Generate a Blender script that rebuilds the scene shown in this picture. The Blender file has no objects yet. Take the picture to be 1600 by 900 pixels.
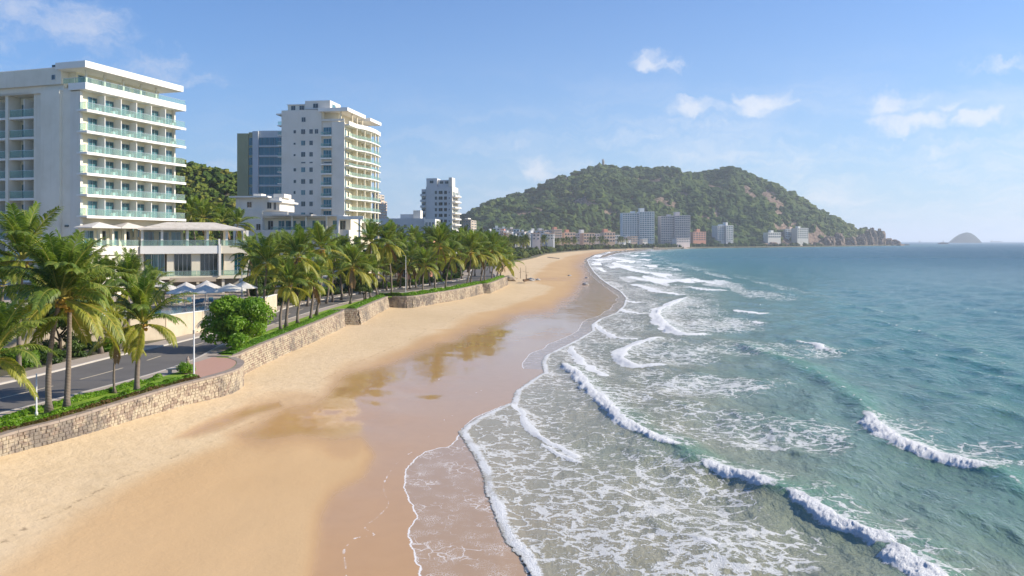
import bpy, math, random
import numpy as np
from mathutils import Vector, Matrix
random.seed(7)
rng = np.random.RandomState(11)
scene = bpy.context.scene
R = math.radians

# ------------------------------------------------------------------ camera
CAM_H = 15.0          # metres above the sea
FOC = 1256.0          # focal length in photograph pixels (photo 1600 wide)
HOR = 377.0           # photograph row of the sea horizon
cam_d = bpy.data.cameras.new("camera")
cam = bpy.data.objects.new("camera", cam_d)
scene.collection.objects.link(cam)
cam.location = (0, 0, CAM_H)
cam.rotation_euler = (R(90), 0, 0)
cam_d.sensor_width = 36.0
cam_d.lens = 36.0 * FOC / 1600.0
cam_d.shift_y = -(450.0 - HOR) / 1600.0
cam_d.clip_start = 0.5
cam_d.clip_end = 90000.0
scene.camera = cam

# ------------------------------------------------------------------ light
SUN_EL, SUN_AZ = R(29), R(87)        # azimuth measured from +Y towards +X
sun_dir = Vector((math.sin(SUN_AZ) * math.cos(SUN_EL), math.cos(SUN_AZ) * math.cos(SUN_EL), math.sin(SUN_EL)))
sd = bpy.data.lights.new("sun", 'SUN')
sd.energy = 5.0
sd.angle = R(0.55)
sd.color = (1.0, 0.90, 0.76)
sun = bpy.data.objects.new("sun", sd)
scene.collection.objects.link(sun)
sun.rotation_euler = sun_dir.to_track_quat('Z', 'Y').to_euler()
scene.view_settings.view_transform = 'Standard'
scene.view_settings.look = 'None'
scene.view_settings.exposure = 0.42
scene.view_settings.gamma = 1.0
scene.cycles.use_denoising = True
scene.cycles.max_bounces = 6
scene.cycles.diffuse_bounces = 3
scene.cycles.glossy_bounces = 3
scene.cycles.transmission_bounces = 4
scene.cycles.transparent_max_bounces = 8
scene.cycles.volume_bounces = 1
scene.cycles.sample_clamp_indirect = 4.0
scene.cycles.caustics_reflective = False
scene.cycles.caustics_refractive = False


class NG:
    """Small helper to wire shader nodes."""
    def __init__(self, tree):
        self.t = tree
        self.n = tree.nodes
        self.l = tree.links

    def node(self, typ, **kw):
        nd = self.n.new(typ)
        for k, v in kw.items():
            if k == 'inp':
                for kk, vv in v.items():
                    self.set(nd, kk, vv)
            else:
                setattr(nd, k, v)
        return nd

    def set(self, nd, key, v):
        s = nd.inputs[key]
        if isinstance(v, bpy.types.NodeSocket):
            self.l.new(v, s)
        else:
            if isinstance(v, (tuple, list)) and len(v) == 3 and s.type == 'RGBA':
                v = (*v, 1.0)
            s.default_value = v

    def math(self, op, a, b=None, c=None, clamp=False):
        nd = self.node('ShaderNodeMath', operation=op, use_clamp=clamp)
        self.set(nd, 0, a)
        if b is not None:
            self.set(nd, 1, b)
        if c is not None:
            self.set(nd, 2, c)
        return nd.outputs[0]

    def vmath(self, op, a, b=None):
        nd = self.node('ShaderNodeVectorMath', operation=op)
        self.set(nd, 0, a)
        if b is not None:
            self.set(nd, 1, b)
        return nd.outputs['Value'] if op in ('LENGTH', 'DOT_PRODUCT', 'DISTANCE') else nd.outputs[0]

    def mix(self, fac, a, b, blend='MIX'):
        nd = self.node('ShaderNodeMix', data_type='RGBA', blend_type=blend)
        self.set(nd, 0, fac)
        self.set(nd, 6, a)
        self.set(nd, 7, b)
        return nd.outputs[2]

    def ramp(self, fac, stops, interp='LINEAR'):
        nd = self.node('ShaderNodeValToRGB')
        cr = nd.color_ramp
        cr.interpolation = interp
        while len(cr.elements) < len(stops):
            cr.elements.new(0.5)
        for e, (p, c) in zip(cr.elements, stops):
            e.position = p
            e.color = (*c, 1.0) if isinstance(c, (tuple, list)) else (c, c, c, 1.0)
        self.set(nd, 0, fac)
        return nd.outputs[0]

    def maprange(self, v, a, b, c=0.0, d=1.0, smooth=True):
        nd = self.node('ShaderNodeMapRange', interpolation_type='SMOOTHSTEP' if smooth else 'LINEAR')
        for i, x in enumerate((v, a, b, c, d)):
            self.set(nd, i, x)
        return nd.outputs[0]

    def noise(self, vec, scale, detail=4.0, rough=0.55, dist=0.0, out=0):
        nd = self.node('ShaderNodeTexNoise')
        self.set(nd, 'Vector', vec)
        self.set(nd, 'Scale', scale)
        self.set(nd, 'Detail', detail)
        self.set(nd, 'Roughness', rough)
        self.set(nd, 'Distortion', dist)
        return nd.outputs[out]

    def voronoi(self, vec, scale, feature='F1', out='Distance', rand=1.0):
        nd = self.node('ShaderNodeTexVoronoi', feature=feature)
        self.set(nd, 'Vector', vec)
        self.set(nd, 'Scale', scale)
        self.set(nd, 'Randomness', rand)
        return nd.outputs[out]

    def mapping(self, vec, scale=(1, 1, 1), rot=(0, 0, 0), loc=(0, 0, 0)):
        nd = self.node('ShaderNodeMapping')
        self.set(nd, 'Vector', vec)
        nd.inputs['Scale'].default_value = scale
        nd.inputs['Rotation'].default_value = rot
        nd.inputs['Location'].default_value = loc
        return nd.outputs[0]

    def attr(self, name):
        nd = self.node('ShaderNodeAttribute', attribute_name=name)
        return nd.outputs['Fac']

    def pos(self):
        return self.node('ShaderNodeNewGeometry').outputs['Position']

    def obj(self):
        return self.node('ShaderNodeTexCoord').outputs['Object']

    def bump(self, height, strength=0.5, dist=0.1, normal=None):
        nd = self.node('ShaderNodeBump')
        self.set(nd, 'Height', height)
        self.set(nd, 'Strength', strength)
        self.set(nd, 'Distance', dist)
        if normal is not None:
            self.set(nd, 'Normal', normal)
        return nd.outputs[0]


def material(name):
    m = bpy.data.materials.new(name)
    m.use_nodes = True
    m.node_tree.nodes.clear()
    g = NG(m.node_tree)
    out = g.node('ShaderNodeOutputMaterial')
    return m, g, out


def principled(g, out, color, rough=0.7, bump=None, spec=0.5, ior=1.5, metallic=0.0, alpha=None, coat=0.0):
    p = g.node('ShaderNodeBsdfPrincipled')
    g.set(p, 'Base Color', color)
    g.set(p, 'Roughness', rough)
    g.set(p, 'IOR', ior)
    g.set(p, 'Metallic', metallic)
    g.set(p, 'Specular IOR Level', spec)
    if coat:
        g.set(p, 'Coat Weight', coat)
    if bump is not None:
        g.set(p, 'Normal', bump)
    if alpha is not None:
        g.set(p, 'Alpha', alpha)
    g.l.new(p.outputs[0], out.inputs['Surface'])
    return p


# ------------------------------------------------------------------ world: nishita sky + clouds far up
world = bpy.data.worlds.new("World")
scene.world = world
world.use_nodes = True
world.node_tree.nodes.clear()
w = NG(world.node_tree)
wout = w.node('ShaderNodeOutputWorld')
bg = w.node('ShaderNodeBackground')
sky = w.node('ShaderNodeTexSky', sky_type='NISHITA')
sky.sun_disc = False
sky.sun_elevation = SUN_EL
sky.sun_rotation = SUN_AZ
sky.altitude = 0
sky.air_density = 1.05
sky.dust_density = 0.25
sky.ozone_density = 2.2
direc = w.node('ShaderNodeTexCoord').outputs['Generated']
direc = w.vmath('NORMALIZE', direc)
sep = w.node('ShaderNodeSeparateXYZ')
w.set(sep, 0, direc)
az = w.math('ARCTAN2', sep.outputs[0], sep.outputs[1])
el = w.math('ARCSINE', sep.outputs[2])
cmb = w.node('ShaderNodeCombineXYZ')
w.set(cmb, 0, az)
w.set(cmb, 1, el)
ang = cmb.outputs[0]
warp = w.noise(ang, 26.0, 5.0, 0.6, out=1)
warp = w.vmath('SUBTRACT', warp, (0.5, 0.5, 0.5))
wscale = w.node('ShaderNodeVectorMath', operation='SCALE')
w.set(wscale, 0, warp)
wscale.inputs['Scale'].default_value = 0.048
angw = w.vmath('ADD', ang, wscale.outputs[0])


def px_ang(px, py):
    x, y, z = (px - 800) / FOC, 1.0, (HOR - py) / FOC
    return math.atan2(x, y), math.asin(z / math.sqrt(x * x + 1 + z * z))


# clouds standing in the sky: centre (photo px), half width, half height, strength
CLOUDS = [
    (5, 12, 60, 26, .7), (125, 42, 48, 24, .75), (72, 34, 40, 12, .5), (236, 104, 44, 20, .55), (305, 122, 34, 14, .45), (190, 112, 40, 14, .35),
    (1022, 99, 22, 12, .75), (1058, 103, 14, 10, .6),
    (1080, 167, 26, 12, .95), (1120, 170, 22, 9, .6), (1190, 164, 30, 15, 1.05), (1150, 168, 20, 8, .55),
    (1090, 200, 62, 9, .5), (980, 215, 80, 10, .45), (1120, 225, 60, 6, .35),
    (1388, 162, 22, 12, .85), (1432, 160, 16, 9, .55), (1422, 190, 38, 11, .95), (1482, 165, 22, 9, .7), (1528, 184, 28, 10, .95),
    (1580, 96, 40, 9, .5), (1462, 188, 26, 7, .4),
    (842, 262, 24, 18, .85), (912, 262, 22, 10, .4), (820, 225, 60, 14, .3), (348, 266, 24, 11, .55), (620, 300, 60, 24, .25), (700, 270, 50, 24, .22), (640, 250, 60, 20, .2),
    (1240, 262, 46, 18, .45), (1250, 230, 70, 12, .35), (1420, 300, 60, 16, .22), (1500, 235, 120, 22, .4), (1350, 240, 90, 18, .35),
    (1560, 330, 120, 26, .2),
    (-180, 60, 90, 40, .7), (-420, 160, 120, 40, .7), (1750, 150, 70, 26, .9), (1900, 90, 90, 26, .7),
]
dens = None
for (cx, cy, hw, hh, st) in CLOUDS:
    a0, e0 = px_ang(cx, cy)
    dv = w.vmath('SUBTRACT', angw, (a0, e0, 0))
    dv = w.vmath('MULTIPLY', dv, (FOC / hw * .52, FOC / hh * .52, 0))
    ln = w.vmath('LENGTH', dv)
    v = w.math('MULTIPLY', w.maprange(ln, 1.25, 0.0), st)
    dens = v if dens is None else w.math('MAXIMUM', dens, v)
# the same kind of loose clouds goes on all round the sky
gen = w.noise(w.mapping(direc, (1.3, 1.3, 5.0)), 3.2, 7.0, 0.6)
gen = w.math('MULTIPLY', w.maprange(gen, 0.60, 0.74), w.maprange(w.math('ABSOLUTE', az), 0.85, 1.1))
gen = w.math('MULTIPLY', gen, w.maprange(el, 0.02, 0.15))
fine = w.noise(w.mapping(angw, (1.0, 1.9, 1.0)), 34.0, 8.0, 0.62)
puff = w.maprange(w.math('ADD', dens, w.math('MULTIPLY', w.math('SUBTRACT', fine, 0.5), 1.3)), 0.10, 1.0)
puff = w.math('MULTIPLY', puff, w.maprange(dens, 0.0, 0.18))
wisp = w.noise(w.mapping(angw, (1.0, 5.0, 1.0)), 6.0, 6.0, 0.62)
wisp = w.math('MULTIPLY', w.maprange(wisp, 0.40, 0.72), w.maprange(el, 0.24, 0.05))
wisp = w.math('MULTIPLY', wisp, w.maprange(az, -.5, .5, .25, .60))
cloud = w.math('MAXIMUM', w.math('MULTIPLY', puff, 0.70), w.math('MAXIMUM', gen, wisp))
shade = w.noise(angw, 60.0, 4.0, 0.5)
ccol = w.mix(shade, (6.3, 6.6, 7.3), (8.0, 7.9, 8.0))
ccol = w.mix(w.maprange(az, -0.7, 0.35), (4.9, 5.4, 6.6), ccol)
skyt = w.mix(1.0, sky.outputs[0], (.43, .79, 1.27), 'MULTIPLY')
hz = w.math('POWER', 2.718, w.math('MULTIPLY', w.math('MAXIMUM', el, 0.0), -5.0))
hcol = w.mix(w.maprange(az, -.7, .6), (2.4, 3.7, 5.5), (4.6, 5.7, 6.8))
skyt = w.mix(w.math('MULTIPLY', hz, .93), skyt, hcol)
skyc = w.mix(cloud, skyt, w.mix(1.0, ccol, (.98, .98, .98), 'MULTIPLY'))
w.set(bg, 'Color', skyc)
w.set(bg, 'Strength', 0.10)
w.l.new(bg.outputs[0], wout.inputs['Surface'])


# ------------------------------------------------------------------ helpers
def tag(o, label=None, cat=None, group=None, kind=None):
    if label:
        o['label'] = label
    if cat:
        o['category'] = cat
    if group:
        o['group'] = group
    if kind:
        o['kind'] = kind
    return o


def link(o, parent=None):
    scene.collection.objects.link(o)
    if parent is not None:
        o.parent = parent
    return o


def thing(name, label, cat, loc=(0, 0, 0), rotz=0.0, group=None):
    o = bpy.data.objects.new(name, None)
    link(o)
    o.location = loc
    o.rotation_euler = (0, 0, rotz)
    return tag(o, label, cat, group)


def copy_tree(o, parent=None, kids=None):
    c = o.copy()
    scene.collection.objects.link(c)
    if parent is not None:
        c.parent = parent
    for ch in o.children:
        copy_tree(ch, c)
    return c


def np_mesh(name, verts, faces, smooth=True, mat=None):
    """faces: (n,3) or (n,4) int array"""
    me = bpy.data.meshes.new(name)
    verts = np.asarray(verts, dtype=np.float32)
    faces = np.asarray(faces, dtype=np.int32)
    k = faces.shape[1]
    me.vertices.add(len(verts))
    me.vertices.foreach_set("co", verts.ravel())
    me.loops.add(faces.size)
    me.loops.foreach_set("vertex_index", faces.ravel())
    me.polygons.add(len(faces))
    me.polygons.foreach_set("loop_start", np.arange(len(faces), dtype=np.int32) * k)
    me.polygons.foreach_set("loop_total", np.full(len(faces), k, dtype=np.int32))
    me.update(calc_edges=True)
    me.polygons.foreach_set("use_smooth", np.full(len(faces), smooth, dtype=bool))
    if mat:
        me.materials.append(mat)
    return me


def set_attr(me, name, vals):
    a = me.attributes.new(name, 'FLOAT', 'POINT')
    a.data.foreach_set("value", np.asarray(vals, dtype=np.float32))


class MB:
    """collects simple solids, builds one mesh object"""
    def __init__(self):
        self.v = []
        self.f = []

    def add(self, vs, fs):
        b = len(self.v)
        self.v += [tuple(x) for x in vs]
        self.f += [tuple(i + b for i in f) for f in fs]
        return self

    def box(self, x0, x1, y0, y1, z0, z1):
        return self.add([(x0, y0, z0), (x1, y0, z0), (x1, y1, z0), (x0, y1, z0), (x0, y0, z1), (x1, y0, z1), (x1, y1, z1), (x0, y1, z1)],
                        [(0, 3, 2, 1), (4, 5, 6, 7), (0, 1, 5, 4), (1, 2, 6, 5), (2, 3, 7, 6), (3, 0, 4, 7)])

    def prism(self, pts, z0, z1):
        """pts: ccw xy polygon"""
        n = len(pts)
        vs = [(x, y, z0) for x, y in pts] + [(x, y, z1) for x, y in pts]
        fs = [tuple(reversed(range(n))), tuple(range(n, 2 * n))]
        for i in range(n):
            j = (i + 1) % n
            fs.append((i, j, n + j, n + i))
        return self.add(vs, fs)

    def tube(self, pts, rads, n=8, cap=True):
        pts = [Vector(p) for p in pts]
        if not isinstance(rads, (list, tuple)):
            rads = [rads] * len(pts)
        vs, fs = [], []
        up = Vector((0, 0, 1))
        for i, p in enumerate(pts):
            a = pts[max(i - 1, 0)]
            b = pts[min(i + 1, len(pts) - 1)]
            d = (b - a).normalized()
            ref = Vector((1, 0, 0)) if abs(d.dot(up)) > 0.9 else up
            s = d.cross(ref).normalized()
            t = s.cross(d)
            for k in range(n):
                an = 2 * math.pi * k / n
                vs.append(p + (s * math.cos(an) + t * math.sin(an)) * rads[i])
        for i in range(len(pts) - 1):
            for k in range(n):
                k2 = (k + 1) % n
                fs.append((i * n + k, i * n + k2, (i + 1) * n + k2, (i + 1) * n + k))
        if cap:
            fs.append(tuple(reversed(range(n))))
            fs.append(tuple((len(pts) - 1) * n + k for k in range(n)))
        return self.add(vs, fs)

    def mesh(self, name, mat=None, smooth=False):
        me = bpy.data.meshes.new(name)
        me.from_pydata(self.v, [], self.f)
        me.update()
        if smooth:
            me.polygons.foreach_set("use_smooth", [True] * len(me.polygons))
        if mat:
            me.materials.append(mat)
        return me

    def build(self, name, mat, parent=None, smooth=False, loc=None, bevel=0.0):
        o = bpy.data.objects.new(name, self.mesh(name, mat, smooth))
        link(o, parent)
        if loc is not None:
            o.location = loc
        if bevel:
            bv = o.modifiers.new("bevel", 'BEVEL')
            bv.width = bevel
            bv.segments = 2
            bv.limit_method = 'ANGLE'
        return o


_boxcache = {}


def box_part(name, mat, parent, x0, x1, y0, y1, z0, z1):
    """a box that shares its mesh with equal boxes; origin at its middle"""
    key = (round(x1 - x0, 3), round(y1 - y0, 3), round(z1 - z0, 3), mat.name)
    me = _boxcache.get(key)
    if me is None:
        a, b, c = (x1 - x0) / 2, (y1 - y0) / 2, (z1 - z0) / 2
        me = MB().box(-a, a, -b, b, -c, c).mesh(name, mat)
        _boxcache[key] = me
    o = bpy.data.objects.new(name, me)
    link(o, parent)
    o.location = ((x0 + x1) / 2, (y0 + y1) / 2, (z0 + z1) / 2)
    return o


def ground(px, py, z=0.0):
    """the point of the horizontal plane z seen at a photograph pixel"""
    Y = FOC * (CAM_H - z) / (py - HOR)
    return (px - 800) * Y / FOC, Y


def zat(py, Y):
    return CAM_H - (py - HOR) * Y / FOC


def xat(px, Y):
    return (px - 800) * Y / FOC


# numpy noise -----------------------------------------------------------------
def _hash(ix, iy, seed):
    h = (ix.astype(np.int64) * 374761393 + iy.astype(np.int64) * 668265263 + seed * 974634777) & 0x7fffffff
    h = (h ^ (h >> 13)) * 1274126177 & 0x7fffffff
    return ((h ^ (h >> 16)) & 0xffffff) / float(0xffffff)


def vnoise(x, y, seed=0):
    ix, iy = np.floor(x), np.floor(y)
    fx, fy = x - ix, y - iy
    u, v = fx * fx * (3 - 2 * fx), fy * fy * (3 - 2 * fy)
    a, b = _hash(ix, iy, seed), _hash(ix + 1, iy, seed)
    c, d = _hash(ix, iy + 1, seed), _hash(ix + 1, iy + 1, seed)
    return (a * (1 - u) + b * u) * (1 - v) + (c * (1 - u) + d * u) * v


def fbm(x, y, seed=0, octv=4, gain=0.5):
    s, a, t = 0.0, 1.0, 0.0
    for i in range(octv):
        s = s + a * vnoise(x * 2 ** i + 17.3 * i, y * 2 ** i - 9.1 * i, seed + i)
        t += a
        a *= gain
    return s / t


def sstep(a, b, x):
    t = np.clip((x - a) / (b - a), 0, 1)
    return t * t * (3 - 2 * t)


def poly_dist(x, y, pts):
    """unsigned distance, param (arc fraction 0..n-1), side (+ right of travel)"""
    best = np.full(x.shape, 1e18)
    par = np.zeros(x.shape)
    side = np.zeros(x.shape)
    for i in range(len(pts) - 1):
        ax, ay = pts[i]
        bx, by = pts[i + 1]
        dx, dy = bx - ax, by - ay
        L2 = dx * dx + dy * dy
        t = np.clip(((x - ax) * dx + (y - ay) * dy) / L2, 0, 1)
        qx, qy = x - (ax + t * dx), y - (ay + t * dy)
        d2 = qx * qx + qy * qy
        m = d2 < best
        best = np.where(m, d2, best)
        par = np.where(m, i + t, par)
        side = np.where(m, np.sign(dx * qy - dy * qx), side)
    return np.sqrt(best), par, -side


def in_poly(x, y, pts):
    c = np.zeros(x.shape, bool)
    n = len(pts)
    for i in range(n):
        x0, y0 = pts[i]
        x1, y1 = pts[(i + 1) % n]
        if y0 == y1:
            continue
        m = ((y0 > y) != (y1 > y)) & (x < (x1 - x0) * (y - y0) / (y1 - y0) + x0)
        c ^= m
    return c


def catmull(pts, n=6):
    out = []
    P = [pts[0]] + list(pts) + [pts[-1]]
    for i in range(1, len(P) - 2):
        p0, p1, p2, p3 = P[i - 1:i + 3]
        for k in range(n):
            t = k / n
            out.append(tuple(0.5 * ((2 * b) + (-a + c) * t + (2 * a - 5 * b + 4 * c - d) * t * t + (-a + 3 * b - 3 * c + d) * t ** 3)
                             for a, b, c, d in zip(p0, p1, p2, p3)))
    out.append(tuple(pts[-1]))
    return out

# ------------------------------------------------------------------ shoreline data (world metres, from the place's plan)
EDGE_PX = [(880, 985), (855, 940), (830, 900), (812, 868), (790, 845), (775, 812), (768, 790), (757, 768), (757, 748), (742, 715), (728, 695), (717, 679), (728, 668), (745, 656), (772, 642), (800, 630), (806, 612), (828, 596), (850, 582), (846, 568), (852, 556), (870, 547), (900, 532), (925, 517), (924, 508),
           (936, 499), (962, 489), (974, 478), (978, 466), (968, 455), (952, 446), (938, 436), (928, 426), (920, 414), (917, 406), (930, 399), (950, 394), (985, 391.5), (1030, 389.2), (1085, 387.6), (1200, 386.4), (1300, 385), (1413, 383.1)]
EDGE = [ground(a, b) for a, b in EDGE_PX]
_e = sorted(EDGE, key=lambda p: p[1])
_eY = np.array([p[1] for p in _e])
_eX = np.array([p[0] for p in _e])
# smooth shoreline x(Y) (without the lobes)
SH_Y = np.array([0, 30, 60, 92, 130, 180, 260, 350, 500, 680, 1050, 1400, 1770, 2000, 2350, 2950, 3050, 3600, 4600])
SH_X = np.array([2, -.5, -1., 3.5, 11., 22., 36., 42., 53., 72., 140., 245., 402., 636., 935., 1440., 1440., 300., -4500.])


def shore_x(Y):
    return np.interp(Y, SH_Y, SH_X)


def offshore(x, y):
    """rough distance to seaward of the mean shoreline"""
    return (x - shore_x(y)) * np.interp(y, [0, 600, 1100, 1700, 3000], [1, .98, .95, .7, .6])


EDGE_NEAR = [p for p in EDGE if p[1] < 1300]
FILM_PX = [(690, 985), (668, 930), (655, 895), (640, 850), (638, 835), (652, 812), (640, 790), (632, 768), (633, 742), (648, 722), (665, 710), (682, 704), (700, 701), (712, 690), (722, 672), (740, 655), (772, 640), (800, 629)]
FILM = [ground(a, b) for a, b in FILM_PX]
FAINT_PX = [[(545, 985), (541, 930), (540, 895), (538, 870), (556, 850), (586, 844), (570, 833), (588, 817), (607, 795), (600, 775), (603, 755), (625, 725), (650, 708)],
            [(690, 700), (672, 692), (670, 685), (688, 676), (704, 674), (694, 660), (703, 653), (738, 651)],
            [(686, 605), (686, 597), (700, 594), (718, 598), (740, 606)],
            [(715, 633), (735, 620), (752, 612)],
            [(892, 486), (900, 492), (925, 503), (928, 512)], [(884, 540), (883, 548), (893, 556)], [(892, 487), (920, 474), (955, 468)],
            [(652, 810), (690, 822), (740, 835), (775, 842), (800, 850)], [(675, 803), (720, 798), (775, 795)], [(668, 768), (700, 764), (740, 770)]]
FAINT = [[ground(a, b) for a, b in l] for l in FAINT_PX]

# sea wall top lines (z = 3.8) in plan
Z_WALL = 3.8
WALLS = [
    catmull([(-31.5, 22), (-30.6, 34), (-29.5, 46.35), (-28.3, 50.5), (-27.2, 56.5), (-26.0, 62.8), (-24.9, 66.4), (-24.2, 69.6), (-24.4, 72.6), (-25.3, 75.4), (-26.9, 77.6)], 5),
    catmull([(-27.1, 79.6), (-27.3, 84), (-27.3, 92), (-27.2, 100.5), (-27.1, 115), (-27.2, 129.7)], 4),
    [(-29.4, 132.4), (-25.4, 133.2), (-25.5, 150), (-25.2, 163.2)],
    catmull([(-25.3, 163.6), (-20.4, 164.4), (-16.5, 175.8), (-12.3, 190), (-7.9, 211.5)], 4),
    [(-10.2, 212.2), (-6.1, 213.6), (-3.6, 235), (-1.6, 254), (-3.8, 258)],
]
WALL_LINE = [p for wl in WALLS for p in wl]
# edge where the land stops and the beach starts
LAND_EDGE = [(-33.0, -20), (-32.2, 5)] + WALL_LINE + [(-12, 275), (-14, 320), (-6, 400), (0, 476), (18, 620), (33, 785), (70, 980), (124, 1200), (240, 1480), (400, 1745), (600, 1925), (930, 2290), (1400, 2890), (1410, 3050)]
FOOT_Y = [20, 46, 73, 129, 165, 215, 255, 480, 1200, 2000]
FOOT_Z = [2.8, 2.6, 1.75, 1.25, 1.5, 1.2, 1.3, 2.2, 2.0, 1.0]


def beach_z(x, y):
    foot = np.interp(y, FOOT_Y, FOOT_Z)
    ex = np.interp(y, [p[1] for p in sorted(LAND_EDGE, key=lambda q: q[1])], [p[0] for p in sorted(LAND_EDGE, key=lambda q: q[1])])
    d = shore_x(y) - x
    width = np.maximum(shore_x(y) - ex, 5)
    t = d / width
    z = foot * np.clip(t, -3, 1.3) ** 1.0
    z = np.where(t > 0, foot * (0.35 * t + 0.65 * np.clip(t, 0, 2) ** 2.2), foot * 0.35 * t * 2.0)
    return z

# ------------------------------------------------------------------ materials of the ground and the sea
def mat_sea():
    m, g, out = material("sea_water")
    pos = g.pos()
    off, hgt, foam, lace, far, sde = (g.attr(k) for k in ('off', 'hgt', 'foam', 'lace', 'far', 'sde'))
    warp = g.noise(pos, 0.05, 3.0, out=0)
    offn = g.math('ADD', off, g.math('MULTIPLY', g.math('SUBTRACT', warp, 0.5), 26.0))
    t = g.math('DIVIDE', offn, 400.0, clamp=True)
    col = g.ramp(t, [(0.0, (.33, .285, .19)), (0.030, (.26, .265, .175)), (0.06, (.150, .225, .165)), (0.12, (.060, .185, .160)), (0.22, (.020, .132, .135)), (0.55, (.008, .092, .116)), (1.0, (.006, .076, .106))])
    patch = g.noise(g.mapping(pos, (0.02, 0.006, 1)), 1.0, 4.0)
    col = g.mix(g.maprange(patch, 0.35, 0.7, 0.0, 0.35), col, g.mix(1.0, col, (0.70, 0.80, 0.86), 'MULTIPLY'))
    green = g.ramp(t, [(0.0, (.20, .24, .12)), (0.04, (.11, .26, .16)), (0.3, (.035, .22, .18)), (1.0, (.014, .14, .14))])
    col = g.mix(g.maprange(hgt, 0.08, 0.55), col, green)
    # water bump
    b1 = g.noise(g.mapping(pos, (0.9, 0.42, 1), (0, 0, 0.15)), 1.1, 4.0, 0.6)
    b2 = g.noise(g.mapping(pos, (1.0, 0.45, 1), (0, 0, -0.3)), 3.8, 4.0, 0.6)
    b3 = g.noise(g.mapping(pos, (0.12, 0.045, 1), (0, 0, 0.1)), 1.0, 5.0, 0.62)
    hh = g.math('ADD', g.math('MULTIPLY', b1, 0.32), g.math('MULTIPLY', b2, 0.12))
    hh = g.math('ADD', hh, g.math('MULTIPLY', g.noise(g.mapping(pos, (1.0, 0.55, 1), (0, 0, .3)), 10.0, 3.0, .6), 0.035))
    hh = g.math('ADD', hh, g.math('MULTIPLY', b3, g.maprange(far, 0.0, 1.0, 0.25, 5.0, False)))
    b4 = g.noise(g.mapping(pos, (0.34, 0.15, 1), (0, 0, .12)), 1.0, 5.0, 0.65)
    hh = g.math('ADD', hh, g.math('MULTIPLY', b4, g.maprange(far, 0.0, .5, 0.45, 1.7, False)))
    calm = g.maprange(off, -2.0, 16.0, 0.22, 1.0)
    # lacy foam: warped cell borders at two sizes
    wv = g.vmath('SUBTRACT', g.noise(pos, 0.55, 4.0, 0.6, out=1), (0.5, 0.5, 0.5))
    sc = g.node('ShaderNodeVectorMath', operation='SCALE')
    g.set(sc, 0, wv)
    sc.inputs['Scale'].default_value = 2.4
    wp = g.vmath('ADD', g.mapping(pos, (0.75, 0.8, 0.0)), sc.outputs[0])
    e1 = g.voronoi(wp, 0.66, 'DISTANCE_TO_EDGE')
    e2 = g.voronoi(wp, 1.9, 'DISTANCE_TO_EDGE')
    e3 = g.voronoi(wp, 6.5, 'DISTANCE_TO_EDGE')
    ln = g.noise(pos, 1.6, 5.0, 0.65)
    lw = g.math('ADD', g.math('MULTIPLY', lace, .86), g.math('ADD', g.math('MULTIPLY', g.math('SUBTRACT', ln, 0.5), 1.3), g.math('MULTIPLY', g.math('SUBTRACT', g.noise(g.mapping(pos, (.16, .07, 1), (0, 0, .1)), 1.0, 4.0, .6), .5), 1.1)))
    l1 = g.math('MULTIPLY', g.math('SUBTRACT', g.math('MULTIPLY', lw, 0.16), e1), 30.0, clamp=True)
    l2 = g.math('MULTIPLY', g.math('SUBTRACT', g.math('MULTIPLY', g.math('SUBTRACT', lw, 0.26), 0.20), e2), 22.0, clamp=True)
    l3 = g.math('MULTIPLY', g.math('SUBTRACT', g.math('MULTIPLY', g.math('SUBTRACT', lw, 0.50), 0.36), e3), 9.0, clamp=True)
    lacef = g.math('MAXIMUM', g.math('MAXIMUM', l1, l2), l3)
    lacef = g.math('MULTIPLY', lacef, g.maprange(lace, 0.02, 0.3))
    lacef = g.math('MULTIPLY', lacef, g.maprange(ln, 0.28, 0.5, 0.45, 1.0))
    # whitecap lumps
    fn = g.math('ADD', g.math('MULTIPLY', g.noise(pos, 3.0, 6.0, 0.7), .5), g.math('MULTIPLY', g.noise(g.mapping(pos, (.55, .35, 1)), 1.0, 6.0, 0.7), .5))
    ff = g.maprange(g.math('ADD', foam, g.math('MULTIPLY', g.math('SUBTRACT', fn, 0.5), 2.4)), 0.30, 0.62)
    ff = g.math('MULTIPLY', ff, g.maprange(foam, 0.03, 0.15))
    # bead of foam along the swash edge
    en = g.noise(pos, 2.6, 6.0, 0.7)
    es = g.math('ADD', sde, g.math('MULTIPLY', g.math('SUBTRACT', en, 0.5), 0.9))
    bead = g.math('SUBTRACT', 1.0, g.maprange(g.math('ABSOLUTE', g.math('SUBTRACT', es, 0.28)), 0.08, 0.42))
    bead = g.math('MULTIPLY', bead, g.maprange(g.noise(pos, 0.35, 3.0), 0.3, 0.55, 0.45, 1.0))
    allf = g.math('MAXIMUM', g.math('MAXIMUM', ff, g.math('MULTIPLY', lacef, 0.78)), bead, clamp=True)
    fb = g.noise(pos, 5.0, 5.0, 0.7)
    hh2 = g.math('ADD', g.math('MULTIPLY', hh, calm), g.math('MULTIPLY', g.math('MULTIPLY', allf, fb), 0.22))
    nrm = g.bump(hh2, 1.0, 1.0)
    # light scattered back from inside the water does not follow the ripples; the mirror layer does
    body = g.node('ShaderNodeBsdfDiffuse')
    g.set(body, 'Color', col)
    flat = g.vmath('NORMALIZE', g.vmath('ADD', g.vmath('MULTIPLY', nrm, (1.0, 1.0, 1.0)), (0.12, 0, .35)))
    g.set(body, 'Normal', flat)
    gl = g.node('ShaderNodeBsdfGlossy')
    g.set(gl, 'Color', (1, 1, 1))
    g.set(gl, 'Roughness', g.maprange(far, 0.0, 1.0, 0.12, 0.28))
    g.set(gl, 'Normal', nrm)
    fr = g.node('ShaderNodeFresnel')
    g.set(fr, 'IOR', 1.33)
    g.set(fr, 'Normal', nrm)
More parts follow.
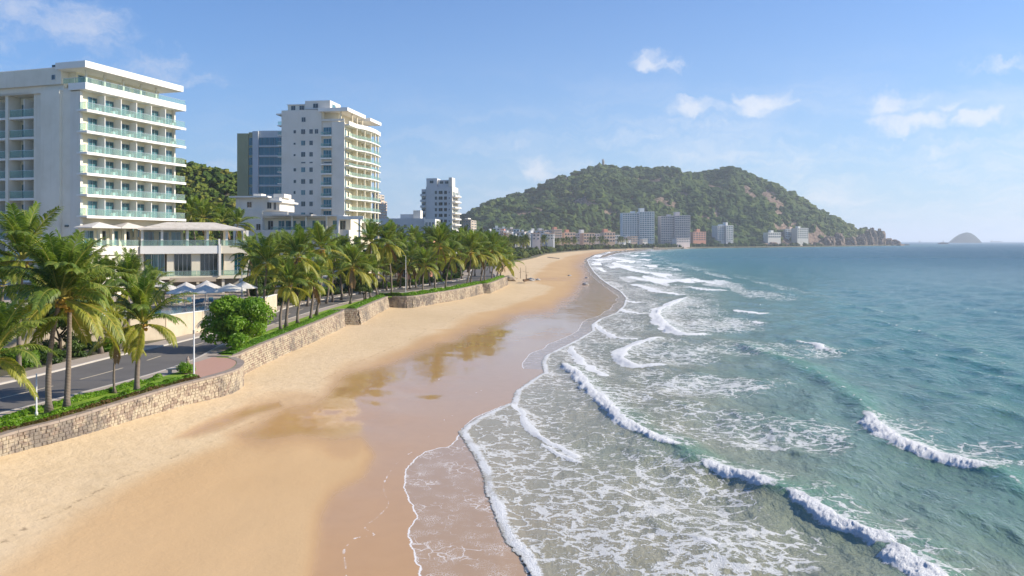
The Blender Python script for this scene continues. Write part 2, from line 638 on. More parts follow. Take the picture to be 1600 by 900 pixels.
    water = g.node('ShaderNodeMixShader')
    g.set(water, 0, g.math('MULTIPLY', fr.outputs[0], g.maprange(far, 0.0, 1.0, .86, .70)))
    g.l.new(body.outputs[0], water.inputs[1])
    g.l.new(gl.outputs[0], water.inputs[2])
    fo = g.node('ShaderNodeBsdfPrincipled')
    g.set(fo, 'Base Color', g.mix(fb, (.72, .74, .74), (.90, .90, .88)))
    g.set(fo, 'Roughness', 0.9)
    g.set(fo, 'Subsurface Weight', 0.0)
    g.set(fo, 'Specular IOR Level', 0.1)
    fnr = g.bump(g.math('ADD', fb, g.noise(pos, 14.0, 4.0, .7)), 1.0, 0.30)
    g.set(fo, 'Normal', g.vmath('NORMALIZE', g.vmath('ADD', g.vmath('MULTIPLY', fnr, (.9, .9, .9)), (.2, -.05, .5))))
    ms = g.node('ShaderNodeMixShader')
    g.set(ms, 0, allf)
    g.l.new(water.outputs[0], ms.inputs[1])
    g.l.new(fo.outputs[0], ms.inputs[2])
    tr = g.node('ShaderNodeBsdfTransparent')
    m2 = g.node('ShaderNodeMixShader')
    g.set(m2, 0, g.math('GREATER_THAN', es, -0.02))
    g.l.new(tr.outputs[0], m2.inputs[1])
    g.l.new(ms.outputs[0], m2.inputs[2])
    g.l.new(m2.outputs[0], out.inputs['Surface'])
    return m


def mat_sand():
    m, g, out = material("beach_sand")
    pos = g.pos()
    wet, film, line, up, tracks = (g.attr(k) for k in ('wet', 'film', 'line', 'up', 'tracks'))
    n1 = g.noise(g.mapping(pos, (1, .5, 1)), 0.06, 5.0, 0.6)
    n2 = g.noise(pos, 0.9, 6.0, 0.65)
    n3 = g.noise(pos, 9.0, 4.0, 0.6)
    dry = g.ramp(n1, [(0.3, (.62, .47, .285)), (0.7, (.70, .54, .345))])
    dry = g.mix(g.maprange(n2, 0.35, 0.7, 0.0, 0.3), dry, (.50, .36, .20))
    dampc = g.ramp(n1, [(0.3, (.55, .365, .19)), (0.7, (.62, .43, .235))])
    wetn = g.math('ADD', wet, g.math('MULTIPLY', g.math('SUBTRACT', g.noise(g.mapping(pos, (1, .45, 1)), 0.22, 6.0, 0.65), 0.5), 0.42))
    col = g.mix(g.maprange(g.math('ADD', up, g.math('MULTIPLY', g.math('SUBTRACT', n1, 0.5), 0.5)), 0.35, 0.6), dampc, dry)
    wr = g.math('SUBTRACT', 1.0, g.maprange(g.math('ABSOLUTE', g.math('SUBTRACT', g.math('ADD', up, g.math('MULTIPLY', g.math('SUBTRACT', n2, .5), .10)), .62)), 0.0, 0.02))
    wr = g.math('MULTIPLY', wr, g.maprange(g.noise(pos, 2.2, 4.0, .7), .5, .62))
    col = g.mix(g.math('MULTIPLY', wr, .6), col, (.22, .15, .09))
    soaked = g.mix(n2, (.49, .285, .12), (.56, .335, .15))
    col = g.mix(g.maprange(wetn, 0.2, 0.95), col, soaked)
    # thin run of water coming in
    fsd = g.math('ADD', film, g.math('MULTIPLY', g.math('SUBTRACT', g.noise(pos, 1.3, 4.0, 0.6), 0.5), 0.5))
    infilm = g.math('GREATER_THAN', fsd, 0.0)
    col = g.mix(g.math('MULTIPLY', infilm, 0.5), col, (.35, .265, .185))
    edge = g.math('SUBTRACT', 1.0, g.maprange(g.math('ABSOLUTE', g.math('SUBTRACT', fsd, 0.03)), 0.015, 0.07))
    lw = g.math('ADD', line, g.math('MULTIPLY', g.math('SUBTRACT', g.noise(pos, 2.3, 4.0, 0.65), 0.5), 0.28))
    faint = g.math('SUBTRACT', 1.0, g.maprange(g.math('ABSOLUTE', lw), 0.008, 0.045))
    faint = g.math('MULTIPLY', faint, g.maprange(g.noise(pos, 0.5, 3.0), 0.4, 0.6, 0.15, 0.75))
    sp = g.voronoi(g.mapping(pos, (1.3, .7, 1)), 7.0, 'DISTANCE_TO_EDGE')
    spn = g.noise(pos, 0.8, 4.0, 0.6)
    speck = g.math('MULTIPLY', g.math('SUBTRACT', g.math('MULTIPLY', g.maprange(spn, 0.35, 0.7), 0.11), sp), 9.0, clamp=True)
    sw = g.vmath('ADD', g.mapping(pos, (.8, .7, 0)), g.noise(pos, .9, 3.0, .6, out=1))
    sp2 = g.voronoi(sw, 1.7, 'DISTANCE_TO_EDGE')
    net = g.math('MULTIPLY', g.math('SUBTRACT', g.math('MULTIPLY', g.maprange(g.noise(pos, .35, 4.0, .6), .42, .68), .07), sp2), 22.0, clamp=True)
    speck = g.math('MULTIPLY', g.math('MULTIPLY', g.math('MAXIMUM', speck, net), infilm), 0.62)
    allf = g.math('MAXIMUM', g.math('MAXIMUM', edge, faint), speck, clamp=True)
    col = g.mix(allf, col, (.82, .80, .76))
    wgl = g.math('MAXIMUM', g.maprange(wetn, 0.22, 0.98), g.math('MULTIPLY', infilm, 0.95))
    rough = g.math('SUBTRACT', 0.85, g.math('MULTIPLY', wgl, 0.79))
    rough = g.math('ADD', rough, g.math('MULTIPLY', allf, 0.6), clamp=True)
    drybump = g.math('MULTIPLY', g.math('SUBTRACT', 1.0, wgl), 1.0)
    tr = g.math('MULTIPLY', g.noise(pos, 1.9, 5.0, 0.7), g.math('MULTIPLY', tracks, 0.10))
    h = g.math('MULTIPLY', g.math('ADD', g.math('ADD', g.math('MULTIPLY', n2, 0.03), g.math('MULTIPLY', n3, 0.008)), tr), drybump)
    rip = g.noise(g.mapping(pos, (1.0, .35, 1), (0, 0, .2)), 1.8, 3.0, 0.5)
    h = g.math('ADD', h, g.math('MULTIPLY', g.math('MULTIPLY', rip, wgl), 0.006))
    sy = g.node('ShaderNodeSeparateXYZ')
    g.set(sy, 0, pos)
    h = g.math('ADD', h, g.math('MULTIPLY', g.math('MULTIPLY', g.noise(g.mapping(pos, (.5, .3, 1)), 1.0, 4.0, .6), wgl), g.maprange(sy.outputs[1], 120.0, 320.0, 0.0, 0.35)))
    h = g.math('ADD', h, g.math('MULTIPLY', g.math('MULTIPLY', g.noise(pos, 8.0, 3.0), infilm), 0.004))
    p = principled(g, out, col, rough, g.bump(h, 1.0, 1.0), spec=0.5, ior=1.33)
    g.set(p, 'Specular IOR Level', g.math('ADD', 0.06, g.math('MULTIPLY', wgl, 0.62)))
    return m


# ------------------------------------------------------------------ sea
BREAKERS = [
    # (photo points of the crest, height m, [(t0, t1) foamy stretches in point index], foam depth m, lace depth m)
    ([(880, 565), (905, 590), (930, 616), (970, 655), (1010, 680), (1060, 703), (1120, 735), (1180, 753), (1240, 780), (1290, 805), (1340, 832), (1400, 862), (1450, 900), (1500, 945)], .62,
     [(0.2, 5.1), (5.7, 7.6), (7.9, 11.0), (10.9, 12.9)], 1.25, 3.6),
    ([(1150, 535), (1200, 555), (1260, 580), (1330, 618), (1366, 662), (1400, 690), (1450, 712), (1500, 722), (1560, 745), (1620, 790)], .72, [(3.7, 7.8)], 1.7, 6.5),
    ([(1040, 526), (1005, 535), (978, 548), (972, 560), (990, 571), (1040, 572)], .40, [(0.2, 5.0)], 1.8, 9.0),
    ([(1078, 463), (1040, 481), (1028, 490), (1036, 505), (1055, 519), (1078, 525), (1120, 522)], .55, [(0.1, 5.6)], 2.6, 16.0),
    ([(1225, 528), (1250, 536), (1275, 540), (1300, 548), (1340, 546)], .55, [(0.8, 3.0)], 1.3, 3.0),
    ([(1145, 484), (1160, 488), (1185, 491), (1212, 492)], .5, [(0.3, 2.6)], 1.6, 6.0),
    ([(1170, 502), (1185, 505), (1205, 508)], .3, [(0.3, 1.6)], 1.2, 2.0),
    ([(1065, 449), (1085, 450), (1110, 454), (1140, 454)], .5, [(0.1, 2.9)], 2.6, 8.0),
    ([(990, 444), (1010, 449), (1035, 457), (1075, 462)], .4, [(0.0, 3.0)], 3.0, 16.0),
    ([(985, 432), (1000, 436), (1030, 439), (1075, 436)], .45, [(0.0, 3.0)], 4.0, 22.0),
    ([(960, 410), (975, 417), (1000, 424), (1035, 429)], .5, [(0.0, 3.0)], 5.0, 26.0),
    ([(955, 402), (975, 406), (1005, 410)], .5, [(0.0, 2.0)], 6.0, 28.0),
    ([(990, 416), (1020, 420), (1075, 421)], .4, [(0.0, 2.0)], 2.5, 6.0),
    ([(806, 626), (818, 650), (845, 681), (880, 700), (908, 717)], .16, [(0.2, 4.0)], .62, 2.5),
    ([(845, 690), (870, 708), (900, 720), (940, 738)], .12, [(0.2, 2.2)], .35, 2.0),
    ([(893, 540), (903, 560), (925, 578), (950, 590)], .26, [(0.1, 3.0)], 1.2, 4.0),
    ([(925, 505), (945, 518), (965, 528), (1000, 530)], .22, [(0.0, 3.0)], 1.0, 5.0),
    ([(960, 480), (985, 488), (1020, 492)], .25, [(0.0, 2.0)], 1.5, 7.0),
    ([(950, 462), (975, 470), (1010, 474)], .25, [(0.0, 2.0)], 1.6, 8.0),
    ([(905, 470), (905, 470.5), (915, 476)], .02, [], .1, 1.0),
    ([(1215, 459), (1230, 461), (1245, 461)], .5, [(0.5, 1.3)], .8, 2.0),
    ([(1500, 575), (1560, 592), (1640, 620)], .42, [], 1.0, 1.0),
    ([(1330, 498), (1380, 505), (1440, 520), (1520, 548), (1620, 600)], .40, [], 1.0, 1.0),
    ([(1230, 700), (1290, 722), (1340, 742)], .22, [], 1.0, 1.0),
    ([(1180, 905), (1130, 868), (1080, 842), (1040, 830), (1000, 800)], .22, [(1.2, 1.9)], .5, 2.0),
    ([(1480, 480), (1540, 487), (1620, 500)], .42, [], 1.0, 1.0),
    ([(1400, 860), (1440, 868), (1480, 880)], .1, [], .3, 1.0),
    ([(1480, 790), (1540, 812), (1620, 850)], .3, [], 1.0, 1.0),
    ([(1270, 450), (1340, 456), (1420, 460)], .4, [], 1.0, 1.0),
    ([(1400, 545), (1450, 556), (1520, 566), (1600, 590)], .45, [], 1.0, 1.0),
    ([(1260, 470), (1320, 476), (1390, 490), (1450, 496)], .45, [], 1.0, 1.0),
    ([(1420, 600), (1480, 618), (1560, 640), (1640, 670)], .42, [], 1.0, 1.0),
    ([(1120, 470), (1170, 474), (1230, 482)], .35, [], 1.0, 1.0),
    ([(1120, 635), (1170, 655), (1230, 690)], .2, [], 1.0, 1.0),
]
LACE = [  # photo ellipses where old foam lies: centre, half sizes, density
    (980, 800, 230, 95, .62), (860, 740, 120, 60, .45), (1130, 860, 170, 60, .60), (1010, 880, 220, 60, .60), (840, 650, 70, 40, .35), (1020, 650, 90, 30, .40), (1080, 605, 130, 18, .72), (980, 620, 60, 22, .62),
    (1200, 680, 150, 26, .52), (1120, 665, 110, 24, .48), (1290, 700, 60, 20, .35), (1060, 555, 80, 20, .55), (1120, 545, 120, 14, .5), (1240, 550, 90, 12, .38), (1120, 508, 80, 14, .75), (1090, 490, 50, 12, .55),
    (900, 560, 60, 26, .5), (960, 510, 60, 18, .55), (1000, 480, 45, 14, .5), (985, 455, 40, 10, .5), (1520, 700, 90, 13, .62), (1570, 725, 60, 10, .5), (1400, 820, 30, 8, .4),
    (960, 425, 45, 12, .45), (1030, 450, 60, 8, .45), (1040, 432, 40, 6, .6), (970, 408, 40, 8, .6), (1340, 545, 60, 5, .3), (1210, 600, 40, 8, .4), (1250, 770, 60, 12, .25), (920, 690, 90, 40, .3),
    (1490, 900, 40, 30, .35), (780, 830, 60, 60, .4), (1000, 700, 60, 30, .2), (1400, 640, 30, 10, .1), (1010, 590, 50, 14, .5)]


def build_sea():
    pr = np.concatenate([np.linspace(0.35, 30, 60), np.arange(31.1, 720, 1.18)])
    Ys = FOC * CAM_H / pr
    Ys = np.concatenate([[80000.0], Ys])
    rat = np.arange(-0.34, 1.06, 0.00108)
    rat[-1] = 1.3
    ny, nx = len(Ys), len(rat)
    Y = np.repeat(Ys[:, None], nx, 1)
    X = Y * rat[None, :]
    step = np.repeat(np.abs(np.gradient(Ys))[:, None], nx, 1)
    far = sstep(120, 900, Y)
    off = offshore(X, Y)
    # true shoreline with its lobes
    nearm = (Y < 1400)
    d, _, sd_ = poly_dist(X[nearm], Y[nearm], EDGE_NEAR)
    sde = np.where(Y < 1400, 0, off)
    sde[nearm] = d * sd_
    sde = np.where((Y >= 1400), off, sde)
    # swell: long crests that run in towards the beach
    z = np.zeros_like(X)
    warpx = X + 5.0 * (fbm(X / 26, Y / 60, 3, 3) - .5) + 30 * (fbm(X / 160, Y / 260, 5, 2) - .5)
    grow = sstep(2, 45, off)
    for i, (lam, amp, an) in enumerate([(17, .17, .10), (11.5, .10, -.14), (25, .20, .02), (7.6, .055, .24), (38, .22, -.06)]):
        kk = 2 * math.pi / lam
        ph = kk * (warpx * math.cos(an) + Y * math.sin(an) * np.where(Y < 500, 1, 1)) + i * 2.1 + 3 * fbm(X / 50, Y / 90, 20 + i, 2)
        env = sstep(.30, .75, fbm(X / (lam * 1.4), Y / (lam * 3.6), 30 + i, 3))
        cr = (np.cos(ph) * .5 + .5) ** 2.2
        z += amp * env * 1.0 * (cr - .28) * np.clip(lam / (2.6 * step), 0, 1) ** 2 * grow
    r2 = np.random.RandomState(5)
    wx, wy = X + 1.6 * fbm(X / 4, Y / 4, 70, 3), Y + 1.6 * fbm(X / 4, Y / 4, 71, 3)
    for i in range(22):
        lam = 0.7 * 1.16 ** i
        an = r2.uniform(-1.0, 1.0) + .2
        kk = 2 * math.pi / lam
        amp = lam * .0062
        z += amp * np.sin(kk * (wx * math.cos(an) + wy * math.sin(an)) + r2.uniform(0, 6)) * np.clip(lam / (2.6 * step) - .3, 0, 1) * (.2 + .8 * sstep(0, 14, off))
    z *= 1 - .96 * sstep(6, 0, sde)
    base = z.copy()
    foam = np.zeros_like(X)
    lace = np.zeros_like(X)
    lump = .55 * fbm(X * 3.6, Y * 2.6, 40, 4, .7) + .45 * fbm(X * .9, Y * .7, 46, 3)
    for (pts, A, runs, fd, ld) in BREAKERS:
        wp = [ground(a, b, 0.0) for a, b in pts]
        for _ in range(1):
            wp2 = catmull(wp, 4)
        ymin, ymax = min(p[1] for p in wp) , max(p[1] for p in wp)
        xmin, xmax = min(p[0] for p in wp), max(p[0] for p in wp)
        mg = 6 + ld * 1.3
        m = (Y > ymin - mg) & (Y < ymax + mg) & (X > xmin - mg) & (X < xmax + mg)
        if not m.any():
            continue
        xx, yy = X[m], Y[m]
        wob = (fbm(xx / 2.2, yy / 2.2, 60, 3) - .5)
        dd, par, sd = poly_dist(xx + wob * 1.1, yy + wob * .6, wp2)
        # seaward side: larger x in this bay
        cx = np.interp(par, range(len(wp2)), [p[0] for p in wp2])
        cy = np.interp(par, range(len(wp2)), [p[1] for p in wp2])
        s = dd * sd
        # fix orientation so + is to seaward (the points may run either way)
        if wp[0][1] > wp[-1][1]:
            s = -s
        par = par / 4.0
        n = len(pts) - 1
        endf = sstep(0, .55, par) * sstep(0, .55, n - par)
        over = (par <= 0.001) | (par >= n - 0.001)
        endf = np.where(over, 0, endf)
        foamy = np.zeros_like(xx)
        for (t0, t1) in runs:
            foamy = np.maximum(foamy, sstep(t0 - .35, t0 + .45, par) * sstep(t1 + .35, t1 - .45, par))
        wf, wb = A * 1.55 + .12, A * 3.6 + .3
        prof = np.where(s < 0, np.exp(-(s / wf) ** 2), np.exp(-(np.abs(s) / wb) ** 1.7))
        h = .66 * A * prof * np.maximum(endf, foamy * .9)
        lm = lump[m]
        # tumbling foam at the front of the crest
        fd = fd * .78 * (.30 + .70 * foamy) * (.55 + .9 * fbm(xx / 1.7, yy / 1.7, 63, 3))
        f = foamy * sstep(-fd * 1.15 - .1, -fd * .55, s) * sstep(fd * .40 + .2, fd * .10, s)
        h = h * (1 - .25 * f) + f * (A * .55) * (lm - .45) + f * A * .20 * sstep(-fd * 1.1, -fd * .7, s)
        z[m] = np.maximum(z[m] * (1 - .6 * prof * endf), 0) * 0 + z[m] * (1 - .5 * prof) + h
        foam[m] = np.maximum(foam[m], f * 1.0)
        # streaks left behind
        tr = foamy * sstep(0, .3, s + fd * .2) * np.clip(1 - s / ld, 0, 1) ** 1.3
        lace[m] = np.maximum(lace[m], tr * .95)
        # a thin white lip on the green parts
        lip = endf * (1 - foamy) * np.exp(-((s + .05) / .16) ** 2) * sstep(.55, .68, fbm(xx / 1.1, yy / 1.1, 77, 3)) * (A > .3)
        lace[m] = np.maximum(lace[m], lip * .8)
    # old foam
    PX = 800 + FOC * X / Y
    PY = HOR + FOC * CAM_H / Y
    for (cx, cy, hx, hy, dn) in LACE:
        q = ((PX - cx) / hx) ** 2 + ((PY - cy) / hy) ** 2
        lace = np.maximum(lace, dn * sstep(1.5, .1, q + .9 * (fbm(X / 3.0, Y / 5.0, 90, 3) - .5)))
    # foamy inner surf along the whole bay
    inner = sstep(15, 1, sde) * sstep(-1, .4, sde)
    lace = np.maximum(lace, inner * (.30 + .35 * fbm(X / 2.4, Y / 4.0, 91, 3)))
    surf = sstep(75, 20, off) * sstep(120, 260, Y) * sstep(2200, 900, Y)
    band = sstep(.50, .60, fbm((off + 6 * fbm(X / 20, Y / 50, 96, 2)) / 9.0, Y / 55.0, 95, 3))
    lace = np.maximum(lace, surf * band * .85)
    foam = np.maximum(foam, surf * sstep(.60, .66, fbm(off / 8.0, Y / 60.0, 98, 3)) * .8 * sstep(200, 320, Y))
    thick = sstep(-.15, .45, sde) * sstep(1.5, .5, sde)
    foam = np.maximum(foam, sstep(-.15, .35, sde) * sstep(1.1, .35, sde) * (.42 + .40 * fbm(X / 1.1, Y / 2.0, 97, 3)) * sstep(260, 120, Y))
    sz = beach_z(X, Y)
    lowf = .035 + .05 * sstep(0, .6, sde) + .07 * thick * lump
    zz = np.maximum(z, np.where(sde < 8, sz + lowf, z))
    zz = np.where(sde < 0, sz + .03, zz)
    zz = np.where(Y > 1400, z, zz)
    keep = (sde > -1.2) & ((Y < 1400) | (off > -30)) | (Y > 4700)
    kq = keep[:-1, :-1] & keep[1:, :-1] & keep[:-1, 1:] & keep[1:, 1:]
    idx = np.arange(ny * nx).reshape(ny, nx)
    a, b, c, d_ = idx[:-1, :-1][kq], idx[:-1, 1:][kq], idx[1:, 1:][kq], idx[1:, :-1][kq]
    F = np.stack([d_, c, b, a], 1)
    used = np.zeros(ny * nx, bool)
    used[F.ravel()] = True
    remap = np.cumsum(used) - 1
    F = remap[F]
    V = np.stack([X.ravel(), Y.ravel(), zz.ravel()], 1)[used]
    me = np_mesh("sea", V, F, True, mat_sea())
    hg = (z - base * .4)
    for nm, arr in (('off', off), ('hgt', hg), ('foam', foam), ('lace', lace), ('far', far), ('sde', sde)):
        set_attr(me, nm, arr.ravel()[used])
    o = link(bpy.data.objects.new("sea", me))
    tag(o, "turquoise sea with white breakers rolling onto the beach", None, None, 'structure')
    return o


WET_PX = [(462, 990), (478, 900), (488, 850), (492, 800), (515, 765), (560, 738), (574, 712), (560, 692), (515, 700), (470, 690), (420, 700), (380, 694), (350, 678), (400, 655), (440, 632), (500, 615), (520, 590), (545, 572), (590, 560), (640, 545),
          (700, 522), (760, 500), (800, 487), (835, 480), (860, 475), (890, 455), (905, 430), (895, 415), (905, 405), (925, 396), (960, 390), (1100, 388), (1300, 640), (1100, 1000)]
PUDDLE_PX = [(262, 686), (300, 664), (345, 645), (385, 630), (440, 620), (450, 640), (400, 652), (350, 672), (300, 686)]
DARK_PX = [(170, 722), (220, 692), (280, 656), (350, 632), (420, 622), (440, 640), (380, 660), (300, 694), (230, 715)]


def build_sand():
    pr = np.concatenate([np.arange(4.0, 40, 1.0), np.arange(41, 760, 1.7)])
    Ys = FOC * (CAM_H - 1.2) / pr
    rat = np.arange(-1.0, 0.36, 0.0021)
    ny, nx = len(Ys), len(rat)
    Y = np.repeat(Ys[:, None], nx, 1)
    X = Y * rat[None, :]
    z = beach_z(X, Y)
    inland = sstep(.9, 1.15, (shore_x(Y) - X) / np.maximum(shore_x(Y) - np.interp(Y, [p[1] for p in sorted(LAND_EDGE, key=lambda q: q[1])], [p[0] for p in sorted(LAND_EDGE, key=lambda q: q[1])]), 5))
    z += .10 * (fbm(X / 7, Y / 9, 51, 3) - .5) * sstep(3, 12, shore_x(Y) - X) * 2
    up = sstep(.45, .95, (shore_x(Y) - X) / np.maximum(shore_x(Y) - np.interp(Y, [p[1] for p in sorted(LAND_EDGE, key=lambda q: q[1])], [p[0] for p in sorted(LAND_EDGE, key=lambda q: q[1])]), 5) + .1 * sstep(60, 140, Y))
    foot = .05 * (fbm(X / .9, Y / .9, 53, 3) - .5)
    z += foot * up * sstep(150, 60, Y)
    # photo pixels of every vertex on the true beach height
    PX = 800 + FOC * X / Y
    PY = HOR + FOC * (CAM_H - beach_z(X, Y)) / Y
    near = (Y < 1500)

    def pxmask(poly, soft):
        d, _, _ = poly_dist(PX, PY, poly + [poly[0]])
        ins = in_poly(PX, PY, poly)
        s = np.where(ins, d, -d)
        return sstep(-soft, soft, s)
    wet = np.minimum(pxmask(WET_PX, 42) * 1.05, .97)
    # the patch the building mirrors itself in
    wet = np.maximum(wet, .62 * sstep(1.3, .2, ((PX - 470) / 120) ** 2 + ((PY - 645) / 44) ** 2))
    wet = np.maximum(wet, .6 * sstep(1.2, .2, ((PX - 535) / 50) ** 2 + ((PY - 690) / 40) ** 2))
    wet = np.maximum(wet, pxmask(PUDDLE_PX, 13) * .82)
    wet = np.maximum(wet, pxmask(DARK_PX, 26) * .25)
    wet = np.maximum(wet, .50 * sstep(1.2, .2, ((PX - 880) / 70) ** 2 + ((PY - 436) / 5) ** 2))
    bar = sstep(1.2, .4, ((PX - 862) / 44) ** 2 + ((PY - 530) / 22) ** 2)
    wet = wet * (1 - .12 * bar)
    d, _, sd = poly_dist(X, Y, FILM)
    film = d * sd
    film = np.where(Y > 95, -5, film)
    film = np.where(Y < FILM[0][1] * 0.97, -5, film)
    de, _, se = poly_dist(X, Y, EDGE_NEAR)
    second = np.where((Y > 94), (de * se) + 1.1 + 2.2 * fbm(X / 9, Y / 9, 61, 2), -9)
    film = np.maximum(film, second)
    line = np.full_like(X, 9.0)
    for l in FAINT:
        dd, _, _ = poly_dist(X, Y, catmull(l, 4))
        line = np.minimum(line, dd)
    tracks = up
    # drop what is far under the land or deep under the sea
    keep = (X > np.interp(Y, [p[1] for p in sorted(LAND_EDGE, key=lambda q: q[1])], [p[0] for p in sorted(LAND_EDGE, key=lambda q: q[1])]) - 6 - Y * .01) & (X < shore_x(Y) + 25 + Y * .02)
    kq = keep[:-1, :-1] & keep[1:, :-1] & keep[:-1, 1:] & keep[1:, 1:]
    idx = np.arange(ny * nx).reshape(ny, nx)
    a, b, c, d_ = idx[:-1, :-1][kq], idx[:-1, 1:][kq], idx[1:, 1:][kq], idx[1:, :-1][kq]
    F = np.stack([d_, c, b, a], 1)
    used = np.zeros(ny * nx, bool)
    used[F.ravel()] = True
    remap = np.cumsum(used) - 1
    V = np.stack([X.ravel(), Y.ravel(), z.ravel()], 1)[used]
    me = np_mesh("beach", V, remap[F], True, mat_sand())
    for nm, arr in (('wet', wet), ('film', film), ('line', line), ('up', up), ('tracks', tracks)):
        set_attr(me, nm, arr.ravel()[used])
    o = link(bpy.data.objects.new("beach", me))
    tag(o, "golden sand beach with a broad wet strip that mirrors the sky", None, None, 'structure')


build_sea()
build_sand()

# ------------------------------------------------------------------ building materials
def mat_plaster(name, col, dirt=.12, scale=.25, bump=.15, streak=True):
    m, g, out = material(name)
    pos = g.pos()
    n = g.noise(pos, scale, 5.0, .6)
    st = g.noise(g.mapping(pos, (1.6, 1.6, .07)), 1.0, 4.0, .6)
    dark = tuple(c * (1 - dirt * 2.2) * k for c, k in zip(col, (1, .97, .9)))
    c = g.mix(g.maprange(n, .35, .75, 0, .55), col, dark)
    if streak:
        c = g.mix(g.maprange(st, .52, .8, 0, .5), c, dark)
    principled(g, out, c, .82, g.bump(g.noise(pos, 7.0, 3.0), bump, .02), spec=.25)
    return m


def mat_flat(name, col, rough=.7, metallic=0.0, var=.12, scale=1.0, spec=.4):
    m, g, out = material(name)
    n = g.noise(g.pos(), scale, 4.0, .6)
    c = g.mix(n, tuple(x * (1 - var) for x in col), tuple(min(1, x * (1 + var)) for x in col))
    principled(g, out, c, rough, metallic=metallic, spec=spec)
    return m


def mat_glass(name, col, dark=(.01, .02, .025), rough=.08, curtain=.5):
    """window glass seen from outside: dark room, pale curtains in some, sky mirrored"""
    m, g, out = material(name)
    pos = g.pos()
    oi = g.node('ShaderNodeObjectInfo')
    n = g.noise(g.mapping(g.obj(), (6.0, 6.0, .25)), 1.0, 3.0)
    c = g.mix(g.maprange(n, .42, .6), dark, col)
    r = g.math('MULTIPLY', oi.outputs['Random'], .75)
    c = g.mix(r, c, col)
    principled(g, out, c, rough, spec=.7, ior=1.6)
    return m


def mat_rail_glass(name):
    m, g, out = material(name)
    tr = g.node('ShaderNodeBsdfTransparent')
    g.set(tr, 'Color', (.80, .92, .89))
    p = g.node('ShaderNodeBsdfPrincipled')
    g.set(p, 'Base Color', (.50, .62, .58))
    g.set(p, 'Roughness', .12)
    ms = g.node('ShaderNodeMixShader')
    g.set(ms, 0, .17)
    g.l.new(tr.outputs[0], ms.inputs[1])
    g.l.new(p.outputs[0], ms.inputs[2])
    g.l.new(ms.outputs[0], out.inputs['Surface'])
    return m


M = {}
M['white'] = mat_plaster('white_plaster', (.74, .70, .62), .07)
M['white2'] = mat_plaster('weathered_white_plaster', (.80, .74, .62), .10)
M['cream'] = mat_plaster('cream_plaster', (.84, .75, .56), .07, streak=False)
M['warm'] = mat_plaster('warm_white_plaster', (.80, .73, .58), .06, streak=False)
M['slab'] = mat_plaster('white_slab_paint', (.82, .80, .75), .05, streak=False)
M['olive'] = mat_plaster('olive_plaster', (.40, .39, .24), .05)
M['grey'] = mat_plaster('grey_concrete', (.42, .41, .39), .14)
M['blue_white'] = mat_plaster('cool_white_plaster', (.60, .61, .61), .07)
M['pink'] = mat_plaster('salmon_plaster', (.68, .33, .22), .08)
M['peach'] = mat_plaster('peach_plaster', (.70, .50, .36), .10)
M['tan'] = mat_plaster('tan_plaster', (.50, .42, .33), .14)
M['brown'] = mat_plaster('brown_grey_plaster', (.36, .31, .28), .14)
M['teal'] = mat_glass('teal_window_glass', (.09, .22, .25), (.010, .035, .045))
M['teal2'] = mat_glass('deep_teal_glass', (.02, .16, .22), (.008, .06, .09))
M['dark'] = mat_glass('dark_window_glass', (.035, .05, .055), (.008, .011, .013))
M['rail'] = mat_rail_glass('pale_teal_railing_glass')
M['frame'] = mat_flat('grey_aluminium_frame', (.45, .47, .47), .4, .4)
M['wframe'] = mat_flat('white_window_frame', (.75, .74, .72), .5)
M['steel'] = mat_flat('railing_metal', (.55, .57, .58), .35, .7)
M['roof'] = mat_plaster('pale_roof_membrane', (.62, .57, .50), .14, 1.2)


def mat_canvas():
    m, g, out = material('white_canvas')
    d, t, ms = g.node('ShaderNodeBsdfDiffuse'), g.node('ShaderNodeBsdfTranslucent'), g.node('ShaderNodeMixShader')
    g.set(d, 'Color', (.86, .83, .77))
    g.set(t, 'Color', (.86, .82, .74))
    g.set(ms, 0, .4)
    g.l.new(d.outputs[0], ms.inputs[1])
    g.l.new(t.outputs[0], ms.inputs[2])
    g.l.new(ms.outputs[0], out.inputs['Surface'])
    return m


M['canvas'] = mat_canvas()
M['tile'] = mat_flat('salmon_paving', (.50, .29, .21), .8, scale=6)
M['pole'] = mat_flat('painted_pole', (.62, .62, .60), .5)
M['wood'] = mat_flat('weathered_wood', (.16, .10, .06), .8, scale=4)


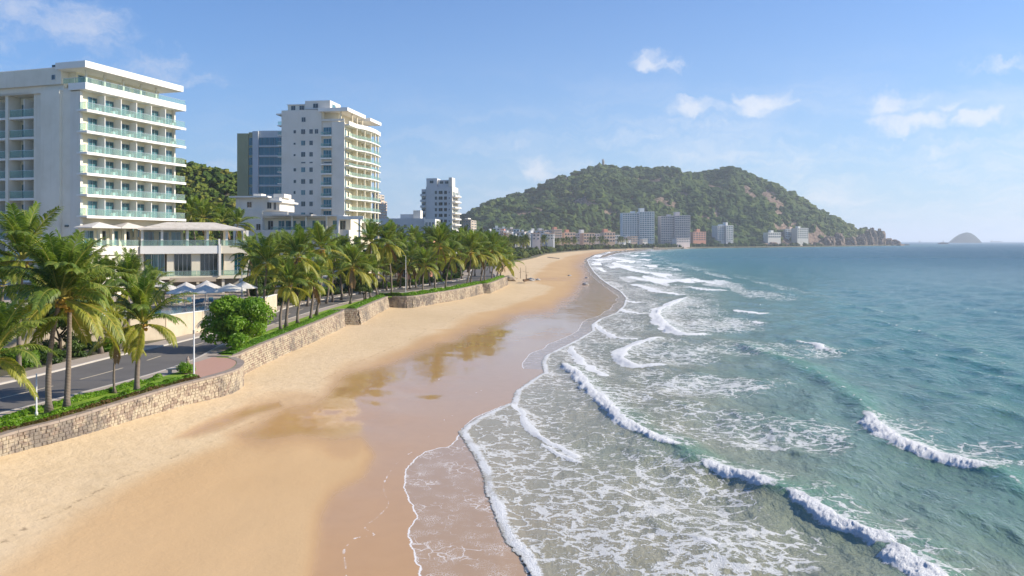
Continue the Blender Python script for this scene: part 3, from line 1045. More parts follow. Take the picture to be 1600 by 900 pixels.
# ------------------------------------------------------------------ building kit
class Building:
    """local frame: +x out of the sea side, +y away along it; z given as true height"""
    def __init__(self, name, label, cat, x, y, z, ang=0.0, group=None):
        self.z = z
        self.root = thing(name, label, cat, (x, y, z), -R(ang), group)
        self.win_cache = {}

    def b(self, name, mat, x0, x1, y0, y1, z0, z1, parent=None):
        return box_part(name, M[mat] if isinstance(mat, str) else mat, parent or self.root, x0, x1, y0, y1, z0 - (0 if parent else self.z), z1 - (0 if parent else self.z))

    def window(self, face, a, pos, z0, w_, h, glass='teal', fr='frame', mull=1, name='window', depth=.06, bar=.06):
        """face 'S': wall plane y=pos, a = x of the left edge; face 'E': wall plane x=pos, a = y of the near edge"""
        key = (face, round(w_, 2), round(h, 2), glass, fr, mull, depth)
        if key not in self.win_cache:
            f, p = MB(), MB()
            d = depth

            def bx(mb, u0, u1, z0_, z1_, d0, d1):
                if face == 'S':
                    mb.box(u0, u1, -d1, -d0, z0_, z1_)
                else:
                    mb.box(d0, d1, u0, u1, z0_, z1_)
            bx(f, 0, w_, 0, bar, .0, d)
            bx(f, 0, w_, h - bar, h, .0, d)
            bx(f, 0, bar, bar, h - bar, .0, d)
            bx(f, w_ - bar, w_, bar, h - bar, .0, d)
            for i in range(mull):
                c = w_ * (i + 1) / (mull + 1)
                bx(f, c - bar / 2, c + bar / 2, bar, h - bar, .0, d)
            for i in range(mull + 1):
                c0 = w_ * i / (mull + 1) + bar * (.5 if i else 1)
                c1 = w_ * (i + 1) / (mull + 1) - bar * (.5 if i < mull else 1)
                bx(p, c0, c1, bar, h - bar, .0, d * .45)
            self.win_cache[key] = (f.mesh(name, M[fr]), p.mesh('pane', M[glass]))
        fm, pm = self.win_cache[key]
        o = link(bpy.data.objects.new(name, fm), self.root)
        o.location = (a, pos, z0 - self.z) if face == 'S' else (pos, a, z0 - self.z)
        link(bpy.data.objects.new('pane', pm), o)
        return o

    def rail(self, x0, x1, y0, y1, z, h=1.05, axis='y', panes=6, both=True):
        """glass balustrade along one edge, panes are single parts"""
        if axis == 'y':
            step = (y1 - y0) / panes
            for i in range(panes):
                self.b('railing_pane', 'rail', x0 - .015, x0 + .015, y0 + i * step + .04, y0 + (i + 1) * step - .04, z + .06, z + h - .04)
            self.b('handrail', 'steel', x0 - .03, x0 + .03, y0, y1, z + h - .04, z + h)
        else:
            step = (x1 - x0) / panes
            for i in range(panes):
                self.b('railing_pane', 'rail', x0 + i * step + .04, x0 + (i + 1) * step - .04, y0 - .015, y0 + .015, z + .06, z + h - .04)
            self.b('handrail', 'steel', x0, x1, y0 - .03, y0 + .03, z + h - .04, z + h)

# ------------------------------------------------------------------ land behind the sea walls, road, verge
def mat_ground(name, stops, scale=.2, bump=.3, rough=.9, fine=6.0, bd=.05):
    m, g, out = material(name)
    pos = g.pos()
    n = g.noise(pos, scale, 6.0, .62)
    f = g.noise(pos, fine, 5.0, .65)
    c = g.ramp(g.math('ADD', g.math('MULTIPLY', n, .65), g.math('MULTIPLY', f, .35)), stops)
    principled(g, out, c, rough, g.bump(f, bump, bd), spec=.3)
    return m


M['soil'] = mat_ground('town_ground', [(.3, (.10, .085, .06)), (.5, (.13, .12, .075)), (.7, (.16, .15, .11))])
M['asphalt'] = mat_ground('asphalt', [(.3, (.125, .116, .106)), (.7, (.18, .167, .150))], .35, .25, .75, 30.0, .01)
M['pave'] = mat_ground('footpath_paving', [(.3, (.36, .30, .24)), (.7, (.46, .39, .31))], .5, .2, .85, 14.0, .01)
M['kerb'] = mat_flat('kerb_stone', (.50, .46, .40), .8, scale=3)
M['line'] = mat_flat('worn_road_paint', (.62, .52, .36), .7, scale=8, var=.25)
M['grass'] = mat_ground('lawn', [(.3, (.10, .18, .014)), (.5, (.20, .32, .025)), (.72, (.30, .42, .045))], .6, .8, .9, 9.0, .06)
M['wallstone'] = None
_le = sorted(LAND_EDGE, key=lambda q: q[1])
_leY = [p[1] for p in _le]
_leX = [p[0] for p in _le]


def land_x(y):
    return np.interp(y, _leY, _leX)


def land_z(y):
    return np.interp(y, [0, 255, 300, 480, 1200, 3000], [3.62, 3.62, 3.1, 2.9, 2.8, 2.5])


def build_land():
    Ys = np.concatenate([np.arange(-60, 300, 6.0), np.geomspace(300, 4600, 60)])
    offs = np.array([-1.2, 0, 3, 8, 20, 60, 150, 400, 1000, 2200, 4500])
    offs[0] = -.3
    V = []
    for y in Ys:
        ex, zz = float(land_x(y)), float(land_z(y))
        for i, o in enumerate(offs):
            V.append((ex - .55 - o if y < 262 else ex - o, y, zz if (i > 0 or y < 262) else 0.5))
    n = len(offs)
    F = [(i * n + j, i * n + j + 1, (i + 1) * n + j + 1, (i + 1) * n + j) for i in range(len(Ys) - 1) for j in range(n - 1)]
    F = [tuple(reversed(f)) for f in F]
    o = link(bpy.data.objects.new("ground", np_mesh("ground", V, F, False, M['soil'])))
    tag(o, "flat town ground behind the sea walls", kind='structure')


R_Y = [18, 35, 50, 60, 68, 75, 80, 88, 100, 112, 125, 135, 150, 165, 182, 200, 222, 245, 275, 310, 380, 470]
R_R = [-43.5, -37.6, -34.0, -32.0, -30.4, -30.0, -30.6, -31.9, -32.5, -32.6, -32.4, -32.0, -30.7, -28.5, -22.6, -16.0, -8.8, -5.0, -6.0, -9.0, -5, 2]
R_L = [-53.0, -47.2, -43.3, -41.0, -39.5, -39.3, -39.0, -37.2, -36.5, -36.4, -36.9, -38.5, -37.5, -35.3, -30.5, -24.6, -17.5, -13.2, -14.0, -17, -12.0, -6]
YS = np.concatenate([np.arange(18, 280, 1.5), np.arange(280, 470, 8)])


def smooth_line(xs, ys=None):
    v = np.interp(YS, R_Y, xs)
    for _ in range(14):
        v[1:-1] = (v[:-2] + v[1:-1] * 2 + v[2:]) / 4
    return list(zip(v.tolist(), YS.tolist()))


LINE_R, LINE_L = smooth_line(R_R), smooth_line(R_L)


def offset_line(line, d):
    """move a plan line sideways; + to the right of travel"""
    out = []
    for i, p in enumerate(line):
        a, b = line[max(i - 1, 0)], line[min(i + 1, len(line) - 1)]
        t = Vector((b[0] - a[0], b[1] - a[1])).normalized()
        out.append((p[0] + t.y * d, p[1] - t.x * d))
    return out


def strip(name, l1, l2, z, mat, label=None, kind='structure', parent=None, side=None):
    """sheet between two plan lines with the same number of points; side = depth of a real step down on both edges"""
    n = len(l1)
    V = [(p[0], p[1], z) for p in l1] + [(p[0], p[1], z) for p in l2]
    F = [(i, n + i, n + i + 1, i + 1) for i in range(n - 1)]
    if side:
        V += [(p[0], p[1], z - side) for p in l1] + [(p[0], p[1], z - side) for p in l2]
        F += [(i, i + 1, 2 * n + i + 1, 2 * n + i) for i in range(n - 1)]
        F += [(n + i + 1, n + i, 3 * n + i, 3 * n + i + 1) for i in range(n - 1)]
    o = link(bpy.data.objects.new(name, np_mesh(name, V, F, False, mat)), parent)
    if kind:
        tag(o, label, kind=kind)
    return o


def build_road():
    zr = 3.66
    strip('road', LINE_L, LINE_R, zr, M['asphalt'], label='grey asphalt beach road curving behind the palms')
    strip('kerb', LINE_R, offset_line(LINE_R, .24), 3.80, M['kerb'], label='pale kerb on the seaward edge of the beach road', side=.15)
    strip('kerb', offset_line(LINE_L, -.24), LINE_L, 3.80, M['kerb'], label='pale kerb on the hotel side of the beach road', side=.15)
    strip('footpath', offset_line(LINE_R, .24), offset_line(LINE_R, 1.9), 3.785, M['pave'], label='pale seaside footpath between the road and the grass verge')
    strip('footpath', offset_line(LINE_L, -2.4), offset_line(LINE_L, -.24), 3.785, M['pave'], label='pale footpath on the hotel side of the beach road')
    mid = [((a[0] + b[0]) / 2, (a[1] + b[1]) / 2) for a, b in zip(LINE_R, LINE_L)]
    sections = [(54, 63.2), (65.5, 72.5), (75.5, 80)] + [(y, y + 4) for y in range(86, 250, 9)]
    root = thing('road_line', 'worn yellowish dashed centre line painted on the beach road', 'road marking', (0, 0, zr))
    for (y0, y1) in sections:
        l = [p for p in mid if y0 <= p[1] <= y1]
        if len(l) > 1:
            strip('dash', offset_line(l, -.09), offset_line(l, .09), .006, M['line'], kind=None, parent=root)
    fp = offset_line(LINE_R, 1.9)
    l1, l2 = [], []
    for y in np.arange(20, 258, 1.5):
        xa, xb = float(np.interp(y, [p[1] for p in fp], [p[0] for p in fp])), float(land_x(y)) - .50
        xa = min(xa, xb - .3)
        l1.append((xa, y))
        l2.append((xb, y))
    strip('lawn', l1, l2, 3.80, M['grass'], label='strip of green lawn along the top of the sea wall', side=.15)
    return l1, l2


build_land()
VERGE_IN, VERGE_OUT = build_road()


# ------------------------------------------------------------------ sea walls of squared stones
def mat_stone():
    m, g, out = material('wall_stone')
    pos = g.pos()
    oi = g.node('ShaderNodeObjectInfo').outputs['Random']
    n = g.noise(pos, 1.7, 5.0, .65)
    c1 = g.mix(n, (.33, .27, .19), (.57, .48, .345))
    c2 = g.mix(n, (.22, .155, .11), (.40, .315, .24))
    c3 = g.mix(n, (.10, .085, .075), (.24, .21, .18))
    a = g.voronoi(g.mapping(pos, (1, 1, 1.6)), 1.9, 'F1', 'Color')
    sp = g.node('ShaderNodeSeparateColor')
    g.set(sp, 0, a)
    c = g.mix(g.maprange(sp.outputs[0], .55, .75), c1, c2)
    big = g.noise(pos, .16, 4.0, .6)
    c = g.mix(g.maprange(g.math('ADD', g.math('MULTIPLY', big, .6), g.math('MULTIPLY', g.noise(pos, 1.1, 4.0, .7), .4)), .47, .60, 0, .85), c, c3)
    principled(g, out, c, .9, g.bump(g.noise(pos, 12, 4.0), .5, .03), spec=.2)
    return m


M['wallstone'] = mat_stone()
M['mortar'] = mat_flat('mortar', (.26, .22, .175), .95, scale=3)
M['coping'] = mat_plaster('coping_stone', (.34, .28, .23), .16, 1.0, streak=False)


def stone_mesh(w_, h, t, seed):
    r = random.Random(seed)
    b = min(w_, h) * .13
    j = lambda s: r.uniform(-s, s)
    V = []
    for (sx, sz) in ((-1, -1), (1, -1), (1, 1), (-1, 1)):
        V.append((sx * w_ / 2, 0, sz * h / 2))
    for (sx, sz) in ((-1, -1), (1, -1), (1, 1), (-1, 1)):
        V.append((sx * (w_ / 2 - b * .35) + j(b * .5), t * .6, sz * (h / 2 - b * .35) + j(b * .5)))
    for (sx, sz) in ((-1, -1), (1, -1), (1, 1), (-1, 1)):
        V.append((sx * (w_ / 2 - b * 1.4) + j(b * .4), t * r.uniform(.85, 1.15), sz * (h / 2 - b * 1.3) + j(b * .4)))
    F = [(8, 11, 10, 9)]
    for i in range(4):
        k = (i + 1) % 4
        F += [(i, 4 + i, 4 + k, k), (4 + i, 8 + i, 8 + k, 4 + k)]
    return V, F


STONES = [stone_mesh(w_, .27, .07, i) for i, w_ in enumerate([.30, .36, .42, .48, .56, .34, .40, .52, .46, .64])]
STONE_W = [.30, .36, .42, .48, .56, .34, .40, .52, .46, .64]
_stone_me = None


def build_wall(name, label, line, ztop, single, cap_h=.16, battered=.0, cope='coping', big=1.0):
    global _stone_me
    if _stone_me is None:
        _stone_me = []
        for V, F in STONES:
            me = bpy.data.meshes.new('stone')
            me.from_pydata(V, [], F)
            me.materials.append(M['wallstone'])
            _stone_me.append(me)
    # reference line as arc length
    P = [Vector((p[0], p[1])) for p in line]
    cum = [0]
    for a, b in zip(P, P[1:]):
        cum.append(cum[-1] + (b - a).length)
    total = cum[-1]

    def at(s):
        s = min(max(s, 0), total)
        for i in range(len(P) - 1):
            if s <= cum[i + 1] or i == len(P) - 2:
                t = (s - cum[i]) / max(cum[i + 1] - cum[i], 1e-6)
                q = P[i].lerp(P[i + 1], t)
                d = (P[i + 1] - P[i]).normalized()
                return q, d
    root = thing(name, label, 'sea wall', (P[0].x, P[0].y, 0), 0)
    inv = Vector((P[0].x, P[0].y))
    # core
    out_l = offset_line(line, 0)
    in_l = offset_line(line, -.5)
    m = MB()
    n = len(line)
    zc = ztop - cap_h
    V, F = [], []
    for p in out_l:
        V += [(p[0] - inv.x, p[1] - inv.y, -.5), (p[0] - inv.x, p[1] - inv.y, zc)]
    for p in in_l:
        V += [(p[0] - inv.x, p[1] - inv.y, -.5), (p[0] - inv.x, p[1] - inv.y, zc)]
    for i in range(n - 1):
        F.append((2 * i, 2 * i + 2, 2 * i + 3, 2 * i + 1))
        F.append((2 * n + 2 * i + 2, 2 * n + 2 * i, 2 * n + 2 * i + 1, 2 * n + 2 * i + 3))
        F.append((2 * i + 1, 2 * i + 3, 2 * n + 2 * i + 3, 2 * n + 2 * i + 1))
    F += [(0, 1, 2 * n + 1, 2 * n), (2 * n - 2, 4 * n - 2, 4 * n - 1, 2 * n - 1)]
    m.add(V, F)
    m.build('wall_core', M['mortar'], root)
    # coping slabs of about 1.6 m
    k = max(1, int(total / (1.7 * big)))
    for i in range(k):
        s0, s1 = total * i / k + .015, total * (i + 1) / k - .015
        (a, da), (b, db) = at(s0), at(s1)
        na, nb = Vector((da.y, -da.x)), Vector((db.y, -db.x))
        o = .10
        q = [a + na * o, b + nb * o, b - nb * .55, a - na * .55]
        c = sum(q, Vector((0, 0))) / 4
        mm = MB().prism([(v.x - c.x, v.y - c.y) for v in q], 0, cap_h)
        mm.build('coping_slab', M[cope], root, loc=(c.x - inv.x, c.y - inv.y, zc + random.uniform(0, .012)))
    # stones
    rows = int((zc + .1) / (.29 * big))
    cands = []
    for r in range(rows):
        z = zc - .145 * big - r * .29 * big
        s = random.uniform(0, .3)
        while s < total - .3:
            ki = random.randrange(len(STONE_W))
            wd = STONE_W[ki] * big
            (q, d) = at(s + wd / 2)
            nrm = Vector((d.y, -d.x))
            foot = float(beach_z(np.array([q.x + .2]), np.array([q.y]))[0])
            if z > foot - .22:
                cands.append((q + nrm * 0.0, d, nrm, z, ki, wd))
            s += wd + .025
    cands.sort(key=lambda c: c[0].length + abs(c[3] - 3) * .1)
    V, F = [], []
    for i, (q, d, nrm, z, ki, wd) in enumerate(cands):
        bat = (ztop - z) * battered
        p = q + nrm * bat
        if i < single:
            o = bpy.data.objects.new('stone', _stone_me[ki])
            link(o, root)
            o.location = (p.x - inv.x, p.y - inv.y, z)
            # local x along the wall, local y outwards
            o.rotation_euler = (random.uniform(-.05, .05), random.uniform(-.05, .05), math.atan2(nrm.x, nrm.y) * -1)
            o.scale = (-big, big * random.uniform(.7, 1.3), big * random.uniform(.93, 1.04))
        else:
            b0 = len(V)
            js = random.uniform(.6, 1.5)
            for (x, y, zz) in STONES[ki][0]:
                w2 = p - d * (x * big) + nrm * (y * js * big)
                V.append((w2.x - inv.x, w2.y - inv.y, z + zz * big))
            F += [tuple(b0 + t for t in f) for f in STONES[ki][1]]
    if V:
        me = bpy.data.meshes.new('stonework')
        me.from_pydata(V, [], F)
        me.materials.append(M['wallstone'])
        o = link(bpy.data.objects.new('stonework', me), root)
        o['kind'] = 'stuff'
    return root


W_LABEL = ['low curved wall of pale squared stones with rounded end, nearest the viewer', 'long straight stone sea wall behind the rounded end, under the leafy round tree', 'short stone sea wall with a dark return face, beyond the first gap',
           'long pale sea wall with dark mottled stones at its near corner', 'last short piece of sea wall before the open beach']
for i, wl in enumerate(WALLS):
    build_wall('sea_wall', W_LABEL[i], wl, Z_WALL + .02, 300 if i == 0 else 0, battered=0 if i == 0 else .14, big=.82 if i < 2 else 1.1)
# returns where the wall steps
build_wall('wall_return', 'short stone return wall joining the rounded end to the long straight wall', [(-29.6, 78.3), (-26.9, 77.75), (-27.05, 79.5)], Z_WALL + .05, 0)
build_wall('wall_return', 'short dark return wall closing the first gap beside the palms', [(-27.3, 129.9), (-29.35, 130.3), (-29.45, 132.2)][::-1], Z_WALL + .05, 0)


# ------------------------------------------------------------------ hills
RIDGE = [(560, 362), (640, 352), (700, 346), (725, 341), (745, 331), (770, 319), (800, 308), (830, 299), (850, 292), (880, 279), (905, 270), (925, 266), (945, 264), (960, 264), (985, 267), (1010, 269), (1040, 270), (1075, 274), (1100, 272), (1125, 268), (1145, 268), (1165, 274), (1190, 287), (1215, 297), (1240, 309), (1265, 323), (1290, 337), (1315, 350), (1345, 360), (1362, 361), (1375, 367), (1392, 378), (1404, 379.5), (1412, 382.5)]
R_PX = [p[0] for p in RIDGE]
R_PY = [p[1] for p in RIDGE]


def hill_y(px):
    foot = np.interp(px, [560, 700, 850, 950, 1085, 1200, 1300, 1413], [1500, 1650, 1750, 1900, 1960, 2060, 2330, 2952])
    ridge = np.interp(px, [560, 700, 850, 950, 1085, 1200, 1300, 1360, 1413], [2300, 2350, 2500, 2600, 2650, 2650, 2720, 2830, 2975])
    return foot, ridge


def hill_height(px, t):
    """px: bearing, t 0 foot .. 1 ridge .. 2 back foot"""
    foot, ridge = hill_y(px)
    Y = foot + (ridge - foot) * t
    zr = 15 + (HOR - np.interp(px, R_PX, R_PY)) * ridge / FOC
    zb = np.interp(px, [1085, 1200, 1413], [3, 10, 2])
    tt = np.clip(t, 0, 1)
    s = np.where(t <= 1, .55 * np.sin(tt * math.pi / 2) ** 1.15 + .45 * tt, np.cos((t - 1) * math.pi / 2))
    X = (px - 800) * Y / FOC
    spur = np.abs(fbm(X / 330, Y / 600, 200, 4) - .5) * 2
    sp2 = fbm(X / 70, Y / 110, 210, 4) - .5
    env = np.clip(t, 0, 1) * np.clip(1 - t, 0, 1) * 4 * (t <= 1)
    z = zb + (zr - zb) * s
    z = z - env * (zr * .50) * (spur - .22) * 1.5 + sp2 * 34 * env + 3 * (fbm(X / 18, Y / 18, 220, 3) - .5) * (t < 1)
    return X, Y, np.maximum(z, -2)


def rock_mask(X, Y, px, t):
    steep = fbm(X / 60, Y / 90, 230, 4)
    right = sstep(1080, 1180, px)
    m = sstep(.53, .60, steep) * (.55 + .45 * right)
    m = np.maximum(m, sstep(1170, 1290, px) * sstep(.20, .08, t))
    m = np.maximum(m, sstep(1300, 1365, px) * sstep(.75, .35, t + .3 * (steep - .5)))
    m = np.maximum(m, sstep(1352, 1372, px))
    return m


def mat_hill():
    m, g, out = material('hill_slope')
    pos = g.pos()
    rock, right = g.attr('rock'), g.attr('right')
    n = g.noise(pos, .02, 6.0, .65)
    n2 = g.noise(pos, .12, 5.0, .7)
    green = g.mix(n, (.030, .055, .016), (.07, .105, .030))
    green = g.mix(g.math('MULTIPLY', right, g.maprange(n2, .35, .65)), green, (.095, .125, .038))
    rk = g.mix(n2, (.16, .105, .075), (.42, .31, .23))
    rk = g.mix(g.maprange(g.voronoi(g.mapping(pos, (1, 1, .45), (.3, .2, .5)), .07, 'DISTANCE_TO_EDGE'), .0, .12), (.12, .085, .065), rk)
    c = g.mix(g.maprange(g.math('ADD', rock, g.math('MULTIPLY', g.math('SUBTRACT', n2, .5), .8)), .35, .6), green, rk)
    principled(g, out, c, .95, g.bump(g.math('ADD', n2, g.math('MULTIPLY', n, 2.0)), 1.0, 6.0), spec=.1)
    return m


def mat_canopy(name, cols, scale=.03, bump=6.0, bs=.25):
    m, g, out = material(name)
    pos = g.pos()
    tint = g.attr('tint')
    n = g.noise(pos, scale, 5.0, .6)
    f = g.noise(pos, bs, 4.0, .7)
    c = g.ramp(g.math('ADD', g.math('MULTIPLY', tint, .55), g.math('MULTIPLY', g.math('ADD', n, g.math('MULTIPLY', f, .6)), .30)), cols)
    principled(g, out, c, .85, g.bump(f, 1.0, bump), spec=.15)
    return m


def ico_np(sub):
    import bmesh
    bm = bmesh.new()
    bmesh.ops.create_icosphere(bm, subdivisions=sub, radius=1.0)
    V = np.array([v.co[:] for v in bm.verts])
    F = np.array([[v.index for v in f.verts] for f in bm.faces])
    bm.free()
    return V, F


def blobs(name, pts, rad, mat, sub=2, rough=.35, squash=.8, seed=1, tints=None):
    V0, F0 = ico_np(sub)
    n = len(pts)
    pts = np.asarray(pts, float)
    rad = np.asarray(rad, float)
    r = np.random.RandomState(seed)
    V = np.repeat(V0[None], n, 0)
    jit = r.uniform(-rough, rough, (n, len(V0), 1))
    k = r.uniform(0, 6.28, (n, 1, 3))
    lump = .16 * np.sin(V * 4.2 + k).sum(2, keepdims=True)
    V = V * (1 + jit * .6 + lump)
    sc = np.stack([r.uniform(.8, 1.25, n), r.uniform(.8, 1.25, n), squash * r.uniform(.75, 1.25, n)], 1)
    V = V * (rad[:, None, None] * sc[:, None, :]) + pts[:, None, :]
    F = F0[None] + (np.arange(n) * len(V0))[:, None, None]
    me = np_mesh(name, V.reshape(-1, 3), F.reshape(-1, 3), False, mat)
    t = r.uniform(0, 1, n) if tints is None else np.asarray(tints)
    set_attr(me, 'tint', np.repeat(t, len(V0)))
    return me


def build_hill():
    pxs = np.arange(560, 1414, 2.2)
    ts = np.concatenate([np.linspace(-.02, 1, 74), np.linspace(1.05, 2, 12)])
    PXg, T = np.meshgrid(pxs, ts, indexing='ij')
    X, Y, Z = hill_height(PXg, T)
    Z[:, 0] = -3
    Z[:, -1] = -3
    n, k = PXg.shape
    idx = np.arange(n * k).reshape(n, k)
    F = np.stack([idx[:-1, :-1], idx[1:, :-1], idx[1:, 1:], idx[:-1, 1:]], -1).reshape(-1, 4)
    me = np_mesh('hill', np.stack([X.ravel(), Y.ravel(), Z.ravel()], 1), F, True, mat_hill())
    rk = rock_mask(X, Y, PXg, T)
    set_attr(me, 'rock', rk.ravel())
    set_attr(me, 'right', sstep(1100, 1260, PXg).ravel())
    o = link(bpy.data.objects.new('hill', me))
    tag(o, 'long wooded headland hill with bare rocks towards its seaward tip', kind='structure')
    # forest crowns
    r = np.random.RandomState(3)
    N = 16000
    px = r.uniform(690, 1372, N)
    t = r.uniform(0.0, 1.02, N) ** .9
    X, Y, Z = hill_height(px, t)
    rk = rock_mask(X, Y, px, t)
    grassy = sstep(1130, 1260, px)
    dens = (1 - .93 * (rk > .4)) * (1 - .80 * grassy * sstep(.30, .5, fbm(X / 60, Y / 60, 240, 3)))
    keep = r.uniform(0, 1, N) < dens
    px, X, Y, Z, t, grassy = px[keep], X[keep], Y[keep], Z[keep], t[keep], grassy[keep]
    rad = r.uniform(0, 1, len(X)) ** 1.6 * 9.5 + 4.5 * (1 - .38 * grassy)
    rad *= np.where(t > .95, .75, 1)
    pts = np.stack([X, Y, Z + rad * .35], 1)
    mat = mat_canopy('hill_forest', [(.15, (.015, .034, .010)), (.42, (.042, .078, .016)), (.62, (.088, .128, .024)), (.85, (.165, .180, .042))], .006, 5.0, .16)
    tint = np.clip(.5 * r.uniform(0, 1, len(X)) + .5 * fbm(X / 120, Y / 200, 250, 3) * 1.2 - .05 + .2 * grassy, 0, 1)
    me = blobs('forest', pts, rad, mat, 2, .30, .8, 3, tint)
    o = link(bpy.data.objects.new('forest', me))
    tag(o, 'dense dark green forest covering the headland hill', kind='stuff')
    # trees that stand out on the skyline
    V0 = [blobs('crown', [(0, 0, 0)], [1.0], mat, 3, .28, .75, 90 + i) for i in range(3)]
    tm = MB().tube([(0, 0, -1.1), (.05, 0, -.3)], [.12, .07], 5).mesh('trunk', M['wood'])
    spots = [(1163, 270, 9), (1180, 279, 7), (1192, 285, 9), (1211, 293, 12), (1236, 304, 13), (1262, 322, 7), (1281, 332, 10), (1303, 345, 8), (1326, 356, 9), (1352, 357, 8), (1100, 270, 8), (1076, 271, 9), (880, 276, 9), (863, 283, 8), (845, 290, 9), (826, 298, 9), (1010, 266, 8), (912, 266, 8), (796, 306, 8)]
    names = ['just right of the summit ridge', 'on the upper seaward slope', 'on the upper slope above bare rock', 'with wide crown on the seaward skyline', 'largest lone crown on the seaward skyline', 'small crown half way down the seaward skyline',
             'round crown below the middle of the seaward skyline', 'low crown on the seaward skyline', 'last round crown before the rocky tip', 'crown on top of the rocky tip', 'left of the notch on the ridge', 'in the middle of the long ridge',
             'left of the statue', 'second crown left of the statue', 'third crown left of the statue', 'lower crown on the landward ridge', 'right of the statue on the ridge', 'nearest below the statue', 'lowest crown on the landward ridge']
    for i, (a, b, r_) in enumerate(spots):
        _, rd = hill_y(a)
        rd = float(rd)
        root = thing('hill_tree', 'dark lone tree ' + names[i], 'tree', (xat(a, rd), rd, float(zat(b, rd))), i * 1.3, 'lone trees on the hill skyline')
        root.scale = (r_, r_, r_)
        link(bpy.data.objects.new('crown', V0[i % 3]), root)
        link(bpy.data.objects.new('trunk', tm), root)


def build_near_hill():
    # hill behind the hotels, seen between them
    xs = np.linspace(-330, -40, 90)
    ys = np.linspace(400, 700, 60)
    X, Y = np.meshgrid(xs, ys, indexing='ij')
    prof = np.interp(X, [-330, -230, -200, -172, -155, -140, -120, -90, -60, -40], [64, 66, 58, 51, 44, 37, 34, 27, 14, 4])
    c = sstep(400, 480, Y) * sstep(700, 560, Y)
    Z = 3 + (prof - 3) * c + 4 * (fbm(X / 25, Y / 25, 300, 4) - .5) * c
    idx = np.arange(X.size).reshape(X.shape)
    F = np.stack([idx[:-1, :-1], idx[1:, :-1], idx[1:, 1:], idx[:-1, 1:]], -1).reshape(-1, 4)
    me = np_mesh('hill', np.stack([X.ravel(), Y.ravel(), Z.ravel()], 1), F, True, M['soil'])
    o = link(bpy.data.objects.new('hill', me))
    tag(o, 'small green hill behind the hotels', kind='structure')
    r = np.random.RandomState(8)
    N = 2300
    x, y = r.uniform(-300, -60, N), r.uniform(410, 520, N)
    pr = np.interp(x, [-330, -230, -200, -172, -155, -140, -120, -90, -60, -40], [64, 66, 58, 51, 44, 37, 34, 27, 14, 4])
    cc = sstep(400, 480, y) * sstep(700, 560, y)
    z = 3 + (pr - 3) * cc
    pts, rad, tint = [], [], []
    for i in range(N):
        R0 = r.uniform(2.2, 4.4)
        tn = r.uniform(0, 1)
        for k in range(5):
            a = r.uniform(0, 6.28)
            pts.append((x[i] + math.cos(a) * R0 * .6, y[i] + math.sin(a) * R0 * .6, z[i] + r.uniform(.2, 1.2) * R0))
            rad.append(R0 * r.uniform(.3, .6))
            tint.append(tn)
    mat = mat_canopy('hill_bushes', [(.15, (.028, .055, .012)), (.40, (.065, .11, .018)), (.60, (.14, .18, .026)), (.80, (.25, .22, .040)), (.95, (.24, .13, .04))], .05, 1.2, .9)
    me = blobs('forest', pts, rad, mat, 2, .5, .85, 9, tint)
    o = link(bpy.data.objects.new('forest', me))
    tag(o, 'sunlit green and ochre trees on the small hill behind the hotels', kind='stuff')


def build_island():
    for nm, lab, px0, px1, ytop, ybase, Y0, seed in (('island', 'small blue hazy island on the sea horizon', 1480, 1535, 363.3, 377.9, 7800, 5),):
        c = (px0 + px1) / 2
        xs = np.linspace(px0, px1, 60)
        ts = np.linspace(-1, 1, 24)
        P_, T_ = np.meshgrid(xs, ts, indexing='ij')
        u = (P_ - px0) / (px1 - px0)
        prof = np.interp(u, [0, .12, .22, .34, .46, .56, .68, .8, .92, 1], [0, .32, .58, .84, .97, 1.0, .92, .70, .34, 0])
        H = (377 - ytop) * Y0 / FOC + 15
        Yv = Y0 + T_ * 220
        Xv = (P_ - 800) * Yv / FOC
        Z = -6 + (H + 6) * prof * np.sqrt(np.clip(1 - T_ ** 2, 0, 1)) * (1 + .12 * (fbm(Xv / 60, Yv / 60, 400, 3) - .5))
        idx = np.arange(P_.size).reshape(P_.shape)
        F = np.stack([idx[:-1, :-1], idx[1:, :-1], idx[1:, 1:], idx[:-1, 1:]], -1).reshape(-1, 4)
        m, g, out = material('island_scrub')
        n = g.noise(g.pos(), .012, 5.0, .6)
        principled(g, out, g.mix(n, (.012, .022, .016), (.035, .045, .03)), .95, spec=.1)
        o = link(bpy.data.objects.new(nm, np_mesh(nm, np.stack([Xv.ravel(), Yv.ravel(), Z.ravel()], 1), F, True, m)))
        tag(o, lab, kind='structure')


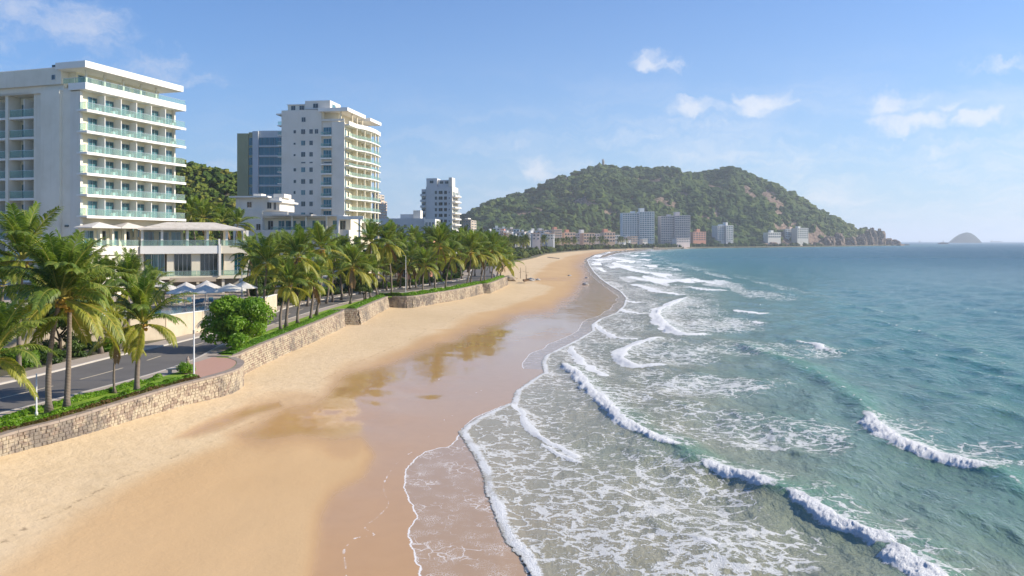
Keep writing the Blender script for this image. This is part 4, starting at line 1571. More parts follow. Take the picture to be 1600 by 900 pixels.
def build_rocks():
    m, g, out = material('coast_rock')
    pos = g.pos()
    n2 = g.noise(pos, .25, 6.0, .7)
    c = g.mix(n2, (.14, .095, .07), (.50, .37, .27))
    cr = g.voronoi(g.mapping(pos, (1, 1, .4), (.2, .4, .3)), .16, 'DISTANCE_TO_EDGE')
    c = g.mix(g.maprange(cr, 0, .1), (.08, .06, .05), c)
    z = g.node('ShaderNodeSeparateXYZ')
    g.set(z, 0, pos)
    c = g.mix(g.maprange(z.outputs[2], 1.0, 3.5), (.05, .045, .04), c)
    principled(g, out, c, .95, g.bump(n2, 1.0, 2.0), spec=.1)
    V0, F0 = ico_np(4)
    spots = [(1070, 386.2, 9, 3), (1100, 386, 10, 4), (1130, 385.6, 9, 3), (1160, 385, 12, 4), (1188, 384.5, 14, 7), (1205, 384, 16, 11), (1222, 383.8, 14, 13), (1240, 384, 13, 8), (1258, 383.6, 16, 12), (1276, 383, 15, 10), (1292, 382.5, 18, 22), (1308, 382.4, 16, 28),
             (1326, 382, 16, 20), (1344, 382, 15, 24), (1358, 382, 17, 40), (1372, 382, 16, 32), (1386, 382.3, 12, 16), (1397, 381.8, 14, 13), (1416, 383.2, 3, 2)]
    lab = ['dark low rocks by the sand end of the bay', 'dark shore rocks below the grey tower', 'low shore rocks right of the grey tower', 'shore rocks left of the small blue tower', 'pale rock left of the double boulder', 'large pale rounded shore rock under the low white houses',
           'pale slanting rock right of the rounded shore rock', 'low rock under the long white hotel', 'buff rock at the right end of the long white hotel', 'fissured rock below the road embankment', 'tall buff cliff rock streaked with gullies', 'steep cliff rock right of the streaked one',
           'rock shoulder before the headland tip', 'ribbed cliff rock of the headland tip', 'highest dark cliff rock of the tip', 'sloping outer rock face of the tip', 'low saddle rock of the tip', 'separate rounded rock island off the tip', 'tiny flat rock awash beyond the tip']
    for i, (px, py, hw, hh) in enumerate(spots):
        Y = float(hill_y(px)[0]) - 4 + (0 if px < 1390 else 10)
        if px > 1410:
            Y = 3010
        s = Y / FOC
        V = V0.copy()
        nn = fbm(V[:, 0] * 2.2 + i * 7 + V[:, 2] * 1.4, V[:, 1] * 2.2 + V[:, 2] * 1.1, 500 + i, 5, .6)
        V *= (1 + .75 * (nn[:, None] - .5))
        V[:, 0] += .25 * V[:, 2]
        # angular, stepped faces
        V = np.where(True, np.round(V * 5) / 5 * .55 + V * .45, V)
        V *= np.array([hw * s * .62, 26, hh * s * .62])
        me = np_mesh('shore_rock', V, F0, False, m)
        o = link(bpy.data.objects.new('shore_rock', me))
        o.location = (xat(px, Y), Y, hh * s * .1)
        tag(o, lab[i], 'rock', 'rocks along the foot of the headland')


build_hill()
build_near_hill()
build_island()
build_rocks()

# ------------------------------------------------------------------ the long white beach hotel on the left
def build_hotel():
    B = Building('beach_hotel', 'broad white hotel with rows of teal glass balconies, nearest building of all', 'hotel', -66.0, 123.0, 3.7, 17.7)
    S = [18.7, 21.95, 25.2, 28.4, 31.65, 34.9, 38.15]
    L = 20.6
    # solid body, split so that nothing overlaps
    B.b('wall', 'white2', -7.3, -1.9, 0, L, 3.7, 38.55)
    B.b('wall', 'white2', -7.3, -3.6, -.55, 0, 3.7, 38.35)
    B.b('wall', 'white2', -3.6, -1.9, -.12, 0, 3.7, 38.0)
    B.b('wall', 'cream', -1.9, -.45, .35, L, 3.7, 38.15)
    B.b('corner_wall', 'white', -1.9, .05, -.12, .35, 3.7, 38.0)
    B.b('end_wall', 'white', -.45, .05, L - .3, L, 3.7, 38.15)
    B.b('fin_wall', 'white2', -10.2, -7.75, .8, 14, 3.7, 38.2)
    B.b('wall', 'grey', -7.75, -7.3, 1.8, 14, 3.7, 38.4)
    B.b('rear_wall', 'warm', -30, -10.2, 3.0, 14, 3.7, 38.2)
    B.b('fin_wall', 'white2', -16.0, -15.4, .7, 3.0, 3.7, 38.2)
    B.b('fin_wall', 'white2', -24.6, -24.0, .7, 3.0, 3.7, 38.2)
    B.b('ceiling_slab', 'white2', -30, -10.2, .4, 14, 38.21, 38.5)
    # penthouse
    B.b('penthouse_wall', 'cream', -12, -2.2, 1.3, 19, 38.55, 41.4)
    B.b('penthouse_wall', 'white2', -30, -3.7, -.1, 1.3, 39.3, 41.85)
    B.b('parapet', 'white2', -30, -3.7, .4, 1.0, 38.2, 39.3)
    B.b('roof', 'slab', -3.9, 1.9, -1.0, 20.4, 41.35, 42.35)
    B.b('roof', 'white2', -30, -3.9, .3, 16, 41.86, 42.05)
    B.b('roof_vent', 'dark', -6.2, -5.2, .5, 1.5, 42.05, 42.5)
    B.window('S', -5.6, -.1, 40.0, .75, .8, 'dark', mull=0)
    for y in (.9, 4.5, 8.4, 12.2, 15.7):
        B.b('column', 'warm', -.15, .1, y, y + .3, 39.2, 41.35)
    for y in (1.6, 5.6, 9.6, 13.2):
        B.window('E', y, -2.2, 38.75, 2.6, 2.2, 'teal')
    # balconies on the sea side
    pitch = (L - .6) / 6
    for k, z in enumerate(S):
        top = k == 6
        out = 1.45
        if top:
            B.b('balcony_slab', 'slab', -1.9, out, -.5, L + 1.0, z, z + .4)
            B.b('balcony_fascia', 'slab', out - .2, out, -.5, L + 1.0, z + .4, z + 1.05)
            B.b('balcony_fascia', 'slab', -1.9, out - .2, -.5, -.3, z + .4, z + 1.05)
            B.rail(out - .1, 0, -.4, L + .9, z + 1.0, .85, 'y', 7)
            B.rail(-3.0, out, -.4, 0, z + 1.0, .85, 'x', 2)
        else:
            B.b('balcony_slab', 'slab', -.45, out, -.35, L + .9, z - .02, z + .26)
            B.b('balcony_fascia', 'slab', out, out + .12, -.35, L + .9, z - .16, z + .24)
            B.rail(out - .03, 0, -.25, L + .8, z + .26, 1.05, 'y', 7)
            B.rail(.06, out - .1, -.3, 0, z + .26, 1.08, 'x', 1)
        if k < 6:
            for i in range(6):
                y = .5 + i * pitch
                B.window('E', y + 1.25, -.45, z + .27, 1.85, 2.3, 'teal', mull=1)
                if i:
                    B.b('partition', 'slab', -.45, .95 if z < 38 else .5, y - .12, y, z + .27, z + 2.97)
                # a small balcony table
                if (i * 7 + k * 3) % 4:
                    B.b('balcony_table', 'wframe', .5, 1.0, y + 1.5, y + 2.0, z + .26, z + .82)
                    B.b('balcony_chair', 'frame', .55, .95, y + 2.2, y + 2.6, z + .26, z + 1.0)
    # storeys hidden under the balconies
    for i in range(6):
        y = .5 + i * pitch
        for z in (15.7, 12.4, 9.1, 5.8):
            B.window('E', y + .1, -.45, z, 1.9, 1.9, 'teal')
    B.b('wall_lamp', 'dark', -2.9, -2.2, -.25, -.12, 17.2, 17.5)
    # left wing balconies seen head on
    for k, z in enumerate([5.7, 8.95, 12.2, 15.45] + S[:-1]):
        for (a, b) in ((-15.4, -10.2), (-24.0, -16.0)):
            B.b('balcony_slab', 'slab', a, b, .9, 3.0, z - .45, z - .1)
            B.rail(a + .05, b - .05, .95, 0, z - .1, 1.15, 'x', 2 if b > -15 else 3)
            n = 2 if b > -15 else 3
            wd = (b - a) / n
            for i in range(n):
                B.window('S', a + i * wd + .25, 3.0, z - .05, wd - 1.1, 2.3, 'dark' if i % 2 else 'teal', mull=1)
                if i:
                    B.b('partition', 'slab', a + i * wd - .06, a + i * wd + .06, 1.3, 3.0, z - .1, z + 2.8)
        B.window('S', -7.62, 1.8, z + .6, .2, .9, 'dark', mull=0)


def hip_roof(x0, x1, y0, y1, z0, zr, inset, t=.12):
    m = MB()
    xm0, xm1, ym = x0 + inset, x1 - inset, (y0 + y1) / 2
    if xm1 <= xm0:
        xm0 = xm1 = (x0 + x1) / 2
    m.add([(x0, y0, z0), (x1, y0, z0), (x1, y1, z0), (x0, y1, z0), (xm0, ym, zr), (xm1 + .001, ym, zr),
           (x0, y0, z0 + t), (x1, y0, z0 + t), (x1, y1, z0 + t), (x0, y1, z0 + t)],
          [(0, 3, 2, 1), (0, 1, 7, 6), (1, 2, 8, 7), (2, 3, 9, 8), (3, 0, 6, 9), (6, 7, 5, 4), (7, 8, 5), (8, 9, 4, 5), (9, 6, 4)])
    return m


def build_pavilion():
    B = Building('terrace_restaurant', 'low terrace restaurant with pale hipped roof in front of the broad hotel', 'restaurant', -45.4, 138.0, 6.2, -25)
    B.root.scale = (.95, 1, 1)
    # dark undercroft with columns, then two storeys
    B.b('rear_wall', 'grey', -17.5, -1.0, 4, 5, 6.2, 8.7)
    B.b('floor_slab', 'warm', -17.6, 0, -.6, 5, 8.7, 9.2)
    for x in (-17.2, -13.0, -8.6, -4.4, -.6):
        B.b('column', 'white', x, x + .45, -.2, .25, 6.2, 8.7)
    B.b('band', 'slab', -17.6, -5.0, -.9, 1.2, 12.95, 14.25)
    B.b('band', 'warm', -4.6, .3, -.9, 1.2, 12.95, 14.25)
    B.b('corner_block', 'slab', -5.0, -4.6, -1.0, 1.2, 9.2, 14.5)
    B.b('terrace_floor', 'white2', -17.6, .3, 1.2, 5, 13.0, 14.0)
    # restaurant storey: piers and tall glazing
    B.b('rear_wall', 'warm', -17.6, .3, 4.0, 4.3, 9.2, 13.0)
    for x0, x1 in ((-17.6, -17.05), (-13.4, -12.3), (-9.4, -8.0), (-4.0, -2.6 + .3), (-.3, .3)):
        B.b('pier', 'warm', x0, x1, .0, 1.0, 9.2, 12.95)
    for a, wdt, gl, ml in ((-16.9, 3.2, 'teal', 2), (-12.2, 2.8, 'dark', 3), (-7.9, 2.9, 'dark', 3), (-2.2, 1.8, 'teal2', 2)):
        B.window('S', a, 1.0, 9.25, wdt, 3.65, gl, mull=ml, fr='wframe')
    B.window('S', -4.45, 1.0, 9.25, .4, 3.65, 'teal2', mull=0)
    B.rail(-17.4, .2, -.5, 0, 9.2, .9, 'x', 8)
    # top terrace: rooms on the left, open loggia on the right
    B.b('wall', 'warm', -17.4, -10.6, 3.0, 3.3, 14.25, 16.85)
    B.b('wall', 'warm', -10.9, -10.6, 3.3, 4.4, 14.25, 16.85)
    for a in (-17.0, -14.6, -12.6):
        B.window('S', a, 3.0, 14.3, 1.6, 2.3, 'teal')
    for x in (-17.5, -14.4, -10.3, -7.0, -3.8, -.3):
        B.b('column', 'slab', x, x + .4, -.6, -.2, 14.25, 16.85)
        if x > -12:
            B.b('column', 'warm', x, x + .4, 3.6, 4.0, 14.25, 16.85)
    B.b('terrace_rail_post', 'slab', -5.05, -4.75, -.95, -.65, 14.5, 15.4)
    B.rail(-17.3, -5.1, -.75, 0, 14.2, 1.0, 'x', 5)
    B.rail(-4.7, .2, -.75, 0, 14.2, 1.0, 'x', 2)
    o = hip_roof(-18.0, -.8, -1.6, 4.6, 16.85 - 6.2, 18.2 - 6.2, 4.6, .25).build('roof', M['roof'], B.root)
    # balcony plants box
    B.b('planter', 'tan', -13, -5.5, -1.5, -.95, 8.3, 9.0)


def build_wing():
    A = Building('restaurant_wing', 'low restaurant wing with pale awnings along the foot of the broad hotel', 'restaurant', -66.0, 123.0, 6.2, 17.7)
    A.b('wall', 'white2', .06, 2.6, -.6, 9.6, 6.2, 12.9)
    A.b('band', 'white', .06, 3.0, -.8, 9.8, 12.9, 14.25)
    A.b('room_wall', 'cream', .06, .9, -.5, 9.6, 14.25, 17.0)
    for i, y in enumerate((-.2, 2.2, 4.7, 7.2)):
        A.window('E', y, .9, 14.35, 1.75, 2.3, 'dark' if i % 2 else 'teal')
        A.b('pier', 'warm', 1.6, 2.1, y + 1.85, y + 2.25, 14.25, 17.0)
        A.window('E', y, 2.6, 9.4, 1.8, 2.4, 'dark')
    A.window('S', .9, -.6, 9.6, 1.2, 2.0, 'dark')
    A.rail(2.9, 0, -.6, 9.7, 14.25, .95, 'y', 4)
    A.rail(.2, 2.8, -.7, 0, 14.25, .95, 'x', 1)
    hip_roof(-.3 + .36, 3.6, -1.4, 4.3, 17.02 - 6.2, 17.95 - 6.2, 1.4, .14).build('awning', M['canvas'], A.root)
    hip_roof(-.3 + .36, 3.6, 4.4, 10.4, 17.02 - 6.2, 18.0 - 6.2, 1.6, .14).build('awning', M['roof'], A.root)


def build_tower():
    B = Building('apartment_tower', 'tall white apartment tower with curved cream balcony side, before the blue glass block', 'apartment block', -46.7, 224.0, 3.7, 9)
    W, L = 18.6, 24.5
    B.b('wall', 'white', -W, -6.7, 0, L, 3.7, 51.9)
    B.b('wall', 'white', -6.7, -3.7, .5, L, 3.7, 48.6)
    B.b('wall', 'white', -3.7, -1.2, -.05, L, 3.7, 48.4)
    B.b('wall', 'cream', -1.2, -.6, .4, L, 3.7, 47.8)
    B.b('corner_wall', 'white', -1.2, 0, -.05, .4, 3.7, 48.4)
    # roof storey
    B.b('wall', 'cream', -6.7, -2.6, 2.2, L - 4, 48.6, 51.3)
    B.b('roof', 'slab', -7.4, 1.2, -.8, 14.2, 51.2, 52.2)
    B.b('roof', 'slab', -3.0, 2.6, 14.4, 24.6, 50.6, 51.5)
    B.b('parapet', 'white', -6.7, -.1, -.05, .25, 48.6, 49.2)
    for x in (-6.6, -1.4):
        B.b('column', 'cream', x, x + .35, .3, .65, 49.2, 51.2)
    for y in (5, 9, 13.5):
        B.b('column', 'cream', .2, .5, y, y + .35, 48.6, 51.2 if y < 13 else 50.6)
    B.b('plant_room', 'white2', -17.4, -12.2, 1.5, 8, 51.9, 53.6)
    B.b('plant_room', 'white', -12.0, -4.6, 1.0, 9, 52.2, 54.6)
    B.b('plant_room_roof', 'slab', -17.6, -12.0, 1.2, 8.2, 53.6, 53.8)
    B.window('S', -16.4, 1.5, 52.1, 1.3, 1.3, 'dark')
    B.window('S', -13.9, 1.5, 52.1, 1.4, 1.3, 'dark')
    B.window('S', -9.6, 1.0, 52.5, 1.5, 1.3, 'tealx' if 0 else 'dark')
    B.window('E', 2.5, -4.6, 52.6, 2.6, 1.2, 'teal')
    # windows of the camera side
    rows = [45.8, 42.6, 39.4, 35.1, 31.8, 28.7, 25.5, 22.4, 19.3, 16.1]
    B.window('S', -12.6, 0, 48.5, 1.2, 1.35, 'dark', mull=1)
    for i, z in enumerate(rows):
        B.window('S', -15.0, 0, z - .45, .8 if i in (0, 3, 4) else .65, .95 if i in (0, 3, 4, 5) else .6, 'dark', mull=0)
        B.window('S', -12.75, 0, z - .7, 1.25, 1.4, 'teal' if i % 2 else 'dark', mull=1)
        B.window('S', -10.3, 0, z - .65, 1.05, 1.3, 'dark', mull=1)
        if i == 0:
            B.window('S', -8.7, 0, z - .65, 1.05, 1.3, 'dark', mull=1)
        # balcony stack
        B.window('S', -6.35, .5, z - 1.05, 2.35, 2.2, 'teal2', mull=2)
        B.b('balcony_slab', 'slab', -6.75, -3.65, -.85, .5, z - 1.5, z - 1.1)
        B.rail(-6.6, -3.75, -.8, 0, z - 1.1, .8, 'x', 1)
    for x, wd in ((-12.75, 1.3), (-10.3, 1.05), (-6.2, 2.4)):
        B.window('S', x, 0 if x < -7 else .5, 36.9, wd, .4, 'dark', mull=0)
    B.b('balcony_slab', 'slab', -6.75, -3.65, -.85, .5, 36.2, 36.6)
    # left balconies
    for i, z in enumerate([49.3] + [q + 1.0 for q in rows[1:9]] + [46.5]):
        B.b('balcony_slab', 'slab', -W - 1.7, -W, 1.0, 6.0, z - 1.6, z - 1.3)
        B.rail(-W - 1.6, -W - .05, 1.05, 0, z - 1.3, 1.0, 'x', 1)
    B.b('roof_canopy', 'slab', -W - 1.9, -W, .6, 6, 50.8, 51.2)
    # the sea side: curved balcony decks
    levels = [47.7, 44.4, 41.2, 38.2, 36.3, 33.5, 30.2, 27.0, 23.8, 20.7, 17.5]
    prof = [(-.6, .2), (1.3, .3), (1.35, 6.6), (2.1, 8.5), (2.7, 11.5), (3.0, 15), (2.95, 18.5), (2.6, 22), (2.2, 25.2), (-.6, 25.2)]
    for k, z in enumerate(levels):
        m = MB().prism(prof, z - .3 - 3.7, z - 3.7)
        m.build('balcony_deck', M['slab'], B.root)
        if k == 0:
            for i in range(1, 8):
                (xa, ya), (xb, yb) = prof[i], prof[i + 1]
                n = Vector((yb - ya, xa - xb)).normalized()
                MB().prism([(xa, ya), (xb, yb), (xb - n.x * .2, yb - n.y * .2), (xa - n.x * .2, ya - n.y * .2)][::1], z - 3.7, z + .85 - 3.7).build('fascia', M['slab'], B.root)
            continue
        low = k == 4
        # railing panes follow the deck edge
        for i in range(1, 8):
            (xa, ya), (xb, yb) = prof[i], prof[i + 1]
            n = Vector((yb - ya, xa - xb)).normalized() * .1
            d = (Vector((xb - xa, yb - ya)).normalized()) * .06
            p = MB()
            p.prism([(xa - n.x + d.x, ya - n.y + d.y), (xb - n.x - d.x, yb - n.y - d.y), (xb - n.x * 1.4 - d.x, yb - n.y * 1.4 - d.y), (xa - n.x * 1.4 + d.x, ya - n.y * 1.4 + d.y)], z + .04 - 3.7, z + (.7 if low else 1.0) - 3.7)
            p.build('railing_pane', M['rail'], B.root)
    for k, z in enumerate(levels[1:]):
        h = (levels[k] - z) - .3
        if h > 2:
            B.window('E', .7, -.6, z + .02, 2.0, 2.3, 'teal2', mull=1)
            B.window('E', 4.0, -.6, z + .6, 1.0, 1.4, 'dark', mull=0)
            for y in (8.2, 12.2, 16.4, 20.6):
                B.window('E', y, -.6, z + .02, 1.7, 2.2, 'teal', mull=1)
        else:
            B.window('E', .7, -.6, z + .3, 2.0, .8, 'dark', mull=1)
        for y, x in ((6.8, 1.2), (10.7, 2.2), (14.9, 2.6), (19.1, 2.5), (23.2, 2.1)):
            B.b('column', 'cream', x - .35, x, y, y + .35, z + .001, z + h - .002)
        for y in (7.6, 11.6, 15.8, 20.0):
            B.b('partition', 'cream', -.6, .8, y, y + .15, z + .001, z + h - .002)
    # ground pavilion beside the tower
    B.b('porch', 'slab', -3.0, 4.4, -6.5, -.9, 16.1, 17.9)
    for x, y in ((-2.6, -6.2), (.2, -6.2), (1.6, -6.2), (3.9, -6.2), (3.9, -3.5)):
        B.b('column', 'slab', x, x + .5, y, y + .5, 10.0, 16.1)
    B.b('porch_floor', 'pink', -3.0, 4.4, -6.5, -.9, 8.6, 10.0)
    B.b('porch_base', 'peach', -3.0, 4.2, -6.3, -.9, 3.7, 8.6)
    for y in (2, 7, 12, 17, 22):
        B.b('column', 'cream', 2.2, 2.6, y, y + .4, 3.7, 17.2)
        B.window('E', y + .5, -.6, 11, 3.0, 2.8, 'teal', mull=2)
    B.b('balcony_deck', 'slab', -.6, 3.0, 6, 25, 12.7, 13.1)


def build_glass_block():
    B = Building('office_block', 'blue glass block with olive end wall, half hidden behind the tall white tower', 'office building', -84.6, 262.0, 3.7, 3)
    B.b('wall', 'olive', -5.1, -1.4, 0, 14, 3.7, 50.2)
    B.b('wall', 'olive', -1.4, 0, .4, 14, 3.7, 50.6)
    B.b('wall', 'blue_white', 0, 1.9, .0, 14, 3.7, 50.9)
    B.b('wall', 'blue_white', 1.9, 14, .6, 14, 3.7, 51.1)
    for i in range(11):
        z = 46.3 - i * 3.22
        B.b('spandrel', 'blue_white', 1.9, 14, .2, .6, z - .55, z - .02)
        B.window('S', 1.95, .6, z, 12.0, 2.6, 'teal2', mull=6, bar=.05)
        B.window('S', -1.35, .4, z, 1.3, 2.5, 'teal2', mull=0)


def build_villa():
    B = Building('white_villa_block', 'low stepped white villa with roof terraces and teal windows beside the tall tower', 'villa', -37.0, 192.0, 3.7, 4)
    # upper left block and wing;   x = (px-560)/6.6 roughly
    B.b('wall', 'white', -30.4, -23.2, 0, 12, 3.7, 22.4)
    B.b('wall', 'white', -30.4, -19.5, 1.5, 12, 22.4, 25.6)
    B.b('roof', 'slab', -31.6, -22.0, .3, 12.4, 25.6, 25.95)
    B.b('roof', 'slab', -21.8, -18.6, .6, 12.4, 24.4, 24.8)
    B.b('stair_turret', 'white', -21.6, -18.9, 3, 8, 25.62, 26.6)
    B.b('roof_tank', 'white2', -27, -25, 4, 7, 25.95, 26.7)
    B.b('parapet', 'white', -23.2, -17.0, .2, .5, 21.0, 22.2)
    B.b('roof_deck', 'white2', -23.2, -2.0, .5, 12, 20.6, 21.0)
    B.window('S', -27.6, 1.5, 23.2, 1.2, 1.4, 'dark')
    B.window('S', -22.6, 1.5, 22.9, 1.1, 1.6, 'dark')
    B.window('S', -21.0, 1.5, 22.6, .7, 2.0, 'dark', fr='wframe')
    B.window('S', -27.4, 0, 17.6, 1.3, 1.6, 'dark')
    B.window('S', -24.7, 0, 17.7, 1.1, 1.5, 'dark')
    B.b('wall', 'warm', -23.2, -2.0, 1.6, 12, 15.6, 20.6)
    B.b('roof', 'roof', -20.6, -11.0, -.5, 4, 21.0, 21.4)
    B.b('roof', 'slab', -11.0, -3.2, -.3, 4, 21.0, 21.25)
    B.b('balcony', 'white', -23.2, -1.8, -.6, 1.6, 15.6, 17.7)
    B.b('base_wall', 'white2', -23.2, -1.8, .2, 12, 3.7, 15.6)
    for a, wd, gl in ((-22.4, 1.3, 'dark'), (-19.8, 1.5, 'teal'), (-18.0, 2.6, 'teal'), (-14.4, 1.5, 'teal'), (-11.4, 1.8, 'teal'), (-9.4, 1.5, 'teal'), (-6.4, 1.2, 'teal'), (-4.6, 1.4, 'dark')):
        B.window('S', a, 1.6, 17.8, wd, 2.2, gl)
    B.rail(-21.0, -8.0, -.4, 0, 17.7, .8, 'x', 6)
    for x in (-16.0, -12.6, -7.6):
        B.b('column', 'warm', x, x + .35, -.2, .2, 17.7, 20.98)
    B.b('portal', 'slab', -4.6, 1.8, -1.2, -.8, 20.2, 21.0)
    B.b('portal', 'slab', -4.6, -4.1, -1.2, -.8, 14.2, 20.2)
    B.b('portal', 'slab', .6, 1.1, -1.2, -.8, 15.0, 20.2)
    for a in (-28.5, -25.5, -21, -17, -12, -8, -4.5):
        B.window('S', a, .2 if a > -23.2 else 0, 12.4, 1.6, 1.6, 'dark')
        B.window('S', a, .2 if a > -23.2 else 0, 8.6, 1.6, 1.6, 'dark')


def build_tower3():
    B = Building('white_tower', 'slim white tower with square dark windows standing alone between the low blocks and the hill', 'apartment block', -31.4, 423.0, 3.7, 7)
    B.b('wall', 'blue_white', -14.2, -.6, 0, 16, 3.7, 43.8)
    B.b('wall', 'white', -.6, 0, -.1, 16, 3.7, 43.9)
    B.b('wall', 'blue_white', -16.8, -14.2, 1.0, 12, 3.7, 42.6)
    B.b('plant_room', 'blue_white', -14.0, -8.2, .3, 9, 43.8, 48.3)
    B.b('plant_room', 'blue_white', -8.0, -1.4, 1.4, 9, 43.8, 47.4)
    B.b('plant_room', 'white', -1.9, -.1, -.2, 8, 43.9, 48.6)
    B.window('S', -12.2, .3, 45.6, 2.0, 1.5, 'dark')
    B.window('S', -7.0, 1.4, 45.4, 1.8, 1.4, 'dark')
    B.window('S', -4.2, 1.4, 45.4, 1.8, 1.4, 'dark')
    for i in range(12):
        z = 39.9 - i * 3.03
        for a, wd in ((-9.4, 1.2), (-7.3, 2.1), (-4.4, 1.5)):
            B.window('S', a, 0, z, wd, 1.75, 'dark')
        B.window('S', -1.9, 0, z + .5, .5, .8, 'dark', mull=0)
        if i < 8:
            B.window('S', -16.4, 1.0, z - .6, 1.7, 1.9, 'dark')
            B.b('balcony_slab', 'blue_white', -17.2, -14.3, -.4, 1.0, z - 1.1, z - .7)
            B.b('balcony_front', 'blue_white', -17.2, -14.3, -.4, -.2, z - .7, z + .1)
        m = MB().prism([(0, .1), (1.6, .5), (2.6, 4), (3.0, 8), (2.6, 12), (1.6, 15.5), (0, 16)], z - 1.4 - 3.7, z - .75 - 3.7)
        m.build('balcony_deck', M['slab'], B.root)
        for y in (1.5, 5.2, 9.0, 12.6):
            B.window('E', y, 0, z - .5, 2.4, 1.8, 'dark' if i % 3 else 'teal')
        B.b('column', 'slab', 2.2, 2.6, 6, 6.4, z - .75, z + 1.63 - .002)


def build_midblock():
    B = Building('white_low_block', 'long low white block with few small windows left of the slim white tower', 'apartment block', -36.8, 340.0, 3.7, 4)
    B.b('wall', 'blue_white', -20.6, 0, 0, 14, 3.7, 24.2)
    B.b('parapet', 'blue_white', -20.6, -.2, 0, .4, 24.2, 24.7)
    B.b('stair_head', 'blue_white', -11.4, -4.0, 4, 10, 24.2, 26.6)
    B.b('stair_head', 'white', -5.6, -2.5, 3, 8, 24.2, 28.2)
    B.b('end_block', 'slab', 0, 4.6, -1.5, 12, 3.7, 24.4)
    for a in (-17.6, -13.6, -12.0, -9.0, -6.3):
        B.window('S', a, 0, 20.6, 1.2, 1.5, 'dark')
    for a in (-17.6, -14.4, -12.6, -2.5):
        B.window('S', a, 0, 16.6, 1.3, 1.6, 'dark')
    for z in (21.2, 17.4, 13.6):
        for a in (.5, 1.9, 3.2):
            B.window('S', a, -1.5, z, .9, 1.8, 'teal')
    B.b('balcony_slab', 'slab', 0, 5.8, -2.4, -1.5, 16.2, 16.6)
    B.b('balcony_slab', 'slab', 0, 5.8, -2.4, -1.5, 12.4, 12.8)


def build_pink_house():
    B = Building('beach_house', 'small flat roofed house with salmon walls and white fascia behind the middle palms', 'house', -24.6, 232.0, 3.7, 6)
    B.b('wall', 'pink', -8.6, 0, 0, 8, 3.7, 8.0)
    B.b('roof', 'slab', -9.2, -3.2, -.6, 8.6, 14.6, 15.2)
    B.b('roof', 'pink', -3.2, 1.4, -.6, 8.6, 14.2, 15.1)
    B.b('upper_floor', 'peach', -8.6, 1.0, -.3, 8.2, 8.0, 8.7)
    B.b('rear_wall', 'warm', -8.6, 0, 3, 8, 8.7, 14.2)
    for x in (-8.6, -5.6, -2.2, .4):
        B.b('column', 'slab', x, x + .5, -.3, .2, 8.7, 14.2)
    for a in (-7.6, -4.8, -1.9):
        B.window('S', a, 3, 9.2, 1.8, 3.2, 'teal')
        B.window('S', a, 0, 4.6, 1.6, 2.2, 'dark')
    B2 = Building('white_kiosk', 'low white roofed garage under the palms beside the beach road', 'garage', -33.5, 176.0, 3.75, 4)
    B2.b('wall', 'white', -8, 0, 1, 7, 3.75, 6.9)
    B2.b('roof', 'slab', -8.6, .6, -.5, 7.5, 6.9, 7.35)
    for x in (-8.2, -4.2, -.2):
        B2.b('column', 'slab', x, x + .35, -.2, .15, 3.75, 6.9)
    for a in (-7.5, -3.6):
        B2.window('S', a, 1, 3.9, 3.0, 2.5, 'dark')


build_hotel()
build_pavilion()
build_wing()
build_tower()
build_glass_block()
build_villa()
build_tower3()
build_midblock()
build_pink_house()

# ------------------------------------------------------------------ vegetation
def mat_leaf(name, stops, trans=.35, rough=.45, objvar=.5):
    m, g, out = material(name)
    pos = g.pos()
    oi = g.node('ShaderNodeObjectInfo').outputs['Random']
    tint = g.attr('tint')
    n = g.noise(pos, .9, 3.0, .6)
    v = g.math('ADD', g.math('MULTIPLY', oi, objvar * .5), g.math('MULTIPLY', n, .3))
    v = g.math('ADD', v, g.math('MULTIPLY', tint, .45))
    c = g.ramp(v, stops)
    p = g.node('ShaderNodeBsdfPrincipled')
    g.set(p, 'Base Color', c)
    g.set(p, 'Roughness', rough)
    g.set(p, 'Specular IOR Level', .35)
    t = g.node('ShaderNodeBsdfTranslucent')
    g.set(t, 'Color', g.mix(1.0, c, (1.5, 1.6, .7), 'MULTIPLY'))
    ms = g.node('ShaderNodeMixShader')
    g.set(ms, 0, trans)
    g.l.new(p.outputs[0], ms.inputs[1])
    g.l.new(t.outputs[0], ms.inputs[2])
    g.l.new(ms.outputs[0], out.inputs['Surface'])
    return m


M['frond_y'] = mat_leaf('young_palm_leaf', [(.2, (.10, .17, .028)), (.5, (.18, .26, .04)), (.8, (.31, .37, .07)), (1.0, (.42, .40, .12))])
M['frond_m'] = mat_leaf('palm_leaf', [(.2, (.080, .138, .024)), (.5, (.172, .235, .038)), (.8, (.33, .36, .065)), (1.0, (.48, .44, .12))])
M['frond_o'] = mat_leaf('old_palm_leaf', [(.2, (.17, .21, .032)), (.5, (.32, .32, .045)), (.8, (.48, .42, .07)), (1.0, (.55, .44, .12))])
M['frond_d'] = mat_leaf('dry_palm_leaf', [(.2, (.16, .09, .035)), (.5, (.26, .16, .06)), (.8, (.36, .24, .10))], .15)
M['leaf_bright'] = mat_leaf('bright_tree_leaf', [(.15, (.04, .10, .010)), (.5, (.12, .24, .016)), (.85, (.26, .40, .04))], .4)
M['leaf_dark'] = mat_leaf('dark_tree_leaf', [(.15, (.026, .056, .012)), (.5, (.06, .11, .020)), (.85, (.14, .20, .035))], .3)
M['leaf_cover'] = mat_leaf('ground_cover_leaf', [(.15, (.06, .14, .010)), (.5, (.14, .28, .016)), (.8, (.25, .40, .035)), (1.0, (.30, .16, .05))], .35)
M['leaf_red'] = mat_leaf('reddish_cover_leaf', [(.15, (.05, .05, .012)), (.5, (.12, .09, .025)), (.85, (.24, .10, .05))], .3)


